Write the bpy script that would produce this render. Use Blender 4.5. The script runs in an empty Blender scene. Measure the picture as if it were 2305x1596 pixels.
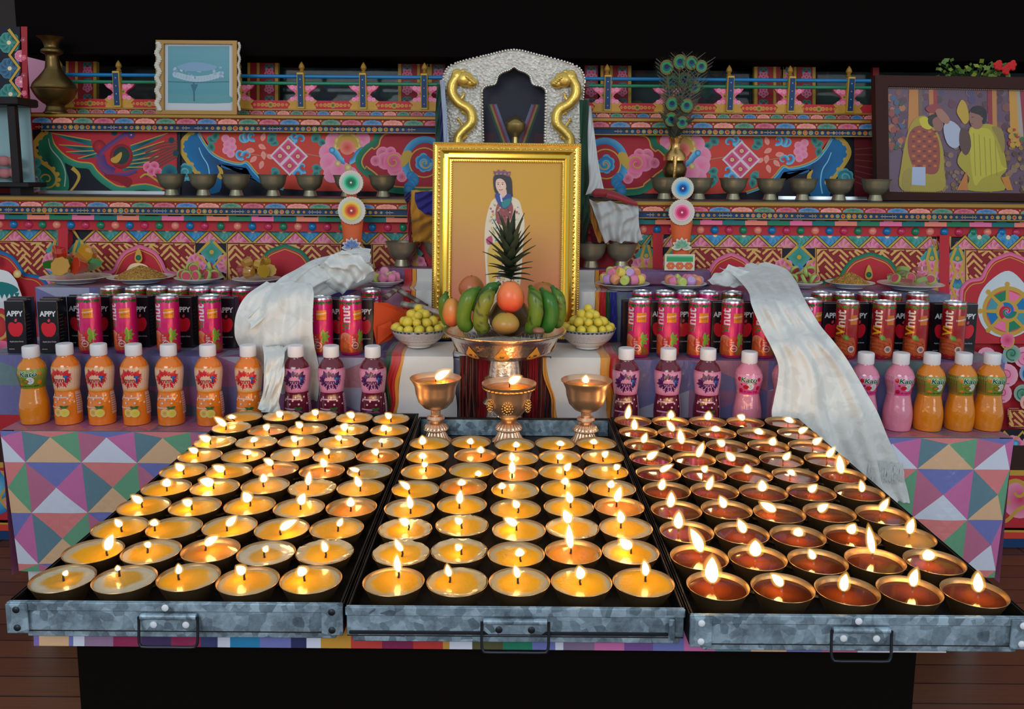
import bpy, math, random
from math import sin, cos, pi, radians, sqrt, atan2, tan
from mathutils import Vector, Matrix
from mathutils.geometry import tessellate_polygon
random.seed(7)
SC = bpy.context.scene
COL = SC.collection
# ------------------------------------------------------------------ camera, light, exposure
F = 1900.0; PITCH = radians(8); PPY = 395 + F * tan(PITCH); ROLL = .0078; ZC = 1.15
CAM = Vector((0, 0, ZC))
_R0 = Vector((1, 0, 0)); _U0 = Vector((0, sin(PITCH), cos(PITCH))); FW = Vector((0, cos(PITCH), -sin(PITCH)))
RT = cos(ROLL) * _R0 + sin(ROLL) * _U0; UP = -sin(ROLL) * _R0 + cos(ROLL) * _U0
cd = bpy.data.cameras.new('camera'); cam = bpy.data.objects.new('camera', cd); COL.objects.link(cam)
cd.sensor_fit = 'HORIZONTAL'; cd.sensor_width = 36; cd.lens = 36 * F / 2305
cd.shift_y = -(798 - PPY) / 2305; cd.clip_start = .02; cd.clip_end = 50
cam.matrix_world = Matrix(((RT.x, UP.x, -FW.x, 0), (RT.y, UP.y, -FW.y, 0), (RT.z, UP.z, -FW.z, ZC), (0, 0, 0, 1)))
SC.camera = cam
vs = SC.view_settings; vs.view_transform = 'Standard'; vs.look = 'None'; vs.gamma = 1; vs.use_curve_mapping = False
vs.exposure = 0.0
wd = bpy.data.worlds.new('daylight'); SC.world = wd; wd.use_nodes = True
wd.node_tree.nodes['Background'].inputs[0].default_value = (.80, .90, 1.0, 1)
wd.node_tree.nodes['Background'].inputs[1].default_value = .50
def area(name, loc, target, sx, sy, power, col):
    d = bpy.data.lights.new(name, 'AREA'); d.shape = 'RECTANGLE'; d.size = sx; d.size_y = sy; d.energy = power; d.color = col
    o = bpy.data.objects.new(name, d); COL.objects.link(o); o.location = loc
    o.rotation_euler = (Vector(target) - Vector(loc)).to_track_quat('-Z', 'Y').to_euler()
    return o
area('window_daylight', (-1.3, -2.6, 2.5), (0, 2.3, .8), 2.2, 1.5, 70, (.84, .93, 1.0))
area('right_daylight', (2.6, -1.8, 1.7), (.3, 2.3, .8), 1.3, 1.8, 30, (.84, .93, 1.0))  # weaker cool area lamp, behind and right of the camera
SC.cycles.max_bounces = 6; SC.cycles.diffuse_bounces = 3; SC.cycles.glossy_bounces = 3; SC.cycles.transmission_bounces = 4
SC.cycles.transparent_max_bounces = 28; SC.cycles.caustics_reflective = False; SC.cycles.caustics_refractive = False
SC.cycles.sample_clamp_indirect = 3.0

# ------------------------------------------------------------------ where a direction of view meets a plane of the room
def ray(u, v):
    return FW + RT * ((u - 1152.5) / F) + UP * ((PPY - v) / F)
def at_y(u, v, Y):
    r = ray(u, v); return CAM + r * (Y / r.y)
def at_z(u, v, Z):
    r = ray(u, v); return CAM + r * ((Z - ZC) / r.z)
def lin(c): return c / 12.92 if c <= .04045 else ((c + .055) / 1.055) ** 2.4
def S(r, g, b, k=1.0): return (min(1, lin(r / 255) * k), min(1, lin(g / 255) * k), min(1, lin(b / 255) * k))
def mix(a, b, t): return tuple(a[i] * (1 - t) + b[i] * t for i in range(3))

# ------------------------------------------------------------------ mesh builder
ORG = {}
class MB:
    def __init__(s): s.V = []; s.F = []; s.C = []; s.M = []; s.col = (1, 1, 1); s.mi = 0
    def v(s, p, c=None): s.V.append(tuple(p)); s.C.append(c or s.col); return len(s.V) - 1
    def f(s, *ix): s.F.append(ix); s.M.append(s.mi)
    def poly(s, pts, c=None): s.f(*[s.v(p, c) for p in pts])
    def box(s, x0, x1, y0, y1, z0, z1, c=None, bev=0.0):
        if bev:
            b = bev; rings = []
            for z, i in ((z0, b), (z0 + b, 0), (z1 - b, 0), (z1, b)):
                a0, a1, b0, b1 = x0 + i, x1 - i, y0 + i, y1 - i
                j = b if i == 0 else b * .5
                rings.append([s.v(p, c) for p in ((a0 + j, b0, z), (a1 - j, b0, z), (a1, b0 + j, z), (a1, b1 - j, z), (a1 - j, b1, z), (a0 + j, b1, z), (a0, b1 - j, z), (a0, b0 + j, z))])
            for q in range(3):
                for k in range(8): s.f(rings[q][k], rings[q][(k + 1) % 8], rings[q + 1][(k + 1) % 8], rings[q + 1][k])
            s.f(*rings[0][::-1]); s.f(*rings[3]); return
        i = [s.v(p, c) for p in ((x0, y0, z0), (x1, y0, z0), (x1, y1, z0), (x0, y1, z0), (x0, y0, z1), (x1, y0, z1), (x1, y1, z1), (x0, y1, z1))]
        for q in ((0, 3, 2, 1), (4, 5, 6, 7), (0, 1, 5, 4), (1, 2, 6, 5), (2, 3, 7, 6), (3, 0, 4, 7)): s.f(*[i[k] for k in q])
    def lathe(s, prof, n=32, o=(0, 0, 0), cols=None, rf=None, c=None):
        rings = []
        for k, (r, z) in enumerate(prof):
            cc = cols[k] if cols else c
            if r < 1e-6: rings.append([s.v((o[0], o[1], o[2] + z), cc)])
            else:
                R = []
                for j in range(n):
                    a = 2 * pi * j / n; q = rf(a, r, z) if rf else r
                    R.append(s.v((o[0] + q * cos(a), o[1] + q * sin(a), o[2] + z), cc))
                rings.append(R)
        for A, B in zip(rings, rings[1:]):
            if len(A) == 1 and len(B) == 1: continue
            for j in range(n):
                k = (j + 1) % n
                if len(A) == 1: s.f(A[0], B[k], B[j])
                elif len(B) == 1: s.f(A[j], A[k], B[0])
                else: s.f(A[j], A[k], B[k], B[j])
    def tube(s, path, r, n=10, c=None, flat=1.0, cols=None):
        P = [Vector(p) for p in path]; m = len(P); up = None; rings = []
        for k in range(m):
            t = (P[min(k + 1, m - 1)] - P[max(k - 1, 0)])
            t = t.normalized() if t.length > 1e-9 else Vector((0, 0, 1))
            if up is None: up = Vector((0, 0, 1)) if abs(t.z) < .9 else Vector((0, 1, 0))
            x = t.cross(up); x = x.normalized() if x.length > 1e-6 else Vector((1, 0, 0)); y = x.cross(t).normalized(); up = y
            rr = r[k] if isinstance(r, (list, tuple)) else r
            cc = cols[k] if cols else c
            rings.append([s.v(P[k] + (x * cos(2 * pi * j / n) + y * sin(2 * pi * j / n) * flat) * rr, cc) for j in range(n)])
        for A, B in zip(rings, rings[1:]):
            for j in range(n): s.f(A[j], A[(j + 1) % n], B[(j + 1) % n], B[j])
        s.f(*rings[0][::-1]); s.f(*rings[-1])
    def grid(s, fn, nu, nv, c=None, close=False):
        ix = []
        for i in range(nu + 1):
            row = []
            for j in range(nv + 1):
                q = fn(i / nu, j / nv)
                if len(q) == 2: row.append(s.v(q[0], q[1]))
                else: row.append(s.v(q, c))
            ix.append(row)
        for i in range(nu):
            for j in range(nv): s.f(ix[i][j], ix[i + 1][j], ix[i + 1][j + 1], ix[i][j + 1])
    def ball(s, o, rx, ry=None, rz=None, n=14, m=9, c=None, fc=None):
        ry = ry or rx; rz = rz or rx; rings = []
        for k in range(m + 1):
            t = pi * k / m
            pts = [(sin(t) * cos(2 * pi * j / n), sin(t) * sin(2 * pi * j / n), -cos(t)) for j in range(n if 0 < k < m else 1)]
            rings.append([s.v((o[0] + p[0] * rx, o[1] + p[1] * ry, o[2] + p[2] * rz), fc(p) if fc else c) for p in pts])
        for A, B in zip(rings, rings[1:]):
            for j in range(n):
                k = (j + 1) % n
                if len(A) == 1: s.f(A[0], B[k], B[j])
                elif len(B) == 1: s.f(A[j], A[k], B[0])
                else: s.f(A[j], A[k], B[k], B[j])
    def prism(s, pts, d, c=None):  # pts: list of 3D points, d: extrusion vector
        d = Vector(d); n = len(pts); a = [s.v(Vector(p), c) for p in pts]; b = [s.v(Vector(p) + d, c) for p in pts]
        for t in tessellate_polygon([[Vector(p) for p in pts]]):
            s.f(*[a[i] for i in t]); s.f(*[b[i] for i in reversed(t)])
        for i in range(n): s.f(a[i], a[(i + 1) % n], b[(i + 1) % n], b[i])
    def xf(s, M): s.V = [tuple(M @ Vector(p)) for p in s.V]; return s
    def add(s, o, M=None):
        k = len(s.V); s.V += [tuple(M @ Vector(p)) for p in o.V] if M else o.V; s.C += o.C
        s.F += [tuple(i + k for i in f) for f in o.F]; s.M += o.M; return s
    def build(s, name, mats, parent=None, smooth=40, **props):
        me = bpy.data.meshes.new(name)
        V = s.V
        if parent is not None:
            r = parent
            while r.parent: r = r.parent
            if r.name in ORG:
                I = ORG[r.name].inverted(); V = [tuple(I @ Vector(p)) for p in V]
        me.from_pydata(V, [], s.F); me.update()
        ca = me.color_attributes.new('Col', 'FLOAT_COLOR', 'POINT')
        buf = []
        for c in s.C: buf += [c[0], c[1], c[2], 1.0]
        ca.data.foreach_set('color', buf)
        for m in (mats if isinstance(mats, (list, tuple)) else [mats]): me.materials.append(m)
        me.polygons.foreach_set('material_index', s.M)
        if smooth:
            me.polygons.foreach_set('use_smooth', [True] * len(s.F)); me.set_sharp_from_angle(angle=radians(smooth))
        o = bpy.data.objects.new(name, me); COL.objects.link(o)
        if parent is not None: o.parent = parent
        for k, val in props.items(): o[k] = val
        return o
def tag(o, label, cat, group=None):
    o['label'] = label; o['category'] = cat
    if group: o['group'] = group
    return o
def thing(name, label, cat, loc=(0, 0, 0), group=None, rz=0.0, M=None):
    o = bpy.data.objects.new(name, None); COL.objects.link(o); o.empty_display_size = .02
    if M is None: M = Matrix.Translation(Vector(loc)) @ Matrix.Rotation(rz, 4, 'Z')
    o.matrix_world = M; ORG[o.name] = M.copy()
    return tag(o, label, cat, group)
KIDS = {}
def kids(o):
    return [c for c in bpy.data.objects if c.parent == o]
def dup(root, loc, rz=0.0, label=None, group=None, M=None, tree=None):
    tree = tree or KIDS[root.name]
    r = root.copy(); COL.objects.link(r)
    r.matrix_world = M if M is not None else Matrix.Translation(Vector(loc)) @ Matrix.Rotation(rz, 4, 'Z')
    if label: r['label'] = label
    if group: r['group'] = group
    for c, subs in tree:
        d = c.copy(); COL.objects.link(d); d.parent = r
        for g in subs:
            e = g.copy(); COL.objects.link(e); e.parent = d
    return r
def proto(root):
    KIDS[root.name] = [(c, kids(c)) for c in kids(root)]; return root
def move(o, loc, rz=0.0, M=None):
    o.matrix_world = M if M is not None else Matrix.Translation(Vector(loc)) @ Matrix.Rotation(rz, 4, 'Z')
class Placer:  # first use moves the prototype itself, then copies
    def __init__(s, root): s.r = proto(root); s.used = False
    def __call__(s, loc, rz=0.0, label=None, group=None, M=None):
        if s.used: return dup(s.r, loc, rz, label, group, M)
        s.used = True; move(s.r, loc, rz, M)
        if label: s.r['label'] = label
        if group: s.r['group'] = group
        return s.r

# ------------------------------------------------------------------ materials
MAT = {}
def mat(name, col=(.8, .8, .8), rough=.5, metal=0.0, spec=.5, attr=False, **kw):
    if name in MAT: return MAT[name]
    m = bpy.data.materials.new(name); m.use_nodes = True; nt = m.node_tree; b = nt.nodes['Principled BSDF']
    b.inputs['Base Color'].default_value = (*col, 1); b.inputs['Roughness'].default_value = rough; b.inputs['Metallic'].default_value = metal
    b.inputs['Specular IOR Level'].default_value = spec
    for k, val in kw.items():
        k = k.replace('_', ' ')
        if k in b.inputs: b.inputs[k].default_value = val
    if attr:
        a = nt.nodes.new('ShaderNodeAttribute'); a.attribute_name = 'Col'; nt.links.new(a.outputs['Color'], b.inputs['Base Color'])
    MAT[name] = m; return m
def bump(m, scale=60, strength=.3, detail=4, dist=.002, kind='NOISE', obj=True):
    nt = m.node_tree; b = nt.nodes['Principled BSDF']
    t = nt.nodes.new('ShaderNodeTexNoise' if kind == 'NOISE' else 'ShaderNodeTexVoronoi'); t.inputs['Scale'].default_value = scale
    if kind == 'NOISE': t.inputs['Detail'].default_value = detail
    bp = nt.nodes.new('ShaderNodeBump'); bp.inputs['Strength'].default_value = strength; bp.inputs['Distance'].default_value = dist
    tc = nt.nodes.new('ShaderNodeTexCoord'); nt.links.new(tc.outputs['Object'], t.inputs['Vector'])
    nt.links.new(t.outputs[0], bp.inputs['Height']); nt.links.new(bp.outputs[0], b.inputs['Normal'])
    return m
def mottle(m, c1, c2, scale=30, lo=.35, hi=.65, detail=5, kind='NOISE', rough=None):
    nt = m.node_tree; b = nt.nodes['Principled BSDF']
    t = nt.nodes.new('ShaderNodeTexNoise' if kind == 'NOISE' else 'ShaderNodeTexVoronoi'); t.inputs['Scale'].default_value = scale
    if kind == 'NOISE': t.inputs['Detail'].default_value = detail
    r = nt.nodes.new('ShaderNodeValToRGB'); r.color_ramp.elements[0].position = lo; r.color_ramp.elements[1].position = hi
    r.color_ramp.elements[0].color = (*c1, 1); r.color_ramp.elements[1].color = (*c2, 1)
    tc = nt.nodes.new('ShaderNodeTexCoord'); nt.links.new(tc.outputs['Object'], t.inputs['Vector'])
    nt.links.new(t.outputs[0] if kind == 'NOISE' else t.outputs['Color'], r.inputs[0]); nt.links.new(r.outputs[0], b.inputs['Base Color'])
    return m
PAINT = mat('painted_wood', attr=True, rough=.55, spec=.35)
PRINT = mat('print', attr=True, rough=.4)
GOLD = mat('gold_leaf', (.88, .55, .11), .28, 1.0); bump(GOLD, 180, .15)
GOLDP = bump(mat('gold_paint', S(184, 138, 52, .85), .5, .15), 90, .15)

# ------------------------------------------------------------------ painter: flat painted shapes on a surface, each coat a hair above the last
def cat(pts, closed=False, n=5):
    P = [Vector((p[0], p[1])) for p in pts]; m = len(P); out = []
    rng = range(m if closed else m - 1)
    for i in rng:
        p0 = P[(i - 1) % m] if closed or i > 0 else P[i]; p1 = P[i]; p2 = P[(i + 1) % m]; p3 = P[(i + 2) % m] if closed or i + 2 < m else p2
        for k in range(n):
            t = k / n
            out.append(.5 * ((2 * p1) + (p2 - p0) * t + (2 * p0 - 5 * p1 + 4 * p2 - p3) * t * t + (3 * p1 - p0 - 3 * p2 + p3) * t ** 3))
    if not closed: out.append(P[-1])
    return [(p.x, p.y) for p in out]
class Painter(MB):
    def __init__(s, m, coat=.00005, w0=0.0): super().__init__(); s.m = m; s.coat = coat; s.w = w0; s.T = None; s.eps = 7e-6; s.sub = 0
    def up(s, k=1): s.w += s.coat * k; return s
    def q(s, p):
        if s.T: p = s.T(p[0], p[1])
        return s.m(p[0], p[1], s.w)
    def fill(s, pts, c, c2=None):
        s.w += s.eps
        if c2 is not None and s.sub:
            cx = sum(p[0] for p in pts) / len(pts); cy = sum(p[1] for p in pts) / len(pts); L = [s.v(s.q((cx, cy)), c2)]; n = len(pts)
            rg = [[s.v(s.q((cx + (p[0] - cx) * f, cy + (p[1] - cy) * f)), mix(c2, c, f)) for p in pts] for f in (.33, .67, 1)]
            for i in range(n): s.f(L[0], rg[0][i], rg[0][(i + 1) % n])
            for a, b2 in zip(rg, rg[1:]):
                for i in range(n): s.f(a[i], a[(i + 1) % n], b2[(i + 1) % n], b2[i])
            return s
        if c2 is not None:
            cx = sum(p[0] for p in pts) / len(pts); cy = sum(p[1] for p in pts) / len(pts)
            k = s.v(s.q((cx, cy)), c2); o = [s.v(s.q(p), c) for p in pts]
            for i in range(len(o)): s.f(k, o[i], o[(i + 1) % len(o)])
            return s
        if s.sub:
            for t in tessellate_polygon([[Vector((p[0], p[1], 0)) for p in pts]]): s.tri([pts[i] for i in t], c)
            return s
        o = [s.v(s.q(p), c) for p in pts]
        for t in tessellate_polygon([[Vector((p[0], p[1], 0)) for p in pts]]): s.f(*[o[i] for i in t])
        return s
    def tri(s, t, c, d=0):
        e = [sqrt((t[i][0] - t[(i + 1) % 3][0]) ** 2 + (t[i][1] - t[(i + 1) % 3][1]) ** 2) for i in range(3)]; k = e.index(max(e))
        if e[k] > s.sub and d < 9:
            a, b2, o = t[k], t[(k + 1) % 3], t[(k + 2) % 3]; m_ = ((a[0] + b2[0]) / 2, (a[1] + b2[1]) / 2); s.tri((a, m_, o), c, d + 1); s.tri((m_, b2, o), c, d + 1)
        else: s.f(*[s.v(s.q(p), c) for p in t])
    def rect(s, u0, v0, u1, v1, c): return s.fill([(u0, v0), (u1, v0), (u1, v1), (u0, v1)], c)
    def rectn(s, u0, v0, u1, v1, c, n=12, c1=None):
        c1 = c1 or c
        for k in range(n):
            a = u0 + (u1 - u0) * k / n; b = u0 + (u1 - u0) * (k + 1) / n
            i = [s.v(s.q((a, v0)), c), s.v(s.q((b, v0)), c), s.v(s.q((b, v1)), c1), s.v(s.q((a, v1)), c1)]; s.f(*i)
        return s
    def circ(s, u, v, r, c, c2=None, n=18, ry=None, a0=0):
        ry = ry or r
        return s.fill([(u + r * cos(2 * pi * k / n + a0), v + ry * sin(2 * pi * k / n + a0)) for k in range(n)], c, c2)
    def stroke(s, pts, w, c, closed=False, c2=None):
        s.w += s.eps
        P = [Vector((p[0], p[1])) for p in pts]; m = len(P); A = []; B = []
        for i in range(m):
            a = P[(i - 1) % m] if closed or i else P[i]; b = P[(i + 1) % m] if closed or i < m - 1 else P[i]
            d = b - a; d = d.normalized() if d.length > 1e-9 else Vector((1, 0)); nn = Vector((-d.y, d.x))
            ww = (w[0] + (w[1] - w[0]) * i / (m - 1)) if isinstance(w, tuple) else w
            A.append(s.v(s.q(P[i] + nn * ww / 2), c)); B.append(s.v(s.q(P[i] - nn * ww / 2), c2 or c))
        for i in range(m if closed else m - 1): j = (i + 1) % m; s.f(A[i], A[j], B[j], B[i])
        return s
    def spiral(s, u, v, r0, r1, a0, turns, w, c, c2=None, n=26):
        return s.stroke([(u + (r0 + (r1 - r0) * k / n) * cos(a0 + turns * 2 * pi * k / n), v + (r0 + (r1 - r0) * k / n) * sin(a0 + turns * 2 * pi * k / n)) for k in range(n + 1)], w, c, c2=c2)
    def flower(s, u, v, r, n, c, c2, ctr=None, a0=0.0, rc=.28, half=None):
        for k in range(n):
            a = a0 + 2 * pi * k / n
            if half and not half(a): continue
            s.circ(u + cos(a) * r * .58, v + sin(a) * r * .58, r * .46, c, c2, 12)
        if ctr: s.up(); s.circ(u, v, r * rc, ctr, None, 10)
        return s
    def leaf(s, u, v, a, L, wd, c, c2):
        e = [(0, 0), (.25, .55), (.55, .6), (.8, .35), (1, 0), (.8, -.35), (.55, -.6), (.25, -.55)]
        return s.fill(cat([(u + L * x * cos(a) - wd * y * sin(a), v + L * x * sin(a) + wd * y * cos(a)) for x, y in e], True, 2), c, c2)
_TXT = {}
def text2d(txt, bold=0.0, shear=0.0):
    key = (txt, bold, shear)
    if key not in _TXT:
        cu = bpy.data.curves.new('t', 'FONT'); cu.body = txt; cu.offset = bold; cu.shear = shear; cu.resolution_u = 3; cu.align_x = 'CENTER'; cu.align_y = 'CENTER'
        ob = bpy.data.objects.new('t', cu); COL.objects.link(ob); bpy.context.view_layer.update()
        me = ob.to_mesh(); _TXT[key] = ([tuple(v.co) for v in me.vertices], [tuple(p.vertices) for p in me.polygons])
        ob.to_mesh_clear(); bpy.data.objects.remove(ob); bpy.data.curves.remove(cu)
    return _TXT[key]
def write(p, txt, u, v, size, c, ang=0.0, bold=.0, sx=1.0, shear=0.0, flip=-1):
    V, Fc = text2d(txt, bold, shear); k = len(p.V)
    if p.sub:
        Q = [(u + x * size * sx * cos(ang) - y * size * flip * sin(ang), v + x * size * sx * sin(ang) + y * size * flip * cos(ang)) for x, y, z in V]
        for f in Fc:
            for i in range(1, len(f) - 1): p.tri((Q[f[0]], Q[f[i]], Q[f[i + 1]]), c)
        return
    for x, y, z in V:
        x *= size * sx; y *= size * flip
        p.v(p.q((u + x * cos(ang) - y * sin(ang), v + x * sin(ang) + y * cos(ang))), c)
    for f in Fc: p.f(*[i + k for i in f])
# ------------------------------------------------------------------ the setting
def struct(o): o['kind'] = 'structure'; return o
def unroll(u, v): return (u, v + (1152.5 - u) * ROLL)
def onplane(Y):   # picture of a level plane standing at distance Y, in level (unrolled) coordinates
    def m(u, v, w): p = at_y(u, v + (u - 1152.5) * ROLL, Y); return Vector((p.x, p.y - w, p.z))
    return m
def zat(v, Y): return at_y(1152.5, v, Y).z
def xat(u, v, Y): return at_y(u, v, Y).x
m = mat('floor_boards', rough=.45)
nt = m.node_tree; b = nt.nodes['Principled BSDF']; tc = nt.nodes.new('ShaderNodeTexCoord'); br = nt.nodes.new('ShaderNodeTexBrick')
br.inputs['Scale'].default_value = 1; br.inputs['Brick Width'].default_value = 1.6; br.inputs['Row Height'].default_value = .075; br.inputs['Mortar Size'].default_value = .0022
br.inputs['Color1'].default_value = (*S(120, 74, 46, 1.2), 1); br.inputs['Color2'].default_value = (*S(92, 54, 34, 1.2), 1); br.inputs['Mortar'].default_value = (*S(30, 18, 12), 1)
nz = nt.nodes.new('ShaderNodeTexNoise'); mp = nt.nodes.new('ShaderNodeMapping'); mp.inputs['Scale'].default_value = (2, 60, 2); nz.inputs['Scale'].default_value = 3; nz.inputs['Detail'].default_value = 6
mx = nt.nodes.new('ShaderNodeMix'); mx.data_type = 'RGBA'; mx.blend_type = 'MULTIPLY'; mx.inputs['Factor'].default_value = .55
nt.links.new(tc.outputs['Object'], br.inputs['Vector']); nt.links.new(tc.outputs['Object'], mp.inputs['Vector']); nt.links.new(mp.outputs[0], nz.inputs['Vector'])
nt.links.new(br.outputs['Color'], mx.inputs['A']); nt.links.new(nz.outputs[0], mx.inputs['B']); nt.links.new(mx.outputs['Result'], b.inputs['Base Color'])
g = MB(); g.poly([(-4, -3.5, 0), (4, -3.5, 0), (4, 3.6, 0), (-4, 3.6, 0)]); struct(g.build('floor', m))
g = MB(); g.box(-4, 4, 3.2, 3.3, 0, 3.2); struct(g.build('wall_back', mat('dark_plaster', S(52, 44, 40), .8)))
g = MB(); p0 = at_y(40, 140, 3.1); p1 = at_y(130, 290, 3.1); g.box(p0.x - .1, p1.x + .05, 3.1, 3.16, p1.z, p0.z + .06)
struct(g.build('wall_left', mat('pink_plaster', S(228, 160, 186), .7)))
# ------------------------------------------------------------------ the painted altar
PINK, ROSE, PEACH = S(226, 110, 150, 1.3), S(190, 50, 88, 1.3), S(226, 130, 110, 1.3)
RED, DRED, ORED = S(176, 38, 48, 1.35), S(140, 26, 36, 1.3), S(196, 62, 46, 1.3)
TEAL, GREEN, DGREEN = S(20, 110, 110, 1.3), S(32, 120, 86, 1.3), S(14, 70, 56, 1.2)
BLUE, LBLUE, NAVY, DBLUE = S(20, 110, 165, 1.3), S(120, 190, 215, 1.3), S(22, 24, 38, 1.1), S(20, 56, 96, 1.3)
YEL, CREAM = S(206, 164, 66, 1.05), S(236, 205, 160, 1.2)
WHITE = S(226, 226, 226, 1.1)
altar = thing('altar', 'tall painted wooden altar with red, blue and gold carved tiers along the back', 'altar', (0, 2.6, 0))
X0, X1 = -1.95, 1.95
CY = [ROSE, BLUE, PEACH, GREEN]
YP = 2.56      # lower panel front
g = MB(); g.box(X0, X1, YP, 3.1, 0, zat(457, YP)); g.build('lower_body', mat('altar_red', RED, .55), altar)
def band(v0, v1, Y, c, name=None, depth=.06): pass
# lower cornice: shelf board, gold edge, lotus petals, jewel band, cheques
zA, zB = zat(451, 2.47), zat(461, 2.47)
g = MB(); g.box(X0, X1, 2.47, 2.76, zB, zA, None, .003); g.build('shelf_edge', GOLDP, altar)
SHELF1 = zA
g = MB(); g.box(X0, X1, 2.476, 2.76, SHELF1, SHELF1 + .003); g.build('shelf_top', mat('dark_board', S(48, 38, 34), .4), altar)
SHELF1 += .003
def lotus(name, v0, v1, Y, n0, step, par, cs=CY, bg=DRED):
    p = Painter(onplane(Y)); g2 = MB(); g2.box(xat(n0 - step / 2, v0, Y) if n0 > 0 else X0, X1, Y, Y + .2, zat(v1, Y), zat(v0, Y), bg); p.add(g2); p.up(2)
    u = n0; k = 0
    while u < 2330:
        c = cs[k % len(cs)]; h = v1 - v0
        pts = [(u - step * .47, v1 - .5)] + [(u + step * .47 * cos(pi - pi * t / 14), v1 - .5 - h * .86 * sin(pi * t / 14) ** .75 * (1 + .05 * cos(t * pi))) for t in range(15)]
        p.fill(pts, mix(c, WHITE, .22), mix(c, NAVY, .25))
        p.up(); 
        for q in (-.25, 0, .25): p.stroke([(u + q * step * .6, v1 - 1), (u + q * step, v1 - h * .45)], .8, mix(c, NAVY, .5))
        p.w -= p.coat; p.circ(u + step / 2, v0 + h * .3, h * .18, YEL, None, 7)
        u += step; k += 1
    return p.build(name, PAINT, par, smooth=0)
lotus('lotus_moulding', 461.5, 473, 2.474, -30, 50, altar)
def jewels(name, v0, v1, Y, us, par, big=True, line=True):
    ul = 92 if Y > 2.6 else -60
    p = Painter(onplane(Y)); g2 = MB(); g2.box(xat(ul, v0, Y), X1, Y, Y + .2, zat(v1, Y), zat(v0, Y), DBLUE); p.add(g2); p.up(2)
    if line: p.rectn(ul, v0, 2345, v0 + 1.6, YEL, 4); p.rectn(ul, v1 - 1.6, 2345, v1, YEL, 4)
    vm = (v0 + v1) / 2; h = (v1 - v0)
    for k, u in enumerate(us):
        for q in range(-5, 6):
            r = h * (.30 - .028 * abs(q)); du = q * h * .78
            p.circ(u + du, vm, r * 1.15, YEL, None, 12)
            p.up(); p.circ(u + du, vm, r * .72, [ORED, TEAL, RED, GREEN][(q + k) % 4], [PEACH, LBLUE, ORED, CREAM][(q + k) % 4], 10); p.w -= p.coat
        for s2 in (-1, 1):
            p.stroke([(u + s2 * h * 4.5, vm), (u + s2 * h * 5.6, vm)], 1, CREAM)
            for q in (4.7, 5.1): p.circ(u + s2 * h * q, vm - 3, .8, CREAM, None, 6); p.circ(u + s2 * h * q, vm + 3, .8, CREAM, None, 6)
    return p.build(name, PAINT, par, smooth=0)
jewels('jewel_band', 473, 489, 2.49, [100, 272, 448, 622, 796, 1545, 1720, 1910, 2090, 2270, -60], altar)
p = Painter(onplane(2.51)); g2 = MB(); g2.box(X0, X1, 2.51, 2.6, zat(502.5, 2.51), zat(488, 2.51), DBLUE); p.add(g2); p.up(2)
u = -40; k = 0
while u < 2340: p.rect(u, 491, u + 50, 502.5, [PINK, TEAL, PEACH, GREEN][k % 4]); u += 50.5; k += 1
for k in range(48): p.rect(-30 + 51 * k, 489, 0 + 51 * k, 492.5, NAVY)
p.build('cheque_band', PAINT, altar, smooth=0)
g = MB(); g.box(X0, X1, 2.535, 2.6, zat(525, 2.535), zat(502, 2.535), RED); g.build('stud_rail', PAINT, altar, smooth=0)
studm = mat('glossy_stud', attr=True, rough=.22)
us = [-2, 31, 65, 96, 128, 160, 193, 227, 260, 292, 326, 359, 395, 428, 461, 497, 535, 568, 604, 638, 671, 703, 737, 770, 804, 838, 873, 907] + [1447 + 32.3 * k for k in range(29)]
pro = None
for k, u in enumerate(us):
    c = [PEACH, BLUE, ROSE, GREEN][k % 4]
    q = at_y(u, 514 + (u - 1152.5) * ROLL, 2.535)
    g = MB(); g.ball(q, .0125, .009, .0125, 14, 8, c); g.build('stud', studm, altar)
# ---- lower panel: zigzag lattice, framed fret panels with arches
p = Painter(onplane(YP)); p.w = .0005
p.rectn(-60, 520, 2365, 1050, RED, 4); p.up()
def zig(ua, ub, ph):
    p.rect(ua, 525, ub, 556, NAVY); p.up()
    u = ph; k = 0
    while u < ub + 64:
        if ua + 8 < u < ub - 8: p.flower(u, 554, 26, 9, mix(PINK, WHITE, .25), ROSE if k % 2 else S(196, 84, 84, 1.2), YEL, pi, .2, lambda a: sin(a) < .2)
        w_ = u + 32
        if ua + 8 < w_ < ub - 8: p.flower(w_, 524, 25, 9, mix([GREEN, BLUE][k % 2], LBLUE, .4), [GREEN, BLUE][k % 2], CREAM, pi, .2, lambda a: sin(a) > -.2)
        u += 64; k += 1
    p.up(3)
    pts = []; u = ph - 64
    while u < ub + 70: pts += [(u, 523), (u + 32, 553)]; u += 64
    pts = [(max(ua, min(ub, a)), c) for a, c in pts]
    p.stroke(pts, 9.5, NAVY); p.up(); p.stroke(pts, 6, YEL); p.up()
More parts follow.
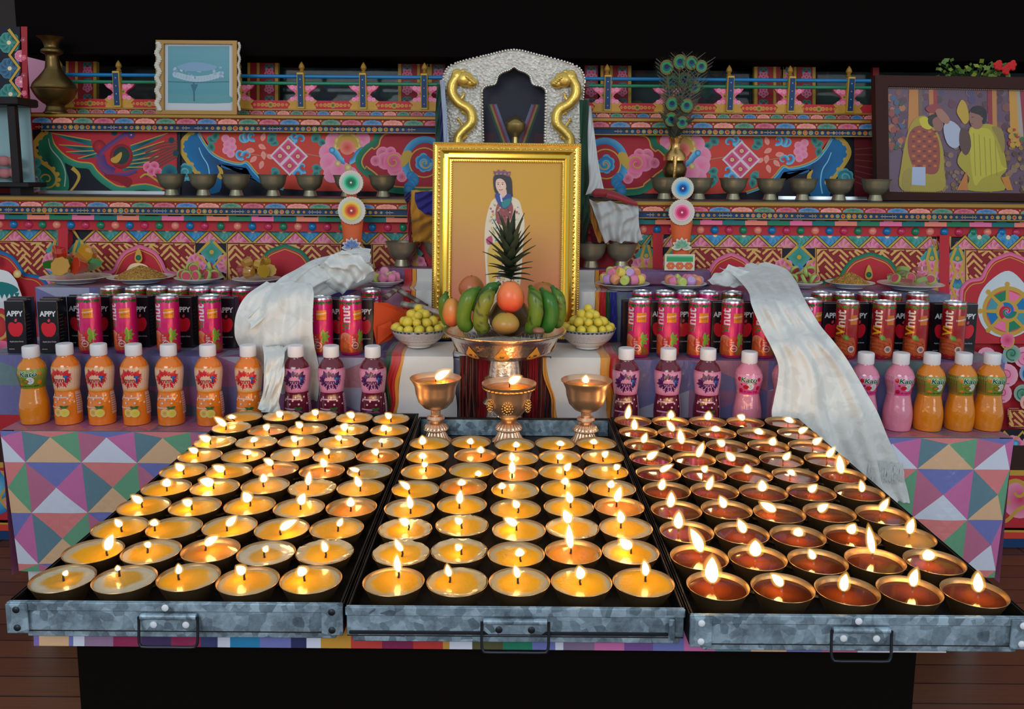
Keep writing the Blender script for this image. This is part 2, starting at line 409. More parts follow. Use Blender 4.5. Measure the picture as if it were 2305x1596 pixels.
def fret(ua, ub, va, vb):
    p.rect(ua, va, ub, vb, S(136, 30, 36, 1.2)); p.up()
    # diagonal key fret, bars of gold
    s_ = 10.2; c = S(206, 160, 92, 1.3)
    def seg(a, b): 
        a = (max(ua, min(ub, a[0])), max(va, min(vb, a[1]))); b = (max(ua, min(ub, b[0])), max(va, min(vb, b[1])))
        if abs(a[0] - b[0]) + abs(a[1] - b[1]) > 3: p.stroke([a, b], 4.8, c)
    n = int((ub - ua + vb - va) / (s_ * 1.4)) + 2
    for i in range(n):
        x = ua - (vb - va) + i * s_ * 1.4 * 1.0
        Ls = 34
        j = 0; y = va + (i % 4) * 9 - 20
        while y < vb:
            if (i + j) % 3 != 1: a = (x + (y - va), y); seg(a, (a[0] + Ls * .62, a[1] + Ls * .62))
            else: a = (x + (y - va), y); seg(a, (a[0] + 16, a[1] - 16)); seg((a[0] + 8, a[1] + 8), (a[0] + 24, a[1] - 8))
            y += Ls * .62 + 4; j += 1
    p.up()
    p.stroke([(ua, va), (ub, va), (ub, vb), (ua, vb)], 3, S(100, 22, 28, 1.1), True); p.up()
def arch(uc, hw, vt, vb, c):
    a = [(uc - hw, vb), (uc - hw, vt + 96), (uc - hw * .95, vt + 74), (uc - hw * .82, vt + 61), (uc - hw * .62, vt + 57), (uc - hw * .55, vt + 50), (uc - hw * .48, vt + 34), (uc - hw * .34, vt + 15), (uc - hw * .14, vt + 5), (uc, vt)]
    half = cat(a, False, 4); full = half + [(2 * uc - x, y) for x, y in reversed(half[:-1])]
    p.fill(full, RED); p.up(); p.stroke(full, 8, c, c2=mix(c, NAVY, .4)); p.up()
    inn = [(uc + (x - uc) * .93, y + 8) for x, y in full]; p.stroke(inn, 2, YEL); p.up()
def lattice(ua, ub, va, vb):
    p.rect(ua, va, ub, vb, NAVY); p.up()
    uc = (ua + ub) / 2
    for k in range(4):
        v = va + 42 * k + 20
        if v < vb: p.circ(uc, v, 27, mix([GREEN, BLUE][k % 2], LBLUE, .3), [GREEN, DBLUE][k % 2], 4, 30); p.up(); p.circ(uc, v, 5, YEL); p.up()
    for s2 in (-1, 1):
        for k in range(3):
            v = va + 60 * k + 45
            p.flower(uc + s2 * (ub - ua) * .46, v, 22, 8, mix(PINK, WHITE, .25), ROSE, YEL, 0, .25)
    p.up(2)
    for s2 in (-1, 1):
        pts = [(uc + s2 * 4, va - 4), (uc + s2 * (ub - ua) * .44, va + 24), (uc + s2 * 4, va + 52), (uc + s2 * (ub - ua) * .44, va + 80), (uc + s2 * 4, va + 108)]
        p.stroke(pts, 6.5, YEL)
    p.up()
def bay(ua, ub, ph, frets, arches, vb=700):
    zig(ua, ub, ph)
    lo = ua
    for fa, fb in frets:
        if fa - lo > 20: lattice(lo, fa, 552, vb)
        fret(fa, fb, 552, vb); lo = fb
    if ub - lo > 20: lattice(lo, ub, 552, vb)
    for uc, hw, vt, c in arches: arch(uc, hw, vt, vb + 60, c)
bay(-60, 143, -30, [(-60, 118)], [(-20, 130, 570, BLUE)])
bay(166, 940, 218, [(197, 443), (515, 770), (840, 915)], [(320, 100, 560, PINK), (645, 110, 556, GREEN)])
bay(1400, 1465, 1410, [(1400, 1440)], [])
bay(1488, 2100, 1510, [(1545, 1755), (1830, 2074)], [(1640, 95, 566, PINK), (1950, 118, 563, GREEN)])
bay(2126, 2365, 2160, [(2160, 2365)], [(2258, 108, 560, PINK)])
for uc in (155, 1476, 2113):
    p.rect(uc - 11, 520, uc + 11, 1050, RED)
# flaming jewels on the arches
for uc, v in ((323, 580), (5, 590), (1945, 605)):
    p.fill(cat([(uc, v - 18), (uc + 7, v - 4), (uc + 8, v + 10), (uc, v + 16), (uc - 8, v + 10), (uc - 7, v - 4)], True, 3), YEL); p.up(); p.circ(uc, v + 4, 6, DGREEN, GREEN); p.up()
p.fill(cat([(293, 618), (305, 600), (323, 596), (342, 602), (356, 618)], False, 4), CREAM); p.up()
# white vase painted at the left edge
p.fill(cat([(-40, 620), (0, 612), (30, 616), (45, 628), (56, 648), (58, 690), (-40, 700)], False, 4), WHITE); p.up()
p.fill(cat([(-40, 640), (20, 640), (50, 650), (55, 662), (20, 668), (-40, 668)], False, 3), TEAL); p.up()
for k in range(8): p.fill([(-30 + 11 * k, 664), (-24 + 11 * k, 678), (-18 + 11 * k, 664)], TEAL)
p.circ(54, 622, 9, YEL, CREAM); p.up()
p.fill(cat([(-30, 690), (20, 684), (52, 690), (80, 678), (92, 690), (80, 720), (20, 735), (-40, 730)], True, 3), S(222, 226, 228)); p.up()
p.circ(14, 740, 34, RED, ORED, 18, 42); p.up(); p.circ(14, 740, 24, YEL, CREAM, 14, 30); p.up(); p.circ(14, 740, 16, RED, ORED, 14, 24); p.up()
p.fill(cat([(-40, 770), (30, 772), (60, 790), (40, 815), (-40, 815)], True, 3), PINK, ROSE); p.fill(cat([(30, 760), (70, 770), (80, 800), (50, 810)], True, 3), TEAL, LBLUE); p.up()
# dharma wheel on its white petal, lotus and clouds below
U, V0 = 2245, 688
p.fill(cat([(2256, 598), (2296, 634), (2320, 680), (2305, 722), (2262, 746), (2215, 738), (2190, 705), (2188, 660), (2212, 622)], True, 5), S(214, 224, 228), S(226, 232, 236)); p.up()
p.circ(2252, V0, 56, YEL, None, 30); p.up(); p.circ(2252, V0, 47, mix(RED, PEACH, .3), None, 30); p.up()
for k in range(8):
    a = 2 * pi * k / 8 + pi / 8
    p.fill([(2252 + 20 * cos(a - .2), V0 + 20 * sin(a - .2)), (2252 + 46 * cos(a - .32), V0 + 46 * sin(a - .32)), (2252 + 46 * cos(a + .32), V0 + 46 * sin(a + .32)), (2252 + 20 * cos(a + .2), V0 + 20 * sin(a + .2))], [mix(TEAL, LBLUE, .3), GREEN, PINK, BLUE][k % 4], None)
p.up()
for k in range(8):
    a = 2 * pi * k / 8
    p.stroke([(2252 + 18 * cos(a), V0 + 18 * sin(a)), (2252 + 50 * cos(a), V0 + 50 * sin(a))], (9, 6), YEL); p.circ(2252 + 60 * cos(a), V0 + 60 * sin(a), 6, YEL, None, 8)
p.up(); p.circ(2252, V0, 25, YEL, None, 24); p.up(); p.circ(2252, V0, 18, PINK, None, 20); p.up()
for k, c in enumerate((GREEN, RED, BLUE)): p.spiral(2252, V0, 17, 2, 2.1 * k, .8, (9, 2), c)
p.up()
for u, v, r, c in ((2206, 790, 22, PINK), (2232, 800, 20, BLUE), (2290, 790, 24, PINK), (2262, 782, 20, GREEN), (2210, 830, 22, BLUE), (2250, 830, 26, PINK), (2300, 825, 22, BLUE), (2286, 870, 20, GREEN), (2240, 870, 22, PINK), (2200, 880, 24, ROSE), (2300, 890, 20, PEACH)):
    p.circ(u, v, r, mix(c, WHITE, .4), c, 16); p.up(); p.spiral(u, v, r * .75, 3, 1.2, 1.2, 2.6, mix(c, NAVY, .4)); p.up()
p.circ(2252, 752, 16, PINK, ROSE); p.up(); p.stroke(cat([(2238, 762), (2250, 772), (2264, 762), (2266, 748)]), 3, YEL); p.up()
fret(2255, 2345, 905, 945); zig(2240, 2345, 2270) if False else None
p.rect(2200, 950, 2345, 985, NAVY); p.up()
for k in range(4): p.flower(2225 + 40 * k, 985, 22, 9, mix(PINK, WHITE, .25), ROSE, YEL, pi, .2, lambda a: sin(a) < .2)
p.up(2); p.stroke([(2205 + 20 * k, 955 + 22 * (k % 2)) for k in range(8)], 6, YEL); p.up()
p.rect(2180, 985, 2365, 1000, RED)
for k in range(5): p.circ(2270 + 32 * k, 981, 8, BLUE, LBLUE)
p.up()
# foot of the altar: dark recess, gold line, scroll panels, plinth
p.rectn(-60, 985, 2365, 1050, S(52, 30, 24, 1.2), 3); p.up(2)
p.rectn(-60, 1040, 2365, 1052, YEL, 3); p.rectn(-60, 1052, 2365, 1176, RED, 3); p.rectn(-60, 1168, 2365, 1178, YEL, 3); p.rectn(-60, 1178, 2365, 1192, ORED, 3); p.rectn(-60, 1192, 2365, 1212, DBLUE, 3); p.up()
for u, v, s2 in ((2280, 1105, 1), (15, 1100, -1)):
    p.circ(u, v, 42, mix(PINK, WHITE, .25), ROSE, 20); p.up(); p.spiral(u - 6, v - 18, 34, 5, 2.2 * s2, 1.1 * s2, (11, 5), YEL); p.up()
    p.stroke(cat([(u - 60, 1160), (u - 30, 1152), (u - 5, 1128), (u + 20, 1118), (u + 60, 1112)]), 8, YEL); p.up(); p.circ(u + 48, 1135, 20, mix(PEACH, WHITE, .3), PEACH); p.up()
p.fill(cat([(-40, 1062), (20, 1060), (38, 1080), (36, 1110), (20, 1125), (30, 1150), (-40, 1160)], True, 4), BLUE, LBLUE); p.up()
p.stroke(cat([(20, 1060), (34, 1085), (18, 1120), (36, 1145)]), 5, YEL)
p.build('lower_panel', PAINT, altar, smooth=0)
# ---- middle tier
YM = 2.74
g = MB(); g.box(xat(72, 400, YM), X1, YM, 3.1, SHELF1 + .0004, zat(267, 2.67)); g.build('middle_body', mat('altar_red'), altar)
zA, zB = zat(264, 2.67), zat(271.5, 2.67)
g = MB(); g.box(xat(64, 264, 2.67), xat(1962, 264, 2.67), 2.67, 3.1, zB, zA, None, .002); g.build('upper_shelf_edge', GOLDP, altar)
SHELF2 = zA
lotus('upper_lotus_moulding', 271.5, 285, 2.678, 94, 46.5, altar, [BLUE, PEACH, GREEN, ROSE])
jewels('upper_jewel_band', 285.5, 302, 2.70, [172, 335, 530, 708, 843, 1475, 1610, 1650, 1812, 1960], altar)
p = Painter(onplane(YM)); p.w = .001
p.rectn(72, 300, 2365, 446, NAVY, 4); p.up(2)
def left(u, v): return unroll(u, v)
def right(u, v): a, b2 = unroll(u, v); return (2318 - a, b2)
def cloud(u, v, r, a0, turns, c, c2):
    for k in range(6):
        a = a0 + k * .9; p.circ(u + cos(a) * r * .62, v + sin(a) * r * .62, r * .44, mix(c, c2, .55), c, 12)
    p.up(); p.circ(u, v, r * .8, c, mix(c, c2, .3), 16); p.up(); p.spiral(u, v, r * .72, 2, a0, turns, (r * .22, 1.5), mix(c, c2, .6)); p.up()
for T in (left, right):
    p.T = T
    p.fill(cat([(448, 298), (462, 322), (482, 346), (512, 361), (541, 367), (557, 364)], False, 4) + [(576, 386), (600, 410), (640, 425), (720, 430), (1000, 432), (1000, 296)], ORED if True else RED); p.up()
    p.fill(cat([(428, 298), (450, 298), (464, 322), (484, 346), (512, 362), (541, 368), (557, 364), (576, 386), (600, 408), (585, 412), (566, 396), (554, 378), (540, 383), (512, 381), (490, 374), (498, 395), (494, 432), (452, 432), (452, 399), (436, 385), (416, 352), (407, 330), (414, 310)], True, 3), BLUE, DBLUE); p.up()
    ln = cat([(448, 298), (462, 322), (482, 346), (512, 361), (541, 367), (557, 364), (576, 386), (600, 408), (640, 424)], False, 5)
    p.stroke([(a - 2, b2 + 3) for a, b2 in ln], 4, LBLUE, c2=BLUE); p.up(); p.stroke(ln, 3, YEL); p.up()
    p.stroke(cat([(448, 332), (456, 352), (468, 372), (472, 400), (468, 425)]), (2, 3), LBLUE); p.up()
    gold = cat([(427, 299), (412, 312), (404, 330), (410, 348), (425, 370), (440, 390), (452, 400)], False, 3)
    p.stroke([(a + 3, b2) for a, b2 in gold], 9, YEL); 
    for a, b2 in gold[::3]: p.circ(a + 7, b2, 5, YEL, None, 8)
    p.fill(cat([(489, 372), (500, 380), (503, 392), (498, 404), (488, 396), (494, 388)], True, 3), YEL); p.up()
    cloud(418, 388, 20, 1, 1.2, TEAL, LBLUE); 
    for a, u, v in ((.4, 478, 312), (-.9, 490, 318), (1.2, 484, 322)): p.leaf(u - 12, v - 2, a, 24, 13, mix(GREEN, LBLUE, .25), DGREEN)
    p.up()
    for u, v in ((508, 312), (522, 318), (512, 326), (524, 332), (510, 338), (520, 346)): p.circ(u, v, 9.5, mix(PINK, WHITE, .3), PINK, 12)
    p.up()
    for u, v, r, a in ((548, 308, 13, 0), (560, 305, 12, 2), (542, 346, 12, 1), (556, 350, 10, 3), (568, 306, 10, 1)): p.spiral(u, v, r, 3, a, .85, (9, 3), BLUE, LBLUE)
    for u in (575, 610, 700): p.stroke([(u - 20, 345), (u + 20, 352)], 2, mix(GREEN, PEACH, .5))
    p.up()
    for u, v, a in ((582, 326, .5), (592, 340, 1.4), (578, 352, 2.4), (592, 362, 1.9), (574, 340, 3.3), (590, 318, 5), (600, 350, .3)): p.leaf(u, v, a, 20, 9, mix(PEACH, WHITE, .2), PEACH)
    p.up()
    for u, v, a in ((602, 312, -.4), (606, 316, .4), (622, 308, 2.6), (700, 313, -.4), (716, 316, .5), (722, 306, 2.6), (612, 378, .8), (630, 384, 2.5), (624, 392, 1.5), (702, 376, .2), (718, 384, 2.2), (712, 392, 1.3)): p.leaf(u, v, a, 24, 14, mix(GREEN, LBLUE, .3), DGREEN)
    p.up()
    for u, v, r, a in ((655, 312, 12, 0), (678, 314, 13, 2.5), (664, 306, 9, 1), (682, 376, 12, 1), (672, 392, 10, 3)): p.spiral(u, v, r, 2, a, .9, (9, 3), BLUE, LBLUE)
    p.up()
    for u, v in ((649.5, 332), (630.6, 351), (671, 352), (652.5, 373)):
        p.circ(u, v, 23, S(240, 214, 222), S(236, 190, 204), 4); p.up(); p.circ(u, v, 17.5, mix(PINK, ROSE, .4), S(170, 24, 60, 1.2), 4); p.up(); p.circ(u, v, 4.5, CREAM, YEL, 10); p.up()
    for u, v, r in ((740, 344, 22), (752, 318, 20), (816, 314, 18), (742, 366, 22), (748, 392, 20), (786, 396, 22), (806, 330, 16), (765, 380, 22)): p.circ(u, v, r, mix(PINK, WHITE, .25), PINK, 14)
    p.up()
    for k in range(7): p.circ(782 + 24 * cos(pi + pi * k / 6), 330 + 26 * sin(pi + pi * k / 6), 9, YEL, CREAM, 10)
    p.fill(cat([(757, 332), (762, 312), (782, 302), (802, 312), (808, 332)], False, 3), YEL); p.up()
    p.circ(782, 332, 17, PEACH, ORED); p.up()
    for s2 in (-1, 1):
        p.stroke(cat([(782 + s2 * 34, 338), (782 + s2 * 24, 346), (782 + s2 * 16, 358), (782 + s2 * 4, 366)]), (15, 11), BLUE, c2=LBLUE); p.circ(782 + s2 * 34, 338, 7, BLUE, LBLUE)
    p.up(); p.circ(782, 360, 7, ROSE); p.circ(784, 377, 8, YEL, CREAM); p.circ(761, 368, 7, YEL, CREAM); p.up()
    cl = cat([(1000, 292), (930, 292), (868, 292), (851, 302), (845, 320), (826, 334), (812, 350), (808, 366), (818, 382), (836, 396), (850, 408), (880, 426), (940, 430), (1000, 430)], False, 4)
    p.fill(cl, DRED if False else S(158, 26, 40, 1.3)); p.up(); p.stroke(cl, 15, GREEN, c2=mix(GREEN, NAVY, .45)); p.up()
    p.stroke([(a + (7 if b2 < 420 else 0), b2 + (9 if b2 < 330 else 2 if b2 < 380 else -8)) for a, b2 in cl], 3, YEL); p.up()
    for u, v, r in ((862, 345, 15), (880, 342, 12), (868, 362, 20), (890, 380, 18), (905, 398, 12), (846, 362, 12)): p.circ(u, v, r, mix(PINK, WHITE, .15), S(196, 70, 92, 1.2), 14)
    p.up(); p.circ(886, 364, 23, PINK, S(196, 70, 92, 1.2)); p.up(); p.spiral(886, 364, 20, 3, .6, -1.4, (3.5, 2), YEL); p.up()
    arc = [(957 + 44 * cos(a), 362 + 48 * sin(a)) for a in [2.2 + .16 * k for k in range(20)]]
    p.stroke(arc, (20, 14), BLUE, c2=mix(BLUE, LBLUE, .5)); p.up(); p.circ(955, 366, 34, S(158, 26, 40, 1.3)); p.up(); p.stroke([(955 + 33 * cos(.2 * k), 366 + 33 * sin(.2 * k)) for k in range(32)], 3, YEL); p.up()
    cloud(956, 366, 21, 0, 1.3, BLUE, LBLUE); p.spiral(957, 368, 12, 2, 0, 1.1, 3, YEL); p.up()
    for k in range(6): p.circ(926 + 7 * sin(k), 396 + 6 * k, 11, BLUE, mix(BLUE, LBLUE, .35), 10)
    p.fill(cat([(906, 345), (920, 338), (928, 346), (922, 362), (908, 376), (904, 366)], True, 3), YEL); p.up()
p.T = left
# far left section with the painted peacock
p.rect(72, 296, 408, 440, NAVY); p.up()
p.fill([(115, 297)] + cat([(117, 298), (126, 325), (150, 350), (178, 364), (208, 368), (222, 385), (246, 406), (276, 422), (330, 420), (362, 428)], False, 4) + [(400, 428), (400, 297)], RED); p.up()
gl = cat([(117, 298), (126, 325), (150, 350), (178, 364), (208, 368), (222, 385), (246, 406), (276, 420), (330, 414), (370, 426)], False, 4)
p.stroke([(a - 4, b2 + 6) for a, b2 in gl], 14, GREEN, c2=mix(GREEN, LBLUE, .15)); p.up(); p.stroke(gl, 3, YEL); p.up()
p.fill(cat([(104, 298), (118, 300), (124, 325), (144, 352), (152, 384), (158, 408), (152, 430), (104, 431), (92, 410), (78, 390), (76, 360), (90, 345), (88, 320)], True, 4), GREEN, DGREEN); p.up()
p.stroke(cat([(112, 312), (118, 335), (140, 362), (150, 390), (148, 420)]), (2, 3), mix(GREEN, WHITE, .5)); p.spiral(108, 404, 22, 3, 0, 1.3, (4, 3), YEL)
g2 = cat([(102, 299), (84, 318), (80, 340), (94, 362), (118, 380), (130, 398), (128, 416)], False, 3)
p.stroke(g2, (12, 5), YEL); 
for a, b2 in g2[::2]: p.circ(a + 5, b2, 5, YEL, None, 8)
p.stroke(cat([(165, 378), (178, 390), (180, 402), (170, 420), (160, 431)]), (9, 4), YEL); p.up()
for u, v, r in ((85, 366, 11), (84, 388, 12), (88, 412, 13), (96, 425, 12)): p.circ(u, v, r, mix(GREEN, LBLUE, .3), GREEN, 12)
p.up()
FEA = [((120, 300), (208, 316), 9), ((136, 326), (212, 331), 8), ((152, 342), (218, 339), 7), ((178, 357), (220, 345), 6), ((380, 300), (296, 328), 9), ((372, 318), (298, 342), 8), ((366, 336), (296, 352), 8), ((360, 352), (294, 362), 7), ((340, 364), (290, 370), 6), ((330, 376), (280, 377), 5)]
for a, b2, w_ in FEA:
    d = Vector((b2[0] - a[0], b2[1] - a[1])).normalized(); nn = (-d.y * w_, d.x * w_)
    p.fill([a, b2, (b2[0] + abs(nn[0]) * .6, b2[1] + abs(nn[1]) * 1.5), (a[0] + (b2[0] - a[0]) * .4, a[1] + (b2[1] - a[1]) * .4 + w_)], TEAL, S(16, 50, 60)); p.up(); p.stroke([a, b2], 2, YEL); p.w -= p.coat
p.up(2)
for k in range(8): p.stroke(cat([(330, 395 - 9 * k + 4), (365, 372 - 7 * k), (402, 352 - 6 * k if k < 5 else 330 - 6 * k + 30)]), 3.5, S(120, 66, 54))
for u, v in ((388, 316), (260, 299), (398, 345)): p.circ(u, v, 7, DGREEN, S(20, 60, 90))
p.circ(276, 352, 26, S(130, 24, 34, 1.2), RED, 20, 28); p.circ(226, 330, 15, S(130, 24, 34, 1.2), RED); p.up(); p.circ(276, 350, 18, S(30, 60, 54), S(40, 70, 60), 16, 20); p.up()
pur, pur2 = S(62, 56, 120, 1.2), S(128, 62, 110, 1.2)
p.stroke(cat([(300, 306), (284, 304), (262, 318), (238, 336), (225, 354), (230, 376), (250, 392), (285, 392), (310, 384)]), (11, 9), pur, c2=pur2); p.stroke(cat([(228, 350), (236, 374), (258, 388)]), 20, pur2, c2=pur); p.up()
p.circ(298, 304, 8, pur, pur2); p.up(); p.circ(298, 304, 1.6, WHITE, None, 6)
p.fill(cat([(252, 358), (262, 352), (276, 342), (276, 354), (268, 366), (256, 366)], True, 3), YEL); p.up()
p.fill(cat([(240, 392), (290, 398), (300, 410), (290, 422), (270, 410), (246, 402)], True, 3), S(140, 24, 32, 1.2)); p.up()
for u, v in ((335, 376), (350, 374), (344, 386), (358, 388)): p.circ(u, v, 11, mix(PINK, WHITE, .1), ROSE, 12)
p.circ(384, 388, 18, TEAL, DBLUE); p.stroke(cat([(318, 400), (332, 392), (352, 404), (372, 420)]), 4, YEL); p.up()
p.T = None
p.rect(398, 300, 425, 440, NAVY) if False else None
# right end strip beside the large photo
p.fill([(1920, 300), (1972, 300), (1972, 440), (1920, 440)], S(96, 22, 28, 1.2)); p.up()
for k in range(7): p.stroke([(1922, 330 + 12 * k), (1970, 326 + 16 * k)], 2, S(120, 70, 56))
p.build('carved_panel', PAINT, altar, smooth=0)
g = MB(); g.box(xat(86, 436, 2.72), xat(372, 436, 2.72), 2.715, 2.73, SHELF1, SHELF1 + .010); g.build('metal_strip', mat('bright_metal', (.8, .82, .85), .3, .9), altar)
g = MB(); g.box(xat(1750, 436, 2.72), xat(1950, 436, 2.72), 2.71, 2.73, SHELF1, SHELF1 + .010); g.build('metal_strip', mat('bright_metal'), altar)
# ---- balustrade and shrine niches above
YB = 2.80
g = MB(); g.box(xat(70, 255, YB), X1, YB - .01, 3.1, SHELF2, zat(262, YB)); g.build('step', mat('altar_red'), altar)
lotus('small_lotus_moulding', 252.5, 263, YB - .012, 128, 30, altar, [BLUE, PEACH, GREEN, S(176, 70, 74, 1.2)])
g = MB(); g.box(xat(112, 250, YB), X1, YB - .016, YB + .1, zat(253, YB), zat(249.5, YB)); g.build('gold_line', GOLDP, altar)
p = Painter(onplane(YB)); g2 = MB(); g2.box(xat(112, 250, YB), X1, YB, YB + .03, zat(250, YB), zat(230, YB), RED); p.add(g2); p.up(2)
PU = [136, 269, 404, 538, 680, 819, 956, 1093, 1229, 1366, 1503, 1640, 1777, 1909]
for a, b2 in zip(PU, PU[1:]):
    c0 = (a + b2) / 2
    for q in range(-4, 5): p.circ(c0 + q * 9, 240, 5.2 - .5 * abs(q) + (1.5 if q == 0 else 0), YEL, DGREEN if q == 0 else ORED, 10)
for a in PU:
    for s2 in (-1, 1):
        p.fill(cat([(a + s2 * 8, 230), (a + s2 * 34, 230), (a + s2 * 26, 238), (a + s2 * 32, 248), (a + s2 * 8, 249)], True, 2), YEL, mix(YEL, ORED, .3))
p.build('railing_base', PAINT, altar, smooth=0)
for a in PU:
    p = Painter(onplane(YB)); p.w = .002
    for s2 in (-1, 1):
        o = [(a + s2 * x, y) for x, y in ((6, 196), (34, 196), (28, 204), (18, 210), (14, 216), (20, 222), (32, 229), (6, 230))]
        p.prism([p.q(t) for t in o], (0, .012, 0), mix(PINK, ROSE, .4)); p.up(2)
        for x, y, r in ((12, 202, 5), (22, 200, 5), (12, 226, 5), (22, 227, 5)): p.circ(a + s2 * x, y, r, mix(PINK, WHITE, .3), PINK, 9)
        p.circ(a + s2 * 9, 213, 5, YEL, DGREEN, 10); p.w = .002
    p.build('railing_bracket', PAINT, altar, smooth=0)
for a in PU:
    q0 = at_y(a, 249 + (a - 1152.5) * ROLL, YB); q1 = at_y(a, 168 + (a - 1152.5) * ROLL, YB)
    g = MB(); g.box(q0.x - .011, q0.x + .011, YB - .016, YB + .008, q0.z, q1.z, YEL, .001); g.box(q0.x - .0085, q0.x + .0085, YB - .0175, YB - .015, q0.z + .006, q1.z - .006, DBLUE)
    for k in range(4): g.ball((q0.x, YB - .0175, q0.z + (q1.z - q0.z) * (.15 + .22 * k)), .002, .001, .002, 8, 5, [PINK, LBLUE][k % 2])
    po = g.build('railing_post', PAINT, altar, smooth=0)
    g = MB(); g.lathe([(.0, 0), (.006, 0), (.009, .004), (.005, .008), (.010, .016), (.008, .024), (.003, .032), (0, .036)], 12, (q1.x, YB - .004, q1.z)); g.build('finial', GOLDP, po)
for nm, v0, c, r in (('upper_rail', 176, BLUE, .006), ('lower_rail', 191.5, GREEN, .0055)):
    a = at_y(120, v0 + (120 - 1152.5) * ROLL, YB); b2 = at_y(1960, v0 + (1960 - 1152.5) * ROLL, YB)
    g = MB(); g.tube([a, b2], r, 12, c); g.build(nm, mat('satin_paint', attr=True, rough=.35), altar)
# niches: painted pillars in front of dark murals behind glass
YN = 2.93
g = MB(); g.box(xat(118, 200, 3.06), X1 + .3, 3.06, 3.1, SHELF2, SHELF2 + .9, S(30, 30, 30)); g.build('niche_back', mat('niche_dark', S(26, 30, 30), .6), altar)
rnd = random.Random(3)
def mural(ua, ub, base, blobs):
    p = Painter(onplane(3.055))
    p.rect(ua, 40, ub, 262, base); p.up()
    for k in range(26):
        u = rnd.uniform(ua + 10, ub - 10); v = rnd.uniform(60, 240); r = rnd.uniform(8, 24); c = rnd.choice(blobs)
        p.circ(u, v, r, mix(c, base, .55), c, 12, r * rnd.uniform(.6, 1.1)); p.up()
    p.build('mural', PAINT, altar, smooth=0)
mural(205, 560, S(34, 36, 34, 1.2), [S(46, 30, 30), S(40, 50, 46), S(60, 40, 34)])
mural(600, 920, S(28, 46, 46, 1.2), [S(40, 84, 66, 1.2), S(92, 50, 44, 1.2), S(46, 58, 90, 1.2), S(126, 86, 50, 1.2), S(70, 40, 60)])
mural(1400, 1720, S(22, 44, 42, 1.2), [S(50, 66, 96, 1.2), S(34, 76, 60, 1.2), S(150, 84, 56, 1.2), S(100, 90, 54, 1.2), S(84, 40, 54)])
mural(1810, 2000, S(24, 58, 46, 1.2), [S(40, 80, 60), S(96, 80, 46), S(60, 44, 40)])
mural(2000, 2340, S(26, 50, 44), [S(60, 30, 30), S(40, 70, 50)])
def pil(ua, ub, kind):
    o = [(ua, 40), (ub, 40), (ub, 262), (ua, 262)]
    p = PP; p.w = 0; p.prism([p.q(t) for t in o], (0, .02, 0), YEL if kind == 'g' else S(150, 34, 40, 1.3)); p.up(2)
    if kind == 'f':
        c0 = (ua + ub) / 2; w_ = ub - ua
        for k in range(6):
            v = 60 + 36 * k
            p.flower(c0, v, w_ * .42, 5, mix(PINK, WHITE, .2), ROSE, None, .3)
            for s2 in (-1, 1): p.leaf(c0, v + 17, pi / 2 * (1 - s2) + s2 * .5, w_ * .45, 6, mix(GREEN, LBLUE, .2), DGREEN); p.circ(c0 + s2 * w_ * .25, v + 27, w_ * .14, BLUE, LBLUE, 8)
for grp in (148, 557, 896, 1352, 1698):
    d = 0; PP = Painter(onplane(YN))
    for wd_, kind in ((6, 'g'), (15, 'r'), (6, 'g'), (9, 'r'), (26, 'f'), (7, 'g')) if grp in (148, 557, 1352) else ((7, 'g'), (27, 'f'), (9, 'r'), (6, 'g'), (16, 'r'), (6, 'g')):
        pil(grp + d, grp + d + wd_, kind); d += wd_
    PP.build('pillar', PAINT, altar, smooth=0)
for lst in (((1757, 6, 'g'), (1764, 22, 'f'), (1787, 6, 'g'), (1794, 8, 'r'), (1802, 27, 'f'), (1829, 7, 'g')), ((1965, 14, 'r'),), ((964, 8, 'g'), (972, 30, 'f')), ((1316, 30, 'f'),)):
    PP = Painter(onplane(YN))
    for ua, wd_, kind in lst: pil(ua, ua + wd_, kind)
    PP.build('pillar', PAINT, altar, smooth=0)
gl = mat('niche_glass', (1, 1, 1), .05)
nt = gl.node_tree; out = nt.nodes['Material Output']; tr = nt.nodes.new('ShaderNodeBsdfTransparent'); gs = nt.nodes.new('ShaderNodeBsdfGlossy'); gs.inputs['Roughness'].default_value = .06
lw = nt.nodes.new('ShaderNodeFresnel'); lw.inputs[0].default_value = 1.16; ms = nt.nodes.new('ShaderNodeMixShader')
nt.links.new(lw.outputs[0], ms.inputs[0]); nt.links.new(tr.outputs[0], ms.inputs[1]); nt.links.new(gs.outputs[0], ms.inputs[2]); nt.links.new(ms.outputs[0], out.inputs['Surface'])
GLASS = gl
for a, b2 in ((215, 556), (622, 896), (1428, 1698), (1836, 2000)):
    g = MB(); q0, q1 = at_y(a, 255, 2.96), at_y(b2, 60, 2.96); g.box(q0.x, q1.x, 2.96, 2.964, SHELF2 + .01, q1.z)
    g.build('glass_pane', GLASS, altar)
g = MB(); g.box(xat(40, 130, 2.78), X1 + .2, 2.78, 3.1, zat(132, 2.78), zat(132, 2.78) + .6, None, .004); g.build('lintel', mat('lintel_wood', S(14, 9, 8), .9, spec=.05), altar)
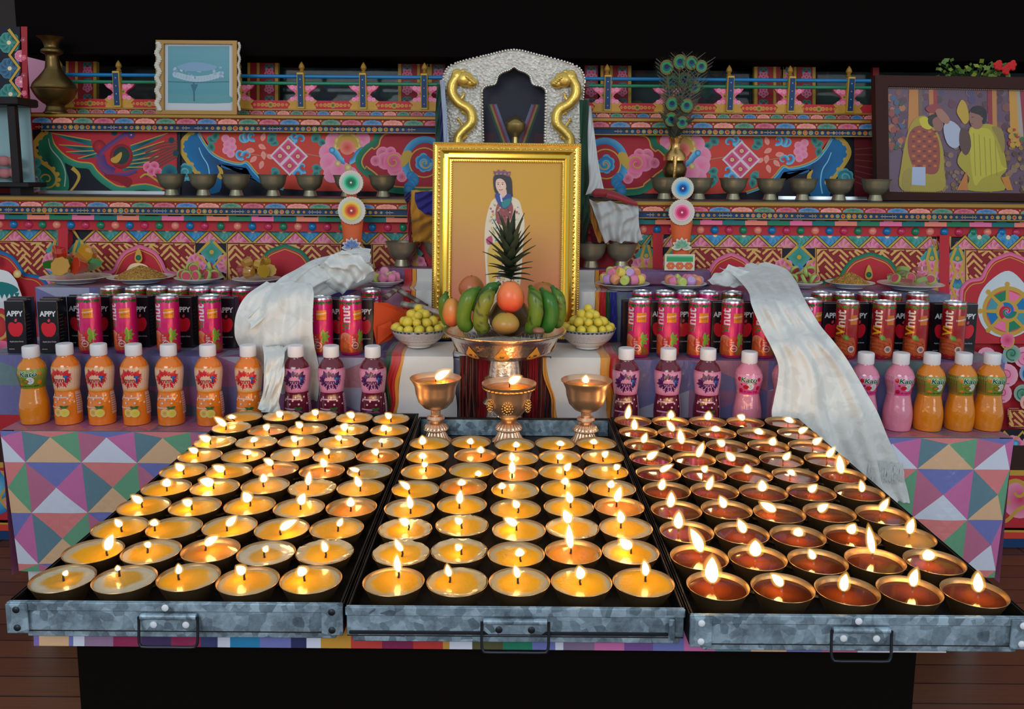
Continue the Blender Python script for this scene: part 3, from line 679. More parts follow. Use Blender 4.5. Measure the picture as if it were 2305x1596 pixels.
# left flank: painted post with zigzag
YF = 2.66
post = thing('painted_post', 'painted wooden post with gold zigzag and pink blossoms at the left edge', 'post', tuple(at_y(30, 440, YF)))
p = Painter(onplane(YF)); a = at_y(-120, 449, YF); b2 = at_y(64, 449, YF)
g2 = MB(); g2.box(a.x, b2.x, YF, YF + .05, SHELF1 + .0006, zat(128, YF), RED); p.add(g2); p.up(2)
p.T = unroll
p.fill([(-100, 60), (45, 60), (45, 424), (-100, 424)], NAVY); p.up()
for k in range(6):
    v = 100 + 58 * k; p.flower(20 + k * 2, v - 4, 24, 9, mix([GREEN, DBLUE][k % 2], LBLUE, .25), [DGREEN, S(30, 50, 80)][k % 2], CREAM, 0, .2)
    p.flower(46 + k * 1.0, v + 26, 13, 9, mix(PINK, WHITE, .15), S(176, 70, 80, 1.2), CREAM, 0, .2)
p.up(3); pts = []
for k in range(7): pts += [(20 + k * 2, 66 + 58 * k), (42 + k * 2, min(421, 95 + 58 * k))]
p.stroke(pts, 9, NAVY); p.up(); p.stroke(pts, 6.5, YEL); p.up(); p.fill([(48, 60), (62, 60), (64, 424), (58, 424)], S(150, 34, 44, 1.3)); p.up()
for k in range(9): p.flower(53 + k * .6, 90 + 40 * k, 6.5, 5, PINK if k % 2 else S(120, 70, 90), ROSE, YEL, .3, .3)
p.T = None
p.build('painted_front', PAINT, post, smooth=0)
LAMPS = {
 'left': [(131,1298,142.4,1293.9,151.1,1284.4,10.4,"d"),(264,1300,268.2,1283.5,263.9,1273.1,10.4,"d"),(404,1300,401.8,1291.3,401,1270.5,13,"s"),(544,1300,549.7,1291.3,532.4,1274.9,20,"s"),(690,1300,685.1,1293.9,673.8,1276.6,22.6,"s"),(208,1238,240.4,1237.5,253.4,1203.7,19.1,"s"),(333,1238,331.5,1231.5,336.7,1220.2,13.9,"w"),(466,1237,462.1,1226.3,489.9,1207.2,16.5,"o"),(594,1246,594.9,1241.9,601.8,1228.9,12.1,"d"),(725,1243,732.8,1241.9,725.9,1218.5,13.9,"c"),(265,1186,273.4,1184.6,259.5,1169,13,"s"),(386,1188,348,1182.9,348,1169,17.4,"s"),(514,1185,510.7,1182.9,531.5,1162.1,14.8,"s"),(627,1190,631.3,1191.6,667.7,1170.7,16.5,"s"),(752,1188,760.6,1183.8,770.1,1167.3,11.3,"s"),(322,1140,319.4,1130.8,296.8,1116.1,14.8,"s"),(438,1140,431.3,1136,411.4,1126.5,16.5,"s"),(563,1137,562.8,1128.2,548,1108.3,20,"s"),(672,1142,676.4,1135.2,685.1,1110.9,17.4,"w"),(790,1142,789.2,1139.5,789.2,1120.4,17.4,"o"),(373,1098,375,1094.6,376.4,1077.3,18.7,"s"),(484,1095,480.5,1089.1,449.9,1080.8,19.4,"s"),(597,1092,592.9,1084.9,592.2,1066.9,15.3,"s"),(703,1098,693.1,1091.4,696.9,1061.8,12.1,"c"),(812,1097,810.8,1094.5,800.2,1071.7,13.7,"s"),(408,1058,413.1,1057.2,395.8,1044,16,"s"),(510,1058,505.5,1058.5,480.5,1048.8,15.3,"s"),(616,1052,614.2,1045.9,594.4,1033.7,12.9,"o"),(728,1055,731.8,1051.2,723.5,1032.2,14.4,"o"),(832,1060,808.5,1059.6,787.3,1054.2,9.1,"d"),(445,1025,445.1,1017.6,425.6,1010,12.5,"s"),(545,1025,556.8,1023.1,556.8,1012.7,19.4,"s"),(659,1025,662,1025.4,674.1,1012.5,12.9,"s"),(750,1028,740.2,1021.6,728.8,1010.2,12.1,"w"),(848,1025,851.8,1020.8,836.6,1014.8,13.7,"o"),(480,995,473.5,990.5,449.9,982.2,14.6,"c"),(577,996,572.1,994.7,569.3,984.3,16,"c"),(670,993,669.6,992,655.9,982.9,12.9,"s"),(763,997,768.3,989,754.6,982.9,11.4,"c"),(862,996,859.4,995.8,857.9,988.2,8.4,"d"),(513,962,508.2,958.6,484,939.8,12.5,"c"),(601,967,605.4,965.5,592.9,958.6,13.9,"o"),(687,965,680.2,961.6,666.5,951,12.9,"s"),(785,967,781.9,964.7,766.8,958.6,16.7,"c"),(877,967,868.5,968.5,860.9,957.1,16.7,"s"),(545,937,520.7,941.9,521.4,933.6,15.3,"s"),(632,936,636.2,935.1,622.5,927.5,13.7,"c"),(716,936,715.1,932.8,703,924.4,12.9,"c"),(798,940,797.1,938.8,780.4,930.5,12.9,"c"),(880,943,879.9,941.1,867.7,930.5,12.1,"c")],
 'middle': [(886,1308,897.2,1286.5,893.7,1249.2,14.8,"s"),(1031.5,1309,1012.6,1296.9,1006.5,1270.9,13,"c"),(1170,1308,1166.2,1299.5,1158.4,1273.5,13.9,"w"),(1311,1309,1306.8,1302.3,1303.1,1275,20,"s"),(1454,1310,1453.5,1295.1,1449.8,1262.3,15.5,"s"),(903,1243.6,905,1239.7,890.2,1213.6,13,"c"),(1035,1239,1038.6,1235.3,1025.6,1225.8,15.6,"c"),(1163,1246,1172.2,1250.9,1167.9,1234.4,20,"s"),(1288.6,1241,1284.9,1233.1,1280.3,1180.3,15.5,"o"),(1418.8,1241,1420.7,1233.1,1395.1,1213.1,21.9,"w"),(912,1191,919.7,1180.7,899.8,1168.5,17.4,"c"),(1040,1180,1039.5,1177.2,1024.7,1165.9,14.8,"c"),(1169,1188,1162.7,1181.5,1135.8,1166.8,16.5,"s"),(1287,1184,1281.3,1176.6,1269.4,1147.5,18.2,"c"),(1407.8,1182.6,1397.9,1176.6,1395.1,1149.3,16.4,"w"),(921,1143,924.1,1144.2,919.7,1114.7,13,"w"),(1040,1132.6,1034.3,1132.9,1036.9,1104.3,13.9,"s"),(1161,1142,1166.2,1142.5,1155.7,1126,14.8,"s"),(1281,1138.5,1284.9,1131.1,1276.7,1106.5,14.6,"s"),(1393,1138,1387.9,1129.2,1397,1096.4,15.5,"o"),(930,1100,921.5,1100.8,899.8,1084.3,12.1,"s"),(1044.6,1090.6,1038.6,1092.1,1037.7,1079.1,17.4,"o"),(1160,1100,1130.6,1100,1128.9,1086.9,15.6,"s"),(1270.6,1096.4,1271.2,1090.1,1273.1,1074.6,15.5,"s"),(1377.5,1097.5,1370.5,1096.4,1378.7,1081.9,15.5,"s"),(954,1058,958.5,1050.8,951.5,1040.3,12.9,"s"),(1060,1058,1076.3,1070.7,1076.8,1059.7,14.1,"s"),(1161,1063,1152.9,1064.9,1152.9,1036.8,13.6,"o"),(1264,1060,1272.4,1059,1284.1,1042.6,12.9,"s"),(1363.7,1061,1390.7,1056.7,1383.7,1046.1,14.1,"s"),(962,1028,950.3,1031.4,951.5,1019.7,16.4,"s"),(1074,1026,1082.6,1019.2,1082.6,1005.1,14.5,"o"),(1161,1033,1152.9,1036.8,1151.3,1019.2,12.2,"s"),(1258.6,1030,1256,1033.3,1264.2,1021.1,14.1,"s"),(1353,1029,1357.9,1028.6,1368.5,1016.9,12.9,"s"),(962,997.5,951,1000.5,950.3,981.7,14.1,"s"),(1060,997.5,1059.2,999.3,1060.4,986.9,13.6,"s"),(1160,1004,1161.1,1006.3,1161.1,994.6,14.1,"s"),(1251.7,1001.7,1260.7,1002.8,1261.9,992.3,16.9,"s"),(1341,1000,1336.8,999.3,1338,988.7,15.2,"s")],
 'right': [(1616,1317,1604.1,1309.9,1603.2,1254.5,29.1,"r"),(1766,1322,1760.5,1317.7,1737.2,1293.4,18.5,"r"),(1910,1328,1898.5,1329,1904.6,1292.3,19.4,"r"),(2046,1328,2054.5,1318.8,2063.7,1281.1,18.4,"r"),(2187.5,1333,2202.3,1331,2201.3,1289.2,20.4,"r"),(1572.8,1253,1578.9,1240.9,1554.6,1190.4,21.4,"r"),(1700,1255,1700.3,1250.7,1700.3,1216.7,26.2,"r"),(1834.6,1260,1832.4,1257.5,1821.7,1237.1,14.6,"r"),(1965,1260,1964.8,1244.3,1955.6,1186.2,15.3,"r"),(2095.5,1263.6,2090.2,1259.6,2087.1,1237.2,25.5,"r"),(1539.4,1195.6,1527.4,1188.5,1528.4,1152.6,19.4,"r"),(1666,1199,1676,1198.2,1662.4,1170,16.5,"r"),(1794.6,1206.7,1796.4,1206,1798.4,1188.5,21.4,"r"),(1917.6,1206,1910.7,1199.5,1924,1180.1,19.4,"r"),(2041.7,1207.7,2046.3,1200.5,2055.5,1167.9,16.3,"h"),(1516,1147,1508,1140.9,1510.9,1107.9,16.5,"r"),(1630.7,1147,1631.3,1141.9,1620.7,1117.6,15.5,"r"),(1747,1153,1745,1149.6,1712,1131.2,16.5,"r"),(1861.8,1153,1842.4,1150.5,1863.8,1135.3,15.3,"r"),(1980,1157.4,1981.1,1149.5,1999.4,1123,13.3,"r"),(1495.6,1103,1487.6,1102.1,1493.4,1078.7,14.6,"r"),(1602,1104,1592.5,1102.1,1604.1,1072.9,13.6,"r"),(1712,1107,1715.8,1105,1714.9,1081.7,18.5,"r"),(1825.6,1107.5,1820.7,1105.9,1838.2,1091.4,14.6,"r"),(1935,1107.5,1940.3,1106.7,1937.3,1082.2,12.2,"r"),(1478.4,1064.7,1486.2,1060.6,1513.3,1046.7,11.8,"r"),(1580,1065,1582.7,1062,1591.7,1049.5,13.9,"r"),(1682,1067,1684,1064.1,1680.6,1046.7,16,"r"),(1785,1069,1778.8,1068.3,1784.4,1057.9,18,"r"),(1896,1069,1894.1,1064.8,1889.2,1025.2,16.7,"r"),(1464.6,1030,1457.7,1032.9,1480,1016.9,13.9,"r"),(1560,1032,1570.2,1028,1582.7,997.5,13.2,"r"),(1657,1033.7,1652.8,1035.6,1635.4,1018.3,13.9,"r"),(1759,1034.4,1763.6,1034.3,1778.1,1018.3,12.5,"r"),(1860,1033.7,1861.4,1028,1878.8,1007.2,13.2,"r"),(1445.7,1000,1446.6,996.1,1455,975.9,11.8,"r"),(1525.6,1002,1535.5,998.2,1530.6,966.9,13.9,"r"),(1633.5,1004,1629.9,1003,1614.6,991.9,13.9,"r"),(1730,1003,1735.8,1001.6,1742.7,985,16,"r"),(1822,1004,1830.2,998.9,1849.6,986.4,13.2,"r"),(1431,971.7,1429.3,966.9,1427.9,944,12.5,"r"),(1518.7,973,1516.7,969.7,1502.2,948.2,11.8,"r"),(1612,974,1609.8,970.4,1610.5,959.3,19.4,"r"),(1703,975,1705.9,976.6,1709.4,964.8,19.4,"r"),(1794.6,975,1798.3,973.9,1817.7,963.4,11.8,"r"),(1424,948,1411.2,941.9,1416.1,912.8,11.1,"r"),(1506.7,949,1509.1,941.9,1510.5,924.6,13.2,"r"),(1591,949,1592.4,944.7,1595.2,926.7,13.9,"r"),(1675.6,950,1675.7,943.3,1660.4,935.7,11.8,"r"),(1765,950,1774.7,950.3,1778.1,939.8,20.8,"r")],
}
# ------------------------------------------------------------------ tables, patchwork cloth, trays
ZT = .538; YT = 1.952; Z2 = .693; Y2 = 2.08; Z3 = .833; Y3 = 2.318; Z4 = .880; Y4 = 2.445
XL, XR = xat(2, 978, YT), xat(2281, 978, YT)
wood = mat('dark_wood')
tbl = thing('offering_table', 'long low wooden offering table hidden under the patchwork cloth', 'table', (0, 2.2, 0))
g = MB(); g.box(XL + .02, XR - .02, YT + .02, 2.50, ZT - .04, ZT - .004); g.build('table_top', wood, tbl)
for x in (XL + .05, XR - .05):
    for y in (YT + .05, 2.46):
        g = MB(); g.box(x - .025, x + .025, y - .025, y + .025, 0, ZT - .04); g.build('leg', wood, tbl)
cl = mat('plastic_covered_cloth', attr=True, rough=.6, spec=.4, Coat_Weight=.8, Coat_Roughness=.22)
nt = cl.node_tree; b = nt.nodes['Principled BSDF']; tc = nt.nodes.new('ShaderNodeTexCoord'); mp = nt.nodes.new('ShaderNodeMapping'); mp.inputs['Scale'].default_value = (9, 9, 3.5)
nz = nt.nodes.new('ShaderNodeTexNoise'); nz.inputs['Scale'].default_value = 3.5; nz.inputs['Detail'].default_value = 5; nz.inputs['Distortion'].default_value = 1.5
bp = nt.nodes.new('ShaderNodeBump'); bp.inputs['Strength'].default_value = .6; bp.inputs['Distance'].default_value = .01
nt.links.new(tc.outputs['Object'], mp.inputs[0]); nt.links.new(mp.outputs[0], nz.inputs['Vector']); nt.links.new(nz.outputs[0], bp.inputs['Height']); nt.links.new(bp.outputs[0], b.inputs['Coat Normal'])
cloth = thing('patchwork_tablecloth', 'patchwork cloth of coloured triangles under clear plastic on the stepped offering table', 'tablecloth', (0, 2.2, ZT))
MAG, ROS, TEA, GRN, BEI, WHT, BLU, COR = [mix(c, (.62, .62, .70), .17) for c in (S(186, 62, 138, 1.25), S(170, 60, 104, 1.25), S(34, 98, 112, 1.25), S(48, 138, 84, 1.25), S(208, 160, 106, 1.25), S(206, 212, 226, 1.15), S(66, 78, 160, 1.25), S(208, 94, 88, 1.25))]  # pale mix puts the milky sheen of the plastic into the cloth colours
def drape(p, tri, c, n=2):
    if n == 0: p.poly([p.q(t) for t in tri], c); return
    a, b2, d = tri; ab, bd, da = [((x[0] + y[0]) / 2, (x[1] + y[1]) / 2) for x, y in ((a, b2), (b2, d), (d, a))]
    for t in ((a, ab, da), (ab, b2, bd), (da, bd, d), (ab, bd, da)): drape(p, t, c, n - 1)
base = onplane(YT)
def wav(u, v, w):
    vv = max(v, 979); uu = 1152 + (u - 1152) * (1 - .00014 * (vv - 990))
    q = base(uu, min(vv, 1288), w); k = (vv - 979) / 310
    q.y -= .012 * k * (sin(u * .021) + .6 * sin(u * .047 + 1)) * .5 + .01 * k
    return q
p = Painter(wav); UL, UR = 2, 2281
def clipx(tri):
    return [(max(UL, min(UR, a)), max(979, min(1288, b2))) for a, b2 in tri]
def area3(t): return abs((t[1][0] - t[0][0]) * (t[2][1] - t[0][1]) - (t[2][0] - t[0][0]) * (t[1][1] - t[0][1]))
ST = 126.4
for j in range(-1, 4):
    for i in range(-1, 19):
        cx, cy = 113 + ST * i, 1048 + 112 * j; hx, hy = ST / 2, 56
        par = (i + j) % 2 == 0
        for pts, c in ((((cx, cy - hy), (cx + hx, cy), (cx - hx, cy)), BEI if par else WHT), (((cx, cy + hy), (cx + hx, cy), (cx - hx, cy)), BLU if par else COR)):
            t = clipx(pts)
            if area3(t) > 4: drape(p, t, c)
        vx, vy = cx + hx, cy + hy
        l, r = ((MAG, TEA) if (i + j) % 2 == 0 else (GRN, ROS))
        for pts, c in ((((vx, vy - hy), (vx, vy + hy), (vx - hx, vy)), l), (((vx, vy - hy), (vx, vy + hy), (vx + hx, vy)), r)):
            t = clipx(pts)
            if area3(t) > 4: drape(p, t, c)
p.build('front_drape', cl, cloth, smooth=60)
# table top and the two steps behind, in the same cloth
rnd = random.Random(11)
def patches(name, fn, nu, nv, cols, seed):
    r = random.Random(seed); g = MB(); cs = [[(r.choice(cols), r.choice(cols), r.random() < .5) for j in range(nv)] for i in range(nu)]
    for i in range(nu):
        for j in range(nv):
            a, b2, c, d = fn(i / nu, j / nv), fn((i + 1) / nu, j / nv), fn((i + 1) / nu, (j + 1) / nv), fn(i / nu, (j + 1) / nv)
            c1, c2, f = cs[i][j]
            if f: g.poly([a, b2, c], c1); g.poly([a, c, d], c2)
            else: g.poly([a, b2, d], c1); g.poly([b2, c, d], c2)
    return g.build(name, cl, cloth, smooth=0)
ALLC = [MAG, ROS, TEA, GRN, BLU, COR, BEI]
DUL = [mix(mix(c, S(120, 110, 160), .5), (.05, .05, .08), .22) for c in (BLU, ROS, WHT, TEA, BLU, BLU, MAG, COR, GRN)]  # step colours: same cloth muted, with the milky sheen mixed in
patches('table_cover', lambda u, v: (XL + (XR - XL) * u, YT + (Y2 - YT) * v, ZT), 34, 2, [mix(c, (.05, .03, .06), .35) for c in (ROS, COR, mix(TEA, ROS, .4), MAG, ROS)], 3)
XL2, XR2 = xat(-40, 805, Y2), xat(2262, 820, Y2)
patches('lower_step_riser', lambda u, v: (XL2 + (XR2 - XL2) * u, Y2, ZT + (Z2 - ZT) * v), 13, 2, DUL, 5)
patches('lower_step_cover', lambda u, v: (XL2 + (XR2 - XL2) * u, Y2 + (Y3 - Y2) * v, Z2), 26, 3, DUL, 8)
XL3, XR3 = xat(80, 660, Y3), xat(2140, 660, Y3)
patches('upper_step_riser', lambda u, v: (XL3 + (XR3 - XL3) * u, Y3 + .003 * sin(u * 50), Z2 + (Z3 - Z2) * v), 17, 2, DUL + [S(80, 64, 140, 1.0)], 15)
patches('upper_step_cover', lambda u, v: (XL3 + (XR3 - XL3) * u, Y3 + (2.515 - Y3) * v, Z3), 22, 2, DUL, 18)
for x, k in ((XR2, 1), (XR3, 2)):
    g = MB(); a = (Y2, ZT, Z2) if k == 1 else (Y3, Z2, Z3)
    g.grid(lambda u, v: (x, a[0] + (2.515 - a[0]) * u, a[1] + (a[2] - a[1]) * v), 4, 2, S(130, 120, 180)); g.build('step_side', cl, cloth, smooth=0)
g = MB(); g.grid(lambda u, v: (XL3, Y3 + (2.515 - Y3) * u, Z2 + (Z3 - Z2) * v), 4, 2, S(90, 70, 150)); g.build('step_side', cl, cloth, smooth=0)
g = MB(); g.grid(lambda u, v: (XR, YT + (2.515 - YT) * u, .17 + (ZT - .17) * v), 4, 4, MAG); g.build('step_side', cl, cloth, smooth=0)
g = MB(); g.grid(lambda u, v: (XL, YT + (2.515 - YT) * u, .17 + (ZT - .17) * v), 4, 4, MAG); g.build('step_side', cl, cloth, smooth=0)
# top centre block that carries the small bowls
X4L, X4R = xat(850, 600, Y4), xat(1602, 620, Y4)
blk = thing('cloth_covered_block', 'low block under purple cloth and clear plastic at the foot of the altar', 'stand', ((X4L + X4R) / 2, 2.48, Z3))
g = MB(); g.box(X4L, X4R, Y4, 2.515, Z3 + .001, Z4, None, .006); g.C = [S(120, 86, 130) if k % 3 else S(150, 90, 110) for k in range(len(g.V))]; g.build('cover', cl, blk)
# front table under the trays
ft = thing('tray_table', 'dark low table with a striped cloth edge carrying the metal trays', 'table', (0, 1.45, 0))
ZF = .5555; YF1 = 1.07; fx0, fx1 = xat(76, 1430, YF1), .60
g = MB(); g.box(fx0 + .01, fx1, YF1 + .01, 1.90, ZF - .05, ZF - .003); g.build('table_top', wood, ft)
dk = mat('dark_recess_wood', S(16, 10, 9), .85, spec=.05)
g = MB(); g.box(fx0 + .03, fx1 - .02, YF1 + .05, YF1 + .07, .02, ZF - .05); g.build('front_board', dk, ft)
for x in (fx0 + .06, fx1 - .05):
    for y in (YF1 + .1, 1.85):
        g = MB(); g.box(x - .025, x + .025, y - .025, y + .025, 0, ZF - .05); g.build('leg', wood, ft)
tcl = thing('striped_table_cover', 'striped multicoloured cloth cover under the trays, hanging over the front table edge', 'tablecloth', (0, YF1, ZF))
g = MB(); g.poly([(fx0, YF1, ZF), (fx1, YF1, ZF), (fx1, 1.9, ZF), (fx0, 1.9, ZF)], BLU); g.build('top_sheet', cl, tcl, smooth=0)
bs = onplane(YF1)
p = Painter(bs); pxs = [(76, S(130, 110, 180)), (88, BEI), (155, BLU), (165, WHT), (190, S(150, 120, 150)), (255, S(150, 36, 84)), (318, S(60, 44, 92)), (385, S(150, 36, 84)), (452, S(50, 60, 110)), (490, WHT), (518, S(20, 130, 180)), (585, BLU), (655, S(30, 40, 90)), (690, WHT), (722, S(206, 150, 50)), (790, S(196, 60, 52)), (860, S(130, 24, 74)), (930, S(190, 50, 48)), (997, S(196, 150, 60)), (1012, WHT), (1063, S(84, 84, 50)), (1132, S(16, 130, 98)), (1198, BLU), (1250, WHT), (1268, S(130, 110, 140)), (1338, MAG), (1405, S(120, 80, 150)), (1470, BLU), (1540, MAG), (1610, TEA), (1690, BEI), (1770, BLU), (1850, ROS), (1930, WHT)]
vb = 1462
for (a, c), (a2, _) in zip(pxs, pxs[1:] + [(2010, None)]):
    for k in range(3): p.fill([(a + (a2 - a) * k / 3, 1400), (a + (a2 - a) * (k + 1) / 3, 1400), (a + (a2 - a) * (k + 1) / 3, vb), (a + (a2 - a) * k / 3, vb)], mix(c, WHT, 0))
p.xf(Matrix.Identity(4)); p.V = [(x, y, min(z, ZF)) for x, y, z in p.V]
p.build('front_hem', cl, tcl, smooth=0)
g = MB(); g.poly([(fx0, YF1, ZF), (fx0, 1.9, ZF), (fx0, 1.9, ZF - .045), (fx0, YF1, ZF - .045)], S(130, 110, 180)); g.build('side_hem', cl, tcl, smooth=0)
# galvanised trays
galv = mat('galvanised_steel', rough=.42, metal=.3)
mottle(galv, S(112, 132, 144), S(180, 204, 218), 85, .1, .9, 4, 'VORONOI')
nt = galv.node_tree; b = nt.nodes['Principled BSDF']
nz = nt.nodes.new('ShaderNodeTexNoise'); nz.inputs['Scale'].default_value = 22; nz.inputs['Detail'].default_value = 7; nz.inputs['Roughness'].default_value = .7
rp = nt.nodes.new('ShaderNodeValToRGB'); rp.color_ramp.elements[0].position = .34; rp.color_ramp.elements[1].position = .58; rp.color_ramp.elements[0].color = (.22, .22, .24, 1); rp.color_ramp.elements[1].color = (1, 1, 1, 1)
tc = nt.nodes.new('ShaderNodeTexCoord'); nt.links.new(tc.outputs['Object'], nz.inputs['Vector']); nt.links.new(nz.outputs[0], rp.inputs[0])
lk = [l for l in nt.links if l.to_socket == b.inputs['Base Color']][0]; src = lk.from_socket; mx = nt.nodes.new('ShaderNodeMix'); mx.data_type = 'RGBA'; mx.blend_type = 'MULTIPLY'; mx.inputs['Factor'].default_value = .8
nt.links.new(src, mx.inputs['A']); nt.links.new(rp.outputs[0], mx.inputs['B']); nt.links.new(mx.outputs['Result'], b.inputs['Base Color'])
pan_steel = mat('dark_steel', rough=.5, metal=.5); mottle(pan_steel, (.012, .010, .009), (.05, .042, .036), 30, .35, .75)  # dark mottled steel for the tray pans
whitem = mat('screw_white', S(226, 228, 232), .4); darkm = mat('dark_iron', S(52, 56, 62), .45, .8)
ZR = .598; ZB = .5562
def tray(label, x0, x1, y0, y1, style):
    t = thing('metal_tray', label, 'tray', ((x0 + x1) / 2, (y0 + y1) / 2, ZB), 'galvanised lamp trays')
    th = .0016; g = MB()
    g.box(x0, x1, y0, y1, ZB, ZB + th)
    for a in ((x0, x0 + th, y0, y1), (x1 - th, x1, y0, y1), (x0, x1, y1 - th, y1)): g.box(*a, ZB, ZR)
    g.box(x0 - .001, x0 + .004, y0, y1, ZR - .003, ZR); g.box(x1 - .004, x1 + .001, y0, y1, ZR - .003, ZR); g.box(x0, x1, y1 - .004, y1 + .001, ZR - .003, ZR)
    g.build('pan', pan_steel, t)
    if style == 'm':
        g = MB(); g.box(x0 + .003, x1 - .003, y1 - .0065, y1 - .004, ZB + .005, ZR - .004); g.box(x0 + .003, x1 - .003, y1 - .012, y1 - .004, ZB + .003, ZB + .012); g.build('back_panel', galv, t)
    g = MB(); g.box(x0, x1, y0 - .002, y0 + .0005, ZB + .002, ZR + .001, None, .0008); g.build('front_panel', galv, t)
    g = MB(); g.box(x0 - .001, x1 + .001, y0 - .006, y0 - .002, ZR - .011, ZR + .001, None, .0012); g.build('top_lip', galv, t)
    g = MB(); xo = .018 if style != 'm' else .006; g.box(x0 + xo, x1 - xo * .6, y0 + .004, y0 + .012, ZB - .012 + .002, ZB + .004, None, .001); g.build('lower_strip', galv, t)
    if style != 'm':
        for s2, xa in ((0, x0), (1, x1 - .026)):
            g = MB(); g.box(xa - .001, xa + .027, y0 - .0085, y0 - .006, ZB + .001, ZR - .0005, None, .0008); br = g.build('corner_bracket', galv, t)
            for z in (ZB + .009, ZR - .008):
                g = MB(); g.lathe([(.0045, 0), (.0045, .001), (.003, .0022), (0, .0025)], 12); g.xf(Matrix.Translation((xa + .013, y0 - .0085, z)) @ Matrix.Rotation(pi / 2, 4, 'X'))
                g.build('screw', darkm if style == 'l' else whitem, br)
    else:
        g = MB(); g.box(x0 + .003, x1 - .02, y0 - .004, y0 - .001, ZB + .004, ZB + .009, None, .001); g.build('middle_ridge', darkm, t)
        g = MB(); g.box(x1 - .02, x1 - .012, y0 - .008, y0 - .002, ZB + .001, ZR - .012, None, .001); g.build('corner_bracket', galv, t)
    xc = (x0 + x1) / 2; hw = .038 if style != 'm' else .043
    if style == 'l': xc -= .008
    g = MB(); o = [(xc - hw * .95, ZR - .016), (xc + hw * .95, ZR - .016), (xc + hw * .95, ZB + .011), (xc + hw * .8, ZB + .006), (xc - hw * .8, ZB + .006), (xc - hw * .95, ZB + .011)]
    g.prism([(a, y0 - .0042, z) for a, z in o], (0, .0025, 0)); g.tube([(xc - hw * .95, y0 - .0065, ZR - .0165), (xc + hw * .95, y0 - .0065, ZR - .0165)], .0045, 10)
    hp = g.build('handle_plate', galv, t)
    for s2 in (-1, 1):
        g = MB(); g.lathe([(.0046, 0), (.0046, .001), (.003, .002), (0, .0022)], 14); g.xf(Matrix.Translation((xc + s2 * .021, y0 - .0042, ZB + .0125)) @ Matrix.Rotation(pi / 2, 4, 'X')); g.build('screw', whitem if style != 'm' else darkm, hp)
    g = MB(); lo = ZB - .014; yy = y0 - .0085
    pts = cat([(xc - hw, ZR - .0165), (xc - hw, ZR - .02), (xc - hw, lo + .01), (xc - hw + .002, lo + .002), (xc - hw + .008, lo), (xc, lo), (xc + hw - .008, lo), (xc + hw - .002, lo + .002), (xc + hw, lo + .01), (xc + hw, ZR - .02), (xc + hw, ZR - .0165)], False, 4)
    g.tube([(a, yy - .004 * (1 - (z - lo) / .03 if z < lo + .03 else 0), z) for a, z in pts], .0019, 8); g.build('handle', darkm, t)
    if style != 'm':
        g = MB(); g.lathe([(.0046, 0), (.0046, .001), (.003, .002), (0, .0022)], 14); g.xf(Matrix.Translation((xc - .004, y0 - .006, ZR - .005)) @ Matrix.Rotation(pi / 2, 4, 'X')); g.build('screw', whitem, t)
    return t
tray('left galvanised tray of yellow butter lamps with rusty corner brackets', -.650, -.2165, 1.030, 1.912, 'l')
tray('middle galvanised tray of butter lamps with three goblets at its back', -.2105, .2255, 1.024, 1.885, 'm')
tray('right galvanised tray of dark red oil lamps with white screws', .2305, .664, 1.010, 1.895, 'r')

# ------------------------------------------------------------------ butter lamps
brass = bump(mat('lamp_brass', (.46, .27, .12), .38, .95), 220, .1)
butter = mat('butter', attr=True, rough=.4, spec=.25, Subsurface_Weight=.35, Subsurface_Scale=.014, Coat_Weight=.5, Coat_Roughness=.06)
butter.node_tree.nodes['Principled BSDF'].inputs['Subsurface Radius'].default_value = (1, .5, .15)
bump(butter, 210, .3, 4)
oil = mat('red_oil', attr=True, rough=.06, spec=.6, Coat_Weight=.6, Coat_Roughness=.02)
wickm = mat('burnt_wick', attr=True, rough=.8)
fl = bpy.data.materials.new('flame'); fl.use_nodes = True; nt = fl.node_tree; nt.nodes.remove(nt.nodes['Principled BSDF'])
em = nt.nodes.new('ShaderNodeEmission'); a = nt.nodes.new('ShaderNodeAttribute'); a.attribute_name = 'Col'; em.inputs[1].default_value = 26.0
nt.links.new(a.outputs['Color'], em.inputs[0]); nt.links.new(em.outputs[0], nt.nodes['Material Output'].inputs['Surface']); FLAME = fl
FC0, FC1, FC2, FC3 = (.20, .05, .02), (.95, .42, .10), (1, .62, .24), (1, .40, .07)
ma = bpy.data.materials.new('flame_halo'); ma.use_nodes = True; nt = ma.node_tree; nt.nodes.remove(nt.nodes['Principled BSDF'])  # faint glowing shells added round each flame to imitate its halo of light
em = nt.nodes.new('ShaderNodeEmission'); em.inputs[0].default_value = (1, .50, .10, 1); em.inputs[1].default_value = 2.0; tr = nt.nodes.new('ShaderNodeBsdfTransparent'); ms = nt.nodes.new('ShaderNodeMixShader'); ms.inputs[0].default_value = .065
nt.links.new(tr.outputs[0], ms.inputs[1]); nt.links.new(em.outputs[0], ms.inputs[2]); nt.links.new(ms.outputs[0], nt.nodes['Material Output'].inputs['Surface']); HALO = ma; ma.cycles.emission_sampling = 'NONE'
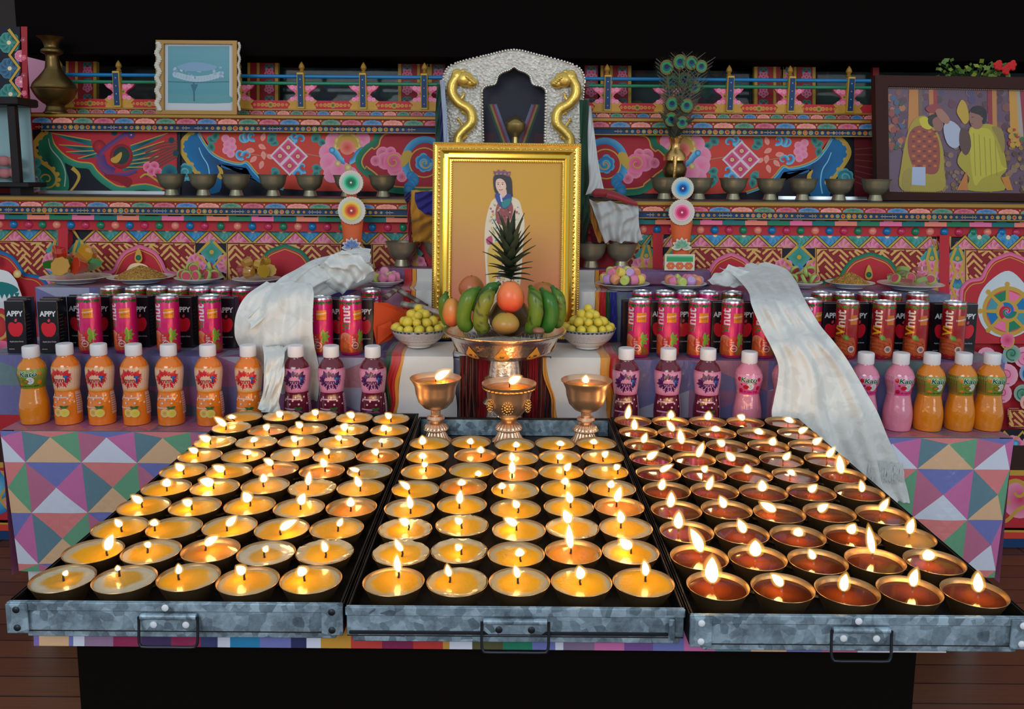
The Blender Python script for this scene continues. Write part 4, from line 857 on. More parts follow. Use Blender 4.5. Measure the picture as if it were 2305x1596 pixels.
def flame_mesh(base, tip, wid, bend=0.0, halo=True):
    g = MB(); B, T = Vector(base), Vector(tip); n = 12; L = (T - B).length
    ax = (T - B).normalized(); rings = []
    sd = ax.cross(Vector((0, 1, 0))).normalized()
    for k in range(n + 1):
        t = k / n; r = wid / 2 * (sin(pi * min(1, t * .98 + .02) ** .72)) ** .75 if 0 < k < n else .0
        if k == 0: r = wid * .16
        P = B + (T - B) * t + sd * bend * sin(pi * t)
        c = mix(FC0, FC1, t / .12) if t < .12 else mix(FC1, FC2, min(1, (t - .12) / .2)) if t < .7 else mix(FC2, FC3, (t - .7) / .3)
        if r < 1e-6: rings.append([g.v(P, c)])
        else: rings.append([g.v(P + sd * r * cos(2 * pi * j / 10) + Vector((0, 1, 0)) * r * .8 * sin(2 * pi * j / 10), c) for j in range(10)])
    for A, Bq in zip(rings, rings[1:]):
        for j in range(10):
            k = (j + 1) % 10
            if len(Bq) == 1: g.f(A[j], A[k], Bq[0])
            else: g.f(A[j], A[k], Bq[k], Bq[j])
    g.f(*rings[0][::-1])
    if halo:
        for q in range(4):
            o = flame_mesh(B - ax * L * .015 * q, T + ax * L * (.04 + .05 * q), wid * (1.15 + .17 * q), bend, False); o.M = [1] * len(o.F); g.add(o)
    return g
BOWL = [(0, 0), (.021, 0), (.0235, .0015), (.0225, .005), (.029, .018), (.0365, .033), (.0418, .0435), (.0434, .0462), (.0431, .0468), (.0422, .0462), (.0398, .0425), (.0355, .0325), (.028, .019), (.012, .0125), (0, .012)]
BOWL = [(r * .967, z) for r, z in BOWL]; RZ = .605; BH = .0466
bowl_proto = None
CREAMB, POOL, AMB = (.66, .46, .22), (1.0, .45, .012), (.92, .34, .01)  # POOL: melted butter's own yellow, pushed to orange for the flame's glow
rl = random.Random(5)
ORD = ['front', 'second', 'third', 'fourth', 'fifth', 'sixth', 'seventh', 'eighth', 'ninth', 'tenth']
COLN = ['first from left', 'second from left', 'middle one', 'fourth from left', 'last on right']
KINDS = {'s': 'smooth melted butter', 'd': 'dull butter', 'w': 'wet rippled butter', 'o': 'deep orange butter', 'c': 'crusted butter rim', 'r': 'dark red oil', 'h': 'honey-coloured oil'}
def inner_r(z):
    for (r0, z0), (r1, z1) in zip(BOWL[8:], BOWL[9:]):
        if z1 <= z <= z0: return r1 + (r0 - r1) * (z - z1) / max(1e-9, z0 - z1)
    return .03
INNER = {'left': (-.650, -.2165, 1.030, 1.912), 'middle': (-.2105, .2255, 1.024, 1.885), 'right': (.2305, .664, 1.010, 1.895)}
def settle(side):   # centres of the lamps, nudged so that no two rims cross and none crosses a tray wall
    P = [at_z(a[0], a[1], RZ) for a in LAMPS[side]]; x0, x1, y0, y1 = INNER[side]; e = .0440; D = .0842
    for it in range(120):
        for i in range(len(P)):
            for j in range(i):
                d = P[i] - P[j]; d.z = 0; L = d.length
                if L < D: d = d / L * (D - L) / 2; P[i] += d; P[j] -= d
        for q in P: q.x = min(max(q.x, x0 + e), x1 - e); q.y = min(max(q.y, y0 + e), y1 - e)
    return P
def lamp(name, label, group, C, cx, cy, bx, by, tx, ty, wpx, st):
    global bowl_proto
    z0 = RZ - BH
    t = thing(name, label, 'butter lamp', (C.x, C.y, z0), group)
    if bowl_proto is None:
        g = MB(); g.lathe(BOWL, 40, (C.x, C.y, z0)); bowl_proto = g.build('bowl', brass, t)
    else:
        o = bowl_proto.copy(); COL.objects.link(o); o.parent = t
    lvl = {'s': .0440, 'd': .0436, 'w': .0442, 'o': .0405, 'c': .0450, 'r': .0398, 'h': .0410}[st] + rl.uniform(-.0008, .0008)
    R = inner_r(lvl) - .0002; zl = z0 + lvl
    B = at_z(bx, by, zl + .009); d = Vector((B.x - C.x, B.y - C.y)); 
    if d.length > R * .8: d = d.normalized() * R * .8
    W = Vector((C.x + d.x, C.y + d.y, zl))
    B = Vector((B.x, B.y, B.z)) if (Vector((B.x - W.x, B.y - W.y))).length < .012 else at_y(bx, by, W.y)
    T = at_y(tx, ty, B.y)
    g = MB(); nr, na = 12, 44; ph = rl.uniform(0, 6.28)
    pr = R * {'s': .90, 'd': .66, 'w': .80, 'o': .97, 'c': .78, 'r': 2, 'h': 2}[st] * rl.uniform(.94, 1.06)
    pc = Vector((C.x + d.x * .35, C.y + d.y * .35)) if st in 'swd' else Vector((C.x + d.x * .12, C.y + d.y * .12))
    rings = []
    cre = mix(CREAMB, (.62, .58, .46), .7 if st == 'd' else rl.uniform(0, .35)); poo = mix(POOL, (.50, .30, .06), .65) if st == 'd' else mix(POOL, AMB, rl.uniform(0, .4)) if st != 'o' else (.82, .27, .02)  # dull kind: greyer, darker butter colours for the lamps with weak flames
    for i in range(nr + 1):
        f = (i / nr) ** .8; ring = []
        for j in range(na if i else 1):
            a = 2 * pi * j / na; wob = 1 + .05 * sin(3 * a + ph) + .04 * sin(5 * a + 2 * ph) + .02 * sin(9 * a)
            rr = R * f; x, y = C.x + rr * cos(a), C.y + rr * sin(a); z = zl
            q = (Vector((x, y)) - pc).length / (pr * wob)
            c = poo if q < .86 else cre if q > 1.06 else mix(poo, cre, (q - .86) / .2)
            if st == 'r': c = mix((.15, .026, .006), (.34, .065, .012), max(0, 1 - (Vector((x - W.x, y - W.y)).length / .03)))  # oil colour brightened toward the wick, imitating the flame's glow in it
            if st == 'h': c = (.50, .26, .06)
            if st == 'c' and q > .98:
                k = min(1, (q - .98) / .22)
                z += k * (.0022 + .0008 * sin(11 * a + ph) + .0012 * rl.uniform(-1, 1))
                if i >= nr - 1: rr = R + .0005 * (i - nr + 2) * .5 + .0004 * sin(7 * a + ph); x, y = C.x + rr * cos(a), C.y + rr * sin(a)
                if i == nr: z -= .0006; x += .0003 * rl.uniform(-1, 1)
            elif st in 'wd' and q > 1.0: z += .0006 * rl.uniform(-1, 1)
            ring.append(g.v((x, y, z), c))
        rings.append(ring)
    if st == 'c': rings.append([g.v((C.x + (R * .985) * cos(2 * pi * j / na), C.y + (R * .985) * sin(2 * pi * j / na), zl - .001), cre) for j in range(na)])
    for A, Bq in zip(rings, rings[1:]):
        for j in range(na):
            k = (j + 1) % na
            if len(A) == 1: g.f(A[0], Bq[j], Bq[k])
            else: g.f(A[j], Bq[j], Bq[k], A[k])
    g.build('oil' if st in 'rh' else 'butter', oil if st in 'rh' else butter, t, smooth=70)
    g = MB(); mid = (W + B) / 2 + Vector((rl.uniform(-.001, .001), 0, 0)); top = B + (T - B).normalized() * .004
    pts = [(W.x, W.y, zl - .004), (W.x, W.y, zl + .001), mid, B, top]
    ww = S(196, 120, 80) if st in 'rh' else S(60, 36, 26)
    g.tube(pts, [.0017, .0016, .0014, .0014, .0011], 7, None, 1, [ww, ww, mix(ww, (.02, .015, .012), .6), (.02, .015, .012), (.02, .015, .012)]); g.build('wick', wickm, t)
    dep = (B - CAM).dot(FW); g = flame_mesh(B, T, wpx / F * dep * 1.0, rl.uniform(-.0012, .0012)); g.build('flame', [FLAME, HALO], t)
    return t
for side in ('left', 'middle', 'right'):
    CS = settle(side); nm = 'oil_lamp' if side == 'right' else 'butter_lamp'
    for k, a in enumerate(LAMPS[side]):
        r, c = divmod(k, 5)
        lamp(nm, 'brass lamp of %s, %s, %s row of %s tray' % (KINDS[a[7]], COLN[c], ORD[r], side), '%s tray lamps' % side, CS[k], *a)
# ------------------------------------------------------------------ bottles, cans, boxes
def rfun(prof):
    P = [q for q in prof]
    def f(z):
        for (r0, z0), (r1, z1) in zip(P, P[1:]):
            if z0 <= z <= z1 and z1 > z0: return r0 + (r1 - r0) * (z - z0) / (z1 - z0)
        return P[-1][0]
    return f
def smoothp(pts, n=4): return [(max(0, a), b2) for a, b2 in cat(pts, False, n)]
def around(prof, ref):
    f = rfun(prof)
    def m(u, v, w): a = -pi / 2 + u / ref; r = f(v) + w; return Vector((r * cos(a), r * sin(a), v))
    return m
def wrap(p, u0, u1, v0, v1, c, c1=None, n=28, k=6):
    for j in range(k):
        va, vb = v0 + (v1 - v0) * j / k, v0 + (v1 - v0) * (j + 1) / k
        ca = mix(c, c1, j / k) if c1 else c; cb = mix(c, c1, (j + 1) / k) if c1 else c
        for i in range(n):
            a, b2 = u0 + (u1 - u0) * i / n, u0 + (u1 - u0) * (i + 1) / n
            p.f(p.v(p.q((a, va)), ca), p.v(p.q((b2, va)), ca), p.v(p.q((b2, vb)), cb), p.v(p.q((a, vb)), cb))
    p.up()
px = .001095
def mm(name, col, rough=.12, **k): return mat(name, col, rough, spec=.6, Coat_Weight=.5, Coat_Roughness=.05, **k)
OJ = mm('orange_drink', S(216, 112, 24, 1.2)); PJ = mm('purple_drink', S(96, 24, 44, 1.1)); PKJ = mm('pink_drink', S(206, 124, 146, 1.15)); OJ2 = mm('orange_jelly_drink', S(206, 120, 22, 1.2))
for m_ in (OJ, PJ, PKJ, OJ2): bump(m_, 45, .35, 2, .006)
LAB = mat('label_film', attr=True, rough=.25, spec=.5, Coat_Weight=.4, Coat_Roughness=.08)
CAP = bump(mat('cap_plastic', S(232, 228, 230), .4), 300, .05)
J = [(0, 0), (26, 0), (28.5, 4), (29, 12), (29.5, 30), (29.5, 42), (28, 58), (26, 72), (26, 80), (27.5, 95), (29.5, 110), (30, 120), (29.5, 128), (27, 137), (22, 145), (17.5, 150), (16, 154), (16, 158)]
K = [(0, 0), (26, 0), (29.5, 4), (31, 14), (32, 30), (31, 46), (28, 62), (25.5, 76), (25, 84), (27, 96), (30, 108), (31, 116), (29.5, 126), (25, 136), (19, 143), (16.5, 148), (16, 152)]
def bottle(kind):
    prof = smoothp([(r * px, z * px) for r, z in (J if kind[0] == 'j' else K)], 3)
    drink = {'jo': OJ, 'jp': PJ, 'ko': OJ2, 'kp': PKJ}[kind]
    nm, desc = ('juice_bottle', '') if kind[0] == 'j' else ('jelly_drink_bottle', '')
    t = thing(nm, 'bottle', 'bottle')
    g = MB(); g.lathe(prof + [(0, prof[-1][1])], 36); g.build('body', drink, t)
    top = prof[-1][1]; g = MB(); R = 17.8 * px
    g.lathe([(R * .96, -.002), (R, 0), (R, 20 * px), (R * .96, 22.5 * px), (R * .85, 23.5 * px), (0, 23.5 * px)], 40, (0, 0, top - .001), rf=lambda a, r, z: r * (1 + (.012 * (1 if int(a * 40 / pi) % 2 else 0) if z < 20 * px and r > R * .9 else 0)))
    g.lathe([(R * .8, 0), (0, .0004)], 24, (0, 0, top - .001 + 23.6 * px)); g.build('cap', CAP, t, smooth=30)
    ref = 29 * px; p = Painter(around(prof, ref), .00012, .0004); p.sub = .007; C2 = pi * ref
    U = lambda d: ref * d * pi / 180
    if kind[0] == 'j':
        or_ = kind == 'jo'
        ed, mid = (S(224, 160, 70), S(232, 190, 160)) if or_ else (S(206, 110, 150), S(216, 146, 176))
        a, b2 = 78 * px, 132 * px
        wrap(p, -C2, C2, a, a + 8 * px, ed, mid, 30, 2); p.w -= p.coat; wrap(p, -C2, C2, a + 8 * px, b2 - 8 * px, mid, None, 30, 6); p.w -= p.coat; wrap(p, -C2, C2, b2 - 8 * px, b2, mid, ed, 30, 2)
        sp, sp2 = (S(206, 36, 40, 1.1), S(228, 84, 84)) if or_ else (S(72, 28, 88), S(112, 60, 130))
        cy = 106 * px; r_ = random.Random(4)
        for k in range(16):
            an = 2 * pi * k / 16 + .1; L = (13 + 4 * (k % 3)) * px if sin(an) > -.3 else (12 + 6 * (k % 2)) * px
            d0 = 10 * px; uu, vv = cos(an) * d0 * 1.35, sin(an) * d0 * .8
            p.leaf(uu, cy + vv, an, L * .85, 6.5 * px if sin(an) > .2 else 4.5 * px, sp, sp2 if k % 3 == 0 else sp)
            p.circ(cos(an + .2) * d0 * 2.4, cy + sin(an + .2) * d0 * 1.8, 1.3 * px, sp, None, 8)
        p.up(); p.circ(0, cy - 2 * px, 12 * px, mid, mid, 16, 7 * px); p.up()
        write(p, 'Jimm s', 0 * px, cy - 3 * px, 15 * px, S(40, 30, 50), 0, .03, 1.0, .1, 1); p.up(); write(p, 'Jimm s', 0, cy - 2.6 * px, 15 * px, sp, 0, .0, 1.0, .1, 1); p.up()
        write(p, 'T', 13 * px, cy - 1 * px, 17 * px, S(30, 80, 150), 0, .04, 1, .1, 1); p.circ(13 * px, cy + 5 * px, 3.4 * px, S(30, 90, 160), S(60, 130, 190), 10); p.up()
        c3 = S(226, 180, 160) if or_ else S(206, 150, 178)
        wrap(p, -U(52), U(26), 62 * px, 65 * px, c3, None, 10, 1); p.w -= p.coat; wrap(p, -U(52), U(2), 40 * px, 43 * px, c3, None, 10, 1); p.w -= p.coat
        for k in range(9): p.circ(U(-50 + 13 * k), (60 + 9 * sin(k * 2.1)) * px, 2.4 * px, c3, S(236, 214, 206), 9)
        for u, v in ((-14, 30), (14, 29)):
            p.circ(U(u), v * px, 9.5 * px, S(232, 206, 130) if or_ else S(150, 80, 120), S(206, 150, 30) if or_ else S(90, 20, 60), 16); p.up()
            if or_ and u > 0: p.circ(U(u), v * px, 7.5 * px, S(226, 206, 90), S(222, 190, 50), 14); p.up()
        p.leaf(U(8), 40 * px, .4, 12 * px, 5 * px, S(60, 110, 50), S(40, 90, 40)); p.leaf(U(12), 40 * px, 2.6, 10 * px, 5 * px, S(60, 110, 50), S(40, 90, 40))
        wrap(p, U(62), U(92), 24 * px, 74 * px, S(216, 170, 150) if or_ else S(196, 140, 168), None, 6, 5)
        for k in range(9): wrap(p, U(64), U(90), (30 + 5 * k) * px, (31.6 + 5 * k) * px, S(140, 90, 80), None, 4, 1); p.w -= p.coat
    else:
        og = kind == 'ko'; a, b2 = 82 * px, 126 * px
        wrap(p, -C2, C2, a, b2, S(110, 132, 34) if og else S(206, 40, 120, 1.1), S(140, 156, 60) if og else S(224, 150, 184), 30, 6)
        wrap(p, -U(105), -U(50), a, b2, S(146, 118, 54) if og else S(214, 150, 170), None, 10, 4)
        for k in range(7): wrap(p, -U(100 - 7 * k), -U(97.5 - 7 * k), a + 2 * px, b2 - 2 * px, S(90, 66, 34) if og else S(170, 90, 110), None, 1, 4); p.w -= p.coat
        p.up()
        fr = S(214, 128, 30) if og else S(186, 22, 50)
        for u, v, r in ((-38, 116, 5), (-36, 90, 5), (44, 116, 4.5), (46, 96, 5.5), (-30, 104, 2.5), (30, 108, 2)): p.circ(U(u), v * px, r * px, fr, None, 12)
        p.up(); write(p, 'Kato', 0, 115 * px, 15 * px, S(210, 236, 220), 0, .07, 1.15, .15, 1); p.up(); write(p, 'Kato', 0, 115 * px, 15 * px, S(6, 74, 52), 0, .025, 1.15, .15, 1); p.up()
        p.circ(U(7), 100.5 * px, 8.5 * px, S(216, 216, 214), S(226, 228, 226), 18); p.up()
        for k, q in enumerate(((-1, 4), (2, 3), (-2, 0), (1, 0), (3, -1), (-1, -4), (1.5, -4))): p.stroke([(U(7) + (q[0] - 1) * px, (100.5 + q[1]) * px), (U(7) + (q[0] + 1) * px, (100.5 + q[1] + (1 if k % 2 else -.6)) * px)], .9 * px, S(60, 66, 60))
        p.circ(U(-11), 99 * px, 6.5 * px, S(80, 110, 40) if og else S(196, 30, 40), fr, 14, 5 * px); p.up()
        write(p, 'nata de coco drink', 0, 88 * px, 6.0 * px, S(20, 70, 40) if og else S(150, 16, 60), 0, .01, 1, 0, 1)
    p.build('label', LAB, t, smooth=50)
    return t
BP = {k: Placer(bottle(k)) for k in ('jo', 'jp', 'ko', 'kp')}
def place_bottle(k, u, Y, label, group, rz=0):
    q = at_y(u, 870, Y); BP[k]((q.x, Y, ZT + .0005), rz, label, group)
NB = ['orange-jelly bottle', 'next']
ordn = ['first', 'second', 'third', 'fourth', 'fifth', 'sixth']
YBt = 2.022
place_bottle('ko', 75, YBt, 'orange jelly drink bottle with green label at the far left end', 'jelly drink bottles', .2)
for k, u in enumerate((151, 227, 305, 383, 471, 561)): place_bottle('jo', u, YBt, 'orange juice bottle with red splash label, %s from the left of its row' % ordn[k], 'orange juice bottles', rl.uniform(-.1, .15) + (.12 if k > 2 else 0))
for k, u in enumerate((668, 747, 840)): place_bottle('jp', u, YBt, 'purple juice bottle beside the left white scarf, %s from it' % ordn[k], 'purple juice bottles', .1)
for k, u in enumerate((1408, 1502, 1591)): place_bottle('jp', u, YBt, 'purple juice bottle right of the centre stand, %s from it' % ordn[k], 'purple juice bottles', -.05)
place_bottle('kp', 1684, YBt, 'pink jelly drink bottle beside the last purple bottle', 'jelly drink bottles', -.25)
place_bottle('kp', 1768, YBt + .012, 'pink jelly drink bottle mostly hidden behind the long white scarf', 'jelly drink bottles', .4)
place_bottle('kp', 1945, YBt, 'pink jelly drink bottle half covered by the long white scarf', 'jelly drink bottles', .15)
place_bottle('kp', 2024, YBt, 'pink jelly drink bottle beside the orange jelly bottles', 'jelly drink bottles', .1)
for k, (u, dy) in enumerate(((2093, 0), (2164, .004), (2228, .006))): place_bottle('ko', u, YBt + dy, 'orange jelly drink bottle with green label on the right, %s of three' % ordn[k], 'jelly drink bottles', .16)
# cans
CH, CR = .147, .0283
CPROF = smoothp([(0, 0), (CR * .80, 0), (CR * .9, .003), (CR, .008), (CR, .012)], 2) + [(CR, CH * .5), (CR, CH - .008), (CR * .97, CH - .005)]
alu = mat('aluminium', (.78, .80, .82), .28, 1.0)
PRT = mat('printed_can', attr=True, rough=.25, metal=.25, spec=.6, Coat_Weight=.4, Coat_Roughness=.08)
def can(kind):
    t = thing('drink_can', 'can', 'can'); g = MB()
    base, b2 = (S(206, 24, 100, 1.2), S(214, 34, 44, 1.1)) if kind == 'pink' else (S(150, 20, 24, 1.2), S(168, 26, 26, 1.2))
    p = Painter(around(CPROF, CR), .00012, .0002); p.sub = .006; ref = CR; U = lambda d: ref * d * pi / 180
    g.lathe(CPROF, 40, c=base); g.build('body', PRT, t)
    g = MB(); g.lathe([(CR * .975, CH - .006), (CR * .93, CH - .0025), (CR * .93, CH), (CR * .90, CH + .0004), (CR * .88, CH - .002), (CR * .86, CH - .003), (0, CH - .003)], 36); lid = g.build('lid', alu, t)
    g = MB(); g.box(-.006, .006, -.014, .008, CH - .003, CH - .0015, None, .0004); g.build('pull_tab', alu, lid)
    if kind == 'pink': wrap(p, U(-75), U(-12), .010, CH - .009, b2, b2, 10, 4)
    for k in range(10):
        u = U(-110 + 25 * k); 
        for q in ((-1, 0, 1) if k % 2 else (0,)): p.leaf(u + q * .002, CH - .0085, -pi / 2 + q * .7, .010 if k % 2 else .006, .005, S(90, 140, 40) if kind != 'pink' else S(40, 110, 40), S(40, 100, 30))
    p.up()
    if kind == 'pink':
        write(p, 'nut', U(-2), .106, .036, S(236, 226, 230), pi / 2, .02, .9, 0, 1); write(p, 'Vi', U(-2), .075, .030, S(70, 130, 40), pi / 2, .02, .75, 0, 1); p.up()
        p.stroke(cat([(U(14), .122), (U(20), .098), (U(15), .068)]), .0008, S(240, 190, 210))
        wrap(p, U(38), U(88), .092, .116, S(222, 130, 26, 1.1), None, 6, 2); write(p, 'STRAWBERRY', U(63), .107, .0042, S(250, 236, 226), .12, .02, 1, 0, 1); write(p, 'juice drink', U(63), .101, .0042, S(170, 70, 30), .08, .02, 1, 0, 1); p.up()
        p.circ(U(-6), .043, .0165, S(236, 150, 110), S(220, 80, 40), 20); p.up()
        for k in range(7): p.stroke([(U(-6), .043), (U(-6) + .0145 * cos(k * pi / 3.5), .043 + .0145 * sin(k * pi / 3.5))], .0008, S(240, 176, 140))
        p.fill(cat([(U(-40), .034), (U(-20), .044), (U(10), .032), (U(40), .022), (U(60), .010), (U(-40), .009)], True, 4), S(206, 86, 34, 1.1), S(222, 110, 50)); p.up()
        p.circ(U(46), .040, .016, S(214, 60, 50), S(206, 40, 40), 20); p.up()
        for k in range(7): p.circ(U(30 + 6 * (k % 3)), .036 + .006 * (k // 3), .0022, S(236, 196, 200), S(206, 60, 70), 8)
        for k in range(5): p.leaf(U(66), .048, .3 - .75 * k + 1.2, .020, .007, S(150, 180, 60), S(120, 160, 40))
        p.fill(cat([(U(50), .028), (U(90), .030), (U(110), .010), (U(50), .009)], True, 3), S(190, 70, 36), S(150, 120, 40)); p.up()
        p.circ(U(44), .026, .0085, S(240, 220, 216), S(240, 220, 216), 18); p.up(); p.circ(U(44), .026, .0068, S(190, 50, 50), S(170, 40, 40), 16); p.up(); write(p, 'NFC', U(44), .026, .006, S(240, 220, 210), 0, .02, 1, 0, 1)
    else:
        write(p, 'nut', U(-2), .104, .036, S(240, 226, 214), pi / 2, .02, .9, 0, 1); write(p, 'Vi', U(-2), .074, .034, S(226, 176, 24, 1.1), pi / 2, .03, .9, 0, 1); p.up()
        p.stroke(cat([(U(14), .122), (U(20), .098), (U(15), .062)]), .0008, S(226, 150, 140))
        wrap(p, U(44), U(82), .090, .114, S(206, 110, 30, 1.1), None, 6, 2); write(p, 'TAMARIND', U(63), .103, .0055, S(250, 240, 230), .15, .03, 1, 0, 1); p.up()
        p.fill(cat([(U(-70), .050), (U(-30), .056), (U(20), .054), (U(70), .054), (U(72), .009), (U(-70), .009)], True, 5), S(190, 78, 36, 1.1), S(206, 100, 50)); p.up()
        for k in range(4): p.stroke(cat([(U(-60), .018 + .009 * k), (U(0), .026 + .009 * k), (U(60), .018 + .009 * k)]), .0012, S(150, 52, 26))
        p.leaf(U(12), .062, -.6, .020, .010, S(96, 140, 50), S(130, 170, 70)); p.stroke(cat([(U(-12), .058), (U(0), .064), (U(14), .057)]), .001, S(176, 110, 50)); p.up()
        p.circ(U(56), .027, .0085, S(230, 216, 206), S(230, 216, 206), 18); p.up(); p.circ(U(56), .027, .0066, S(196, 160, 150), S(110, 40, 40), 14); p.up()
    p.build('print', PRT, t, smooth=50)
    return t
CP = {k: Placer(can(k)) for k in ('pink', 'red')}
YC = 2.128
def place_can(k, u, Y, rz, label, group): q = at_y(u, 735 if Y < 2.2 else 665, Y); CP[k]((q.x, Y, Z2 + .0005), radians(rz), label, group)
for k, u in enumerate((203, 283, 379, 474)): place_can('pink', u, YC + (.006 if k else 0), -46 + 5 * k, 'pink drink can left of the white scarf, %s in the front row' % ordn[k], 'front row drink cans')
place_can('pink', 724, YC, -50, 'pink drink can touching the right side of the left white scarf', 'front row drink cans')
place_can('pink', 790, YC, -13, 'pink drink can beside the orange envelope, showing its white lettering', 'front row drink cans')
for k, (u, rz) in enumerate(((1438, -58), (1505, -58), (1574, -52), (1648, -46), (1720, -45))): place_can('pink', u, YC, rz, 'pink drink can between centre and long scarf, %s from the left' % ordn[k], 'front row drink cans')
place_can('pink', 1822, YC + .03, -30, 'pink drink can peeking out behind the long white scarf', 'front row drink cans')
for k, u in enumerate((1906, 1988, 2062, 2146)): place_can('red', u, YC, -50 - k, 'red drink can right of the long scarf, %s from the scarf' % ordn[k], 'front row drink cans')
YC2 = 2.285
o7 = ordn + ['seventh']
for k, u in enumerate((250, 306, 354, 402)): place_can('red', u, YC2, 20 * k, 'red can with only its top showing, %s of the left back row' % o7[k], 'back row drink cans')
for k, u in enumerate((450, 498, 546)): place_can('pink', u, YC2, 25 * k, 'pink can with only its top showing, %s of the left back row' % o7[4 + k], 'back row drink cans')
place_can('pink', 835, YC2, 30, 'pink can showing its top behind the black carton near the envelope', 'back row drink cans')
for k, u in enumerate((1446, 1496, 1545, 1595)): place_can('pink', u, YC2, 40 * k, 'pink can with only its top showing right of centre, %s from the stand' % o7[k], 'back row drink cans')
place_can('red', 1648, YC2, 10, 'red can with only its top showing just left of the long scarf', 'back row drink cans')
for k, u in enumerate((1850, 1900, 1953, 2006, 2066)): place_can('red', u, YC2, 33 * k, 'red can with only its top showing right of the scarf, %s from it' % o7[k], 'back row drink cans')
# black juice cartons
CARD = mat('glossy_card', attr=True, rough=.25, spec=.5, Coat_Weight=.3, Coat_Roughness=.08)
BW, BD, BHt = .050, .036, .134
def carton():
    t = thing('juice_carton', 'carton', 'juice carton'); g = MB(); blk_ = S(22, 22, 28)
    g.box(-BW / 2, BW / 2, -BD / 2, BD / 2, 0, BHt, blk_, .0012); g.build('box', CARD, t)
    g = MB(); g.box(-BW / 2, BW / 2, -.003, .003, BHt, BHt + .002, S(60, 60, 64)); g.box(-BW / 2 + .002, BW / 2 - .002, -BD / 2 - .0003, -BD / 2 + .001, BHt - .001, BHt + .0006, S(120, 120, 124)); g.build('seam', CARD, t)
    p = Painter(lambda u, v, w: Vector((u, -BD / 2 - w, v)), .0001, .0002)
    write(p, 'APPY', 0, .101, .0185, S(226, 228, 232), 0, .035, .92, 0, 1)
    ap = cat([(0, .076), (.008, .080), (.016, .076), (.0185, .064), (.014, .050), (.006, .043), (0, .0435), (-.006, .043), (-.014, .050), (-.0185, .064), (-.016, .076), (-.008, .080)], True, 3)
    p.fill(ap, S(206, 28, 46, 1.15), S(206, 28, 46, 1.15)); p.leaf(0, .080, 1.2, .010, .005, S(226, 70, 90), S(226, 70, 90))
    write(p, 'Apple Juice Drink', 0, .030, .0048, S(190, 190, 194), 0, .02, 1, 0, 1); p.rect(-.020, .010, -.006, .0115, S(180, 180, 184))
    p2 = Painter(lambda u, v, w: Vector((BW / 2 + w, u, v)), .0001, .0002)
    for k in range(8): p2.rect(-.012, .034 + .009 * k, .004 + .003 * (k % 3), .0352 + .009 * k, S(96, 96, 100))
    p.add(p2); p.build('print', CARD, t, smooth=0)
    return t
BX = Placer(carton())
def place_box(u, Y, label, rz=0, v=740, group='black juice cartons'): q = at_y(u, v, Y); BX((q.x, Y, Z2 + .0005), rz, label, group)
place_box(44, 2.118, 'black apple juice carton at the left end of the front row', .04)
place_box(118, 2.118, 'black apple juice carton beside it, left of the first pink can', .02)
place_box(52, 2.165, 'black juice carton behind the leftmost carton', .03)
place_box(124, 2.165, 'black juice carton behind the second front carton', 0)
for k, (u, w_) in enumerate(((183, 'left of the first pink can'), (236, 'between the first and second pink cans'), (322, 'between the second and third pink cans'), (419, 'between the third and fourth pink cans'), (514, 'between the fourth pink can and the left scarf'))): place_box(u, 2.204 if k < 4 else 2.2, 'black juice carton standing behind and ' + w_, 0)
for u, w_ in ((370, 'behind the third pink can'), (466, 'behind the fourth pink can')): place_box(u, 2.2395, 'black juice carton turned backwards ' + w_, pi)
place_box(766, 2.19, 'black juice carton between the two pink cans right of the left scarf')
place_box(822, 2.19, 'black juice carton beside the orange envelope')
for u, w_ in ((1482, 'between the first and second pink cans right of centre'), (1533, 'between the second and third pink cans right of centre'), (1618, 'between the third and fourth pink cans right of centre'), (1672, 'right of the fourth pink can, before the long scarf')): place_box(u, 2.19, 'black juice carton ' + w_)
place_box(1420, 2.20, 'black juice carton turned backwards left of the pink cans at centre right', pi)
for u, w_ in ((1866, 'just right of the long scarf'), (1926, 'between the first and second red cans'), (1972, 'behind the second red can'), (2024, 'between the second and third red cans'), (2112, 'between the third and fourth red cans'), (2168, 'at the right end behind the last red can')): place_box(u, 2.19, 'black juice carton ' + w_)
# ------------------------------------------------------------------ metal offering bowls
silv = bump(mat('old_silver', S(160, 152, 126, 1.2), .38, .75), 150, .15)
def obowl(R, Hh, name='offering_bowl'):
    t = thing(name, 'bowl', 'bowl'); g = MB(); s = R; h = Hh
    g.lathe([(0, 0), (.46 * s, 0), (.48 * s, .03 * h), (.40 * s, .2 * h), (.37 * s, .28 * h), (.44 * s, .32 * h), (.66 * s, .42 * h), (.82 * s, .62 * h), (.90 * s, .86 * h), (.97 * s, .97 * h), (1.0 * s, h), (.97 * s, h), (.88 * s, .9 * h), (.78 * s, .6 * h), (.5 * s, .42 * h), (0, .40 * h)], 40); g.build('bowl', silv, t)
    g = MB(); g.lathe([(0, .78 * h), (.845 * s, .78 * h)], 32); g.build('water', mat('water', (.5, .5, .46), .03, spec=.8, Coat_Weight=1), t); return t
OB = Placer(obowl(.0445, .066)); YS = 2.575
for k, u in enumerate((386, 458, 532, 615, 698, 783, 862)):
    OB((at_y(u, 430, YS).x, YS, SHELF1 + .0003), 0, 'silver water bowl on the left shelf, %s from the left' % (ordn + ['seventh'])[k], 'water bowls on the shelf')
for k, u in enumerate((1495, 1572, 1650, 1733, 1806, 1888, 1970)):
    y = YS - (.015 if k == 6 else 0); OB((at_y(u, 445, y).x, y, SHELF1 + .0003), 0, 'silver water bowl on the right shelf, %s from the centre' % (ordn + ['seventh'])[k], 'water bowls on the shelf')
OB2 = Placer(obowl(.0495, .074))
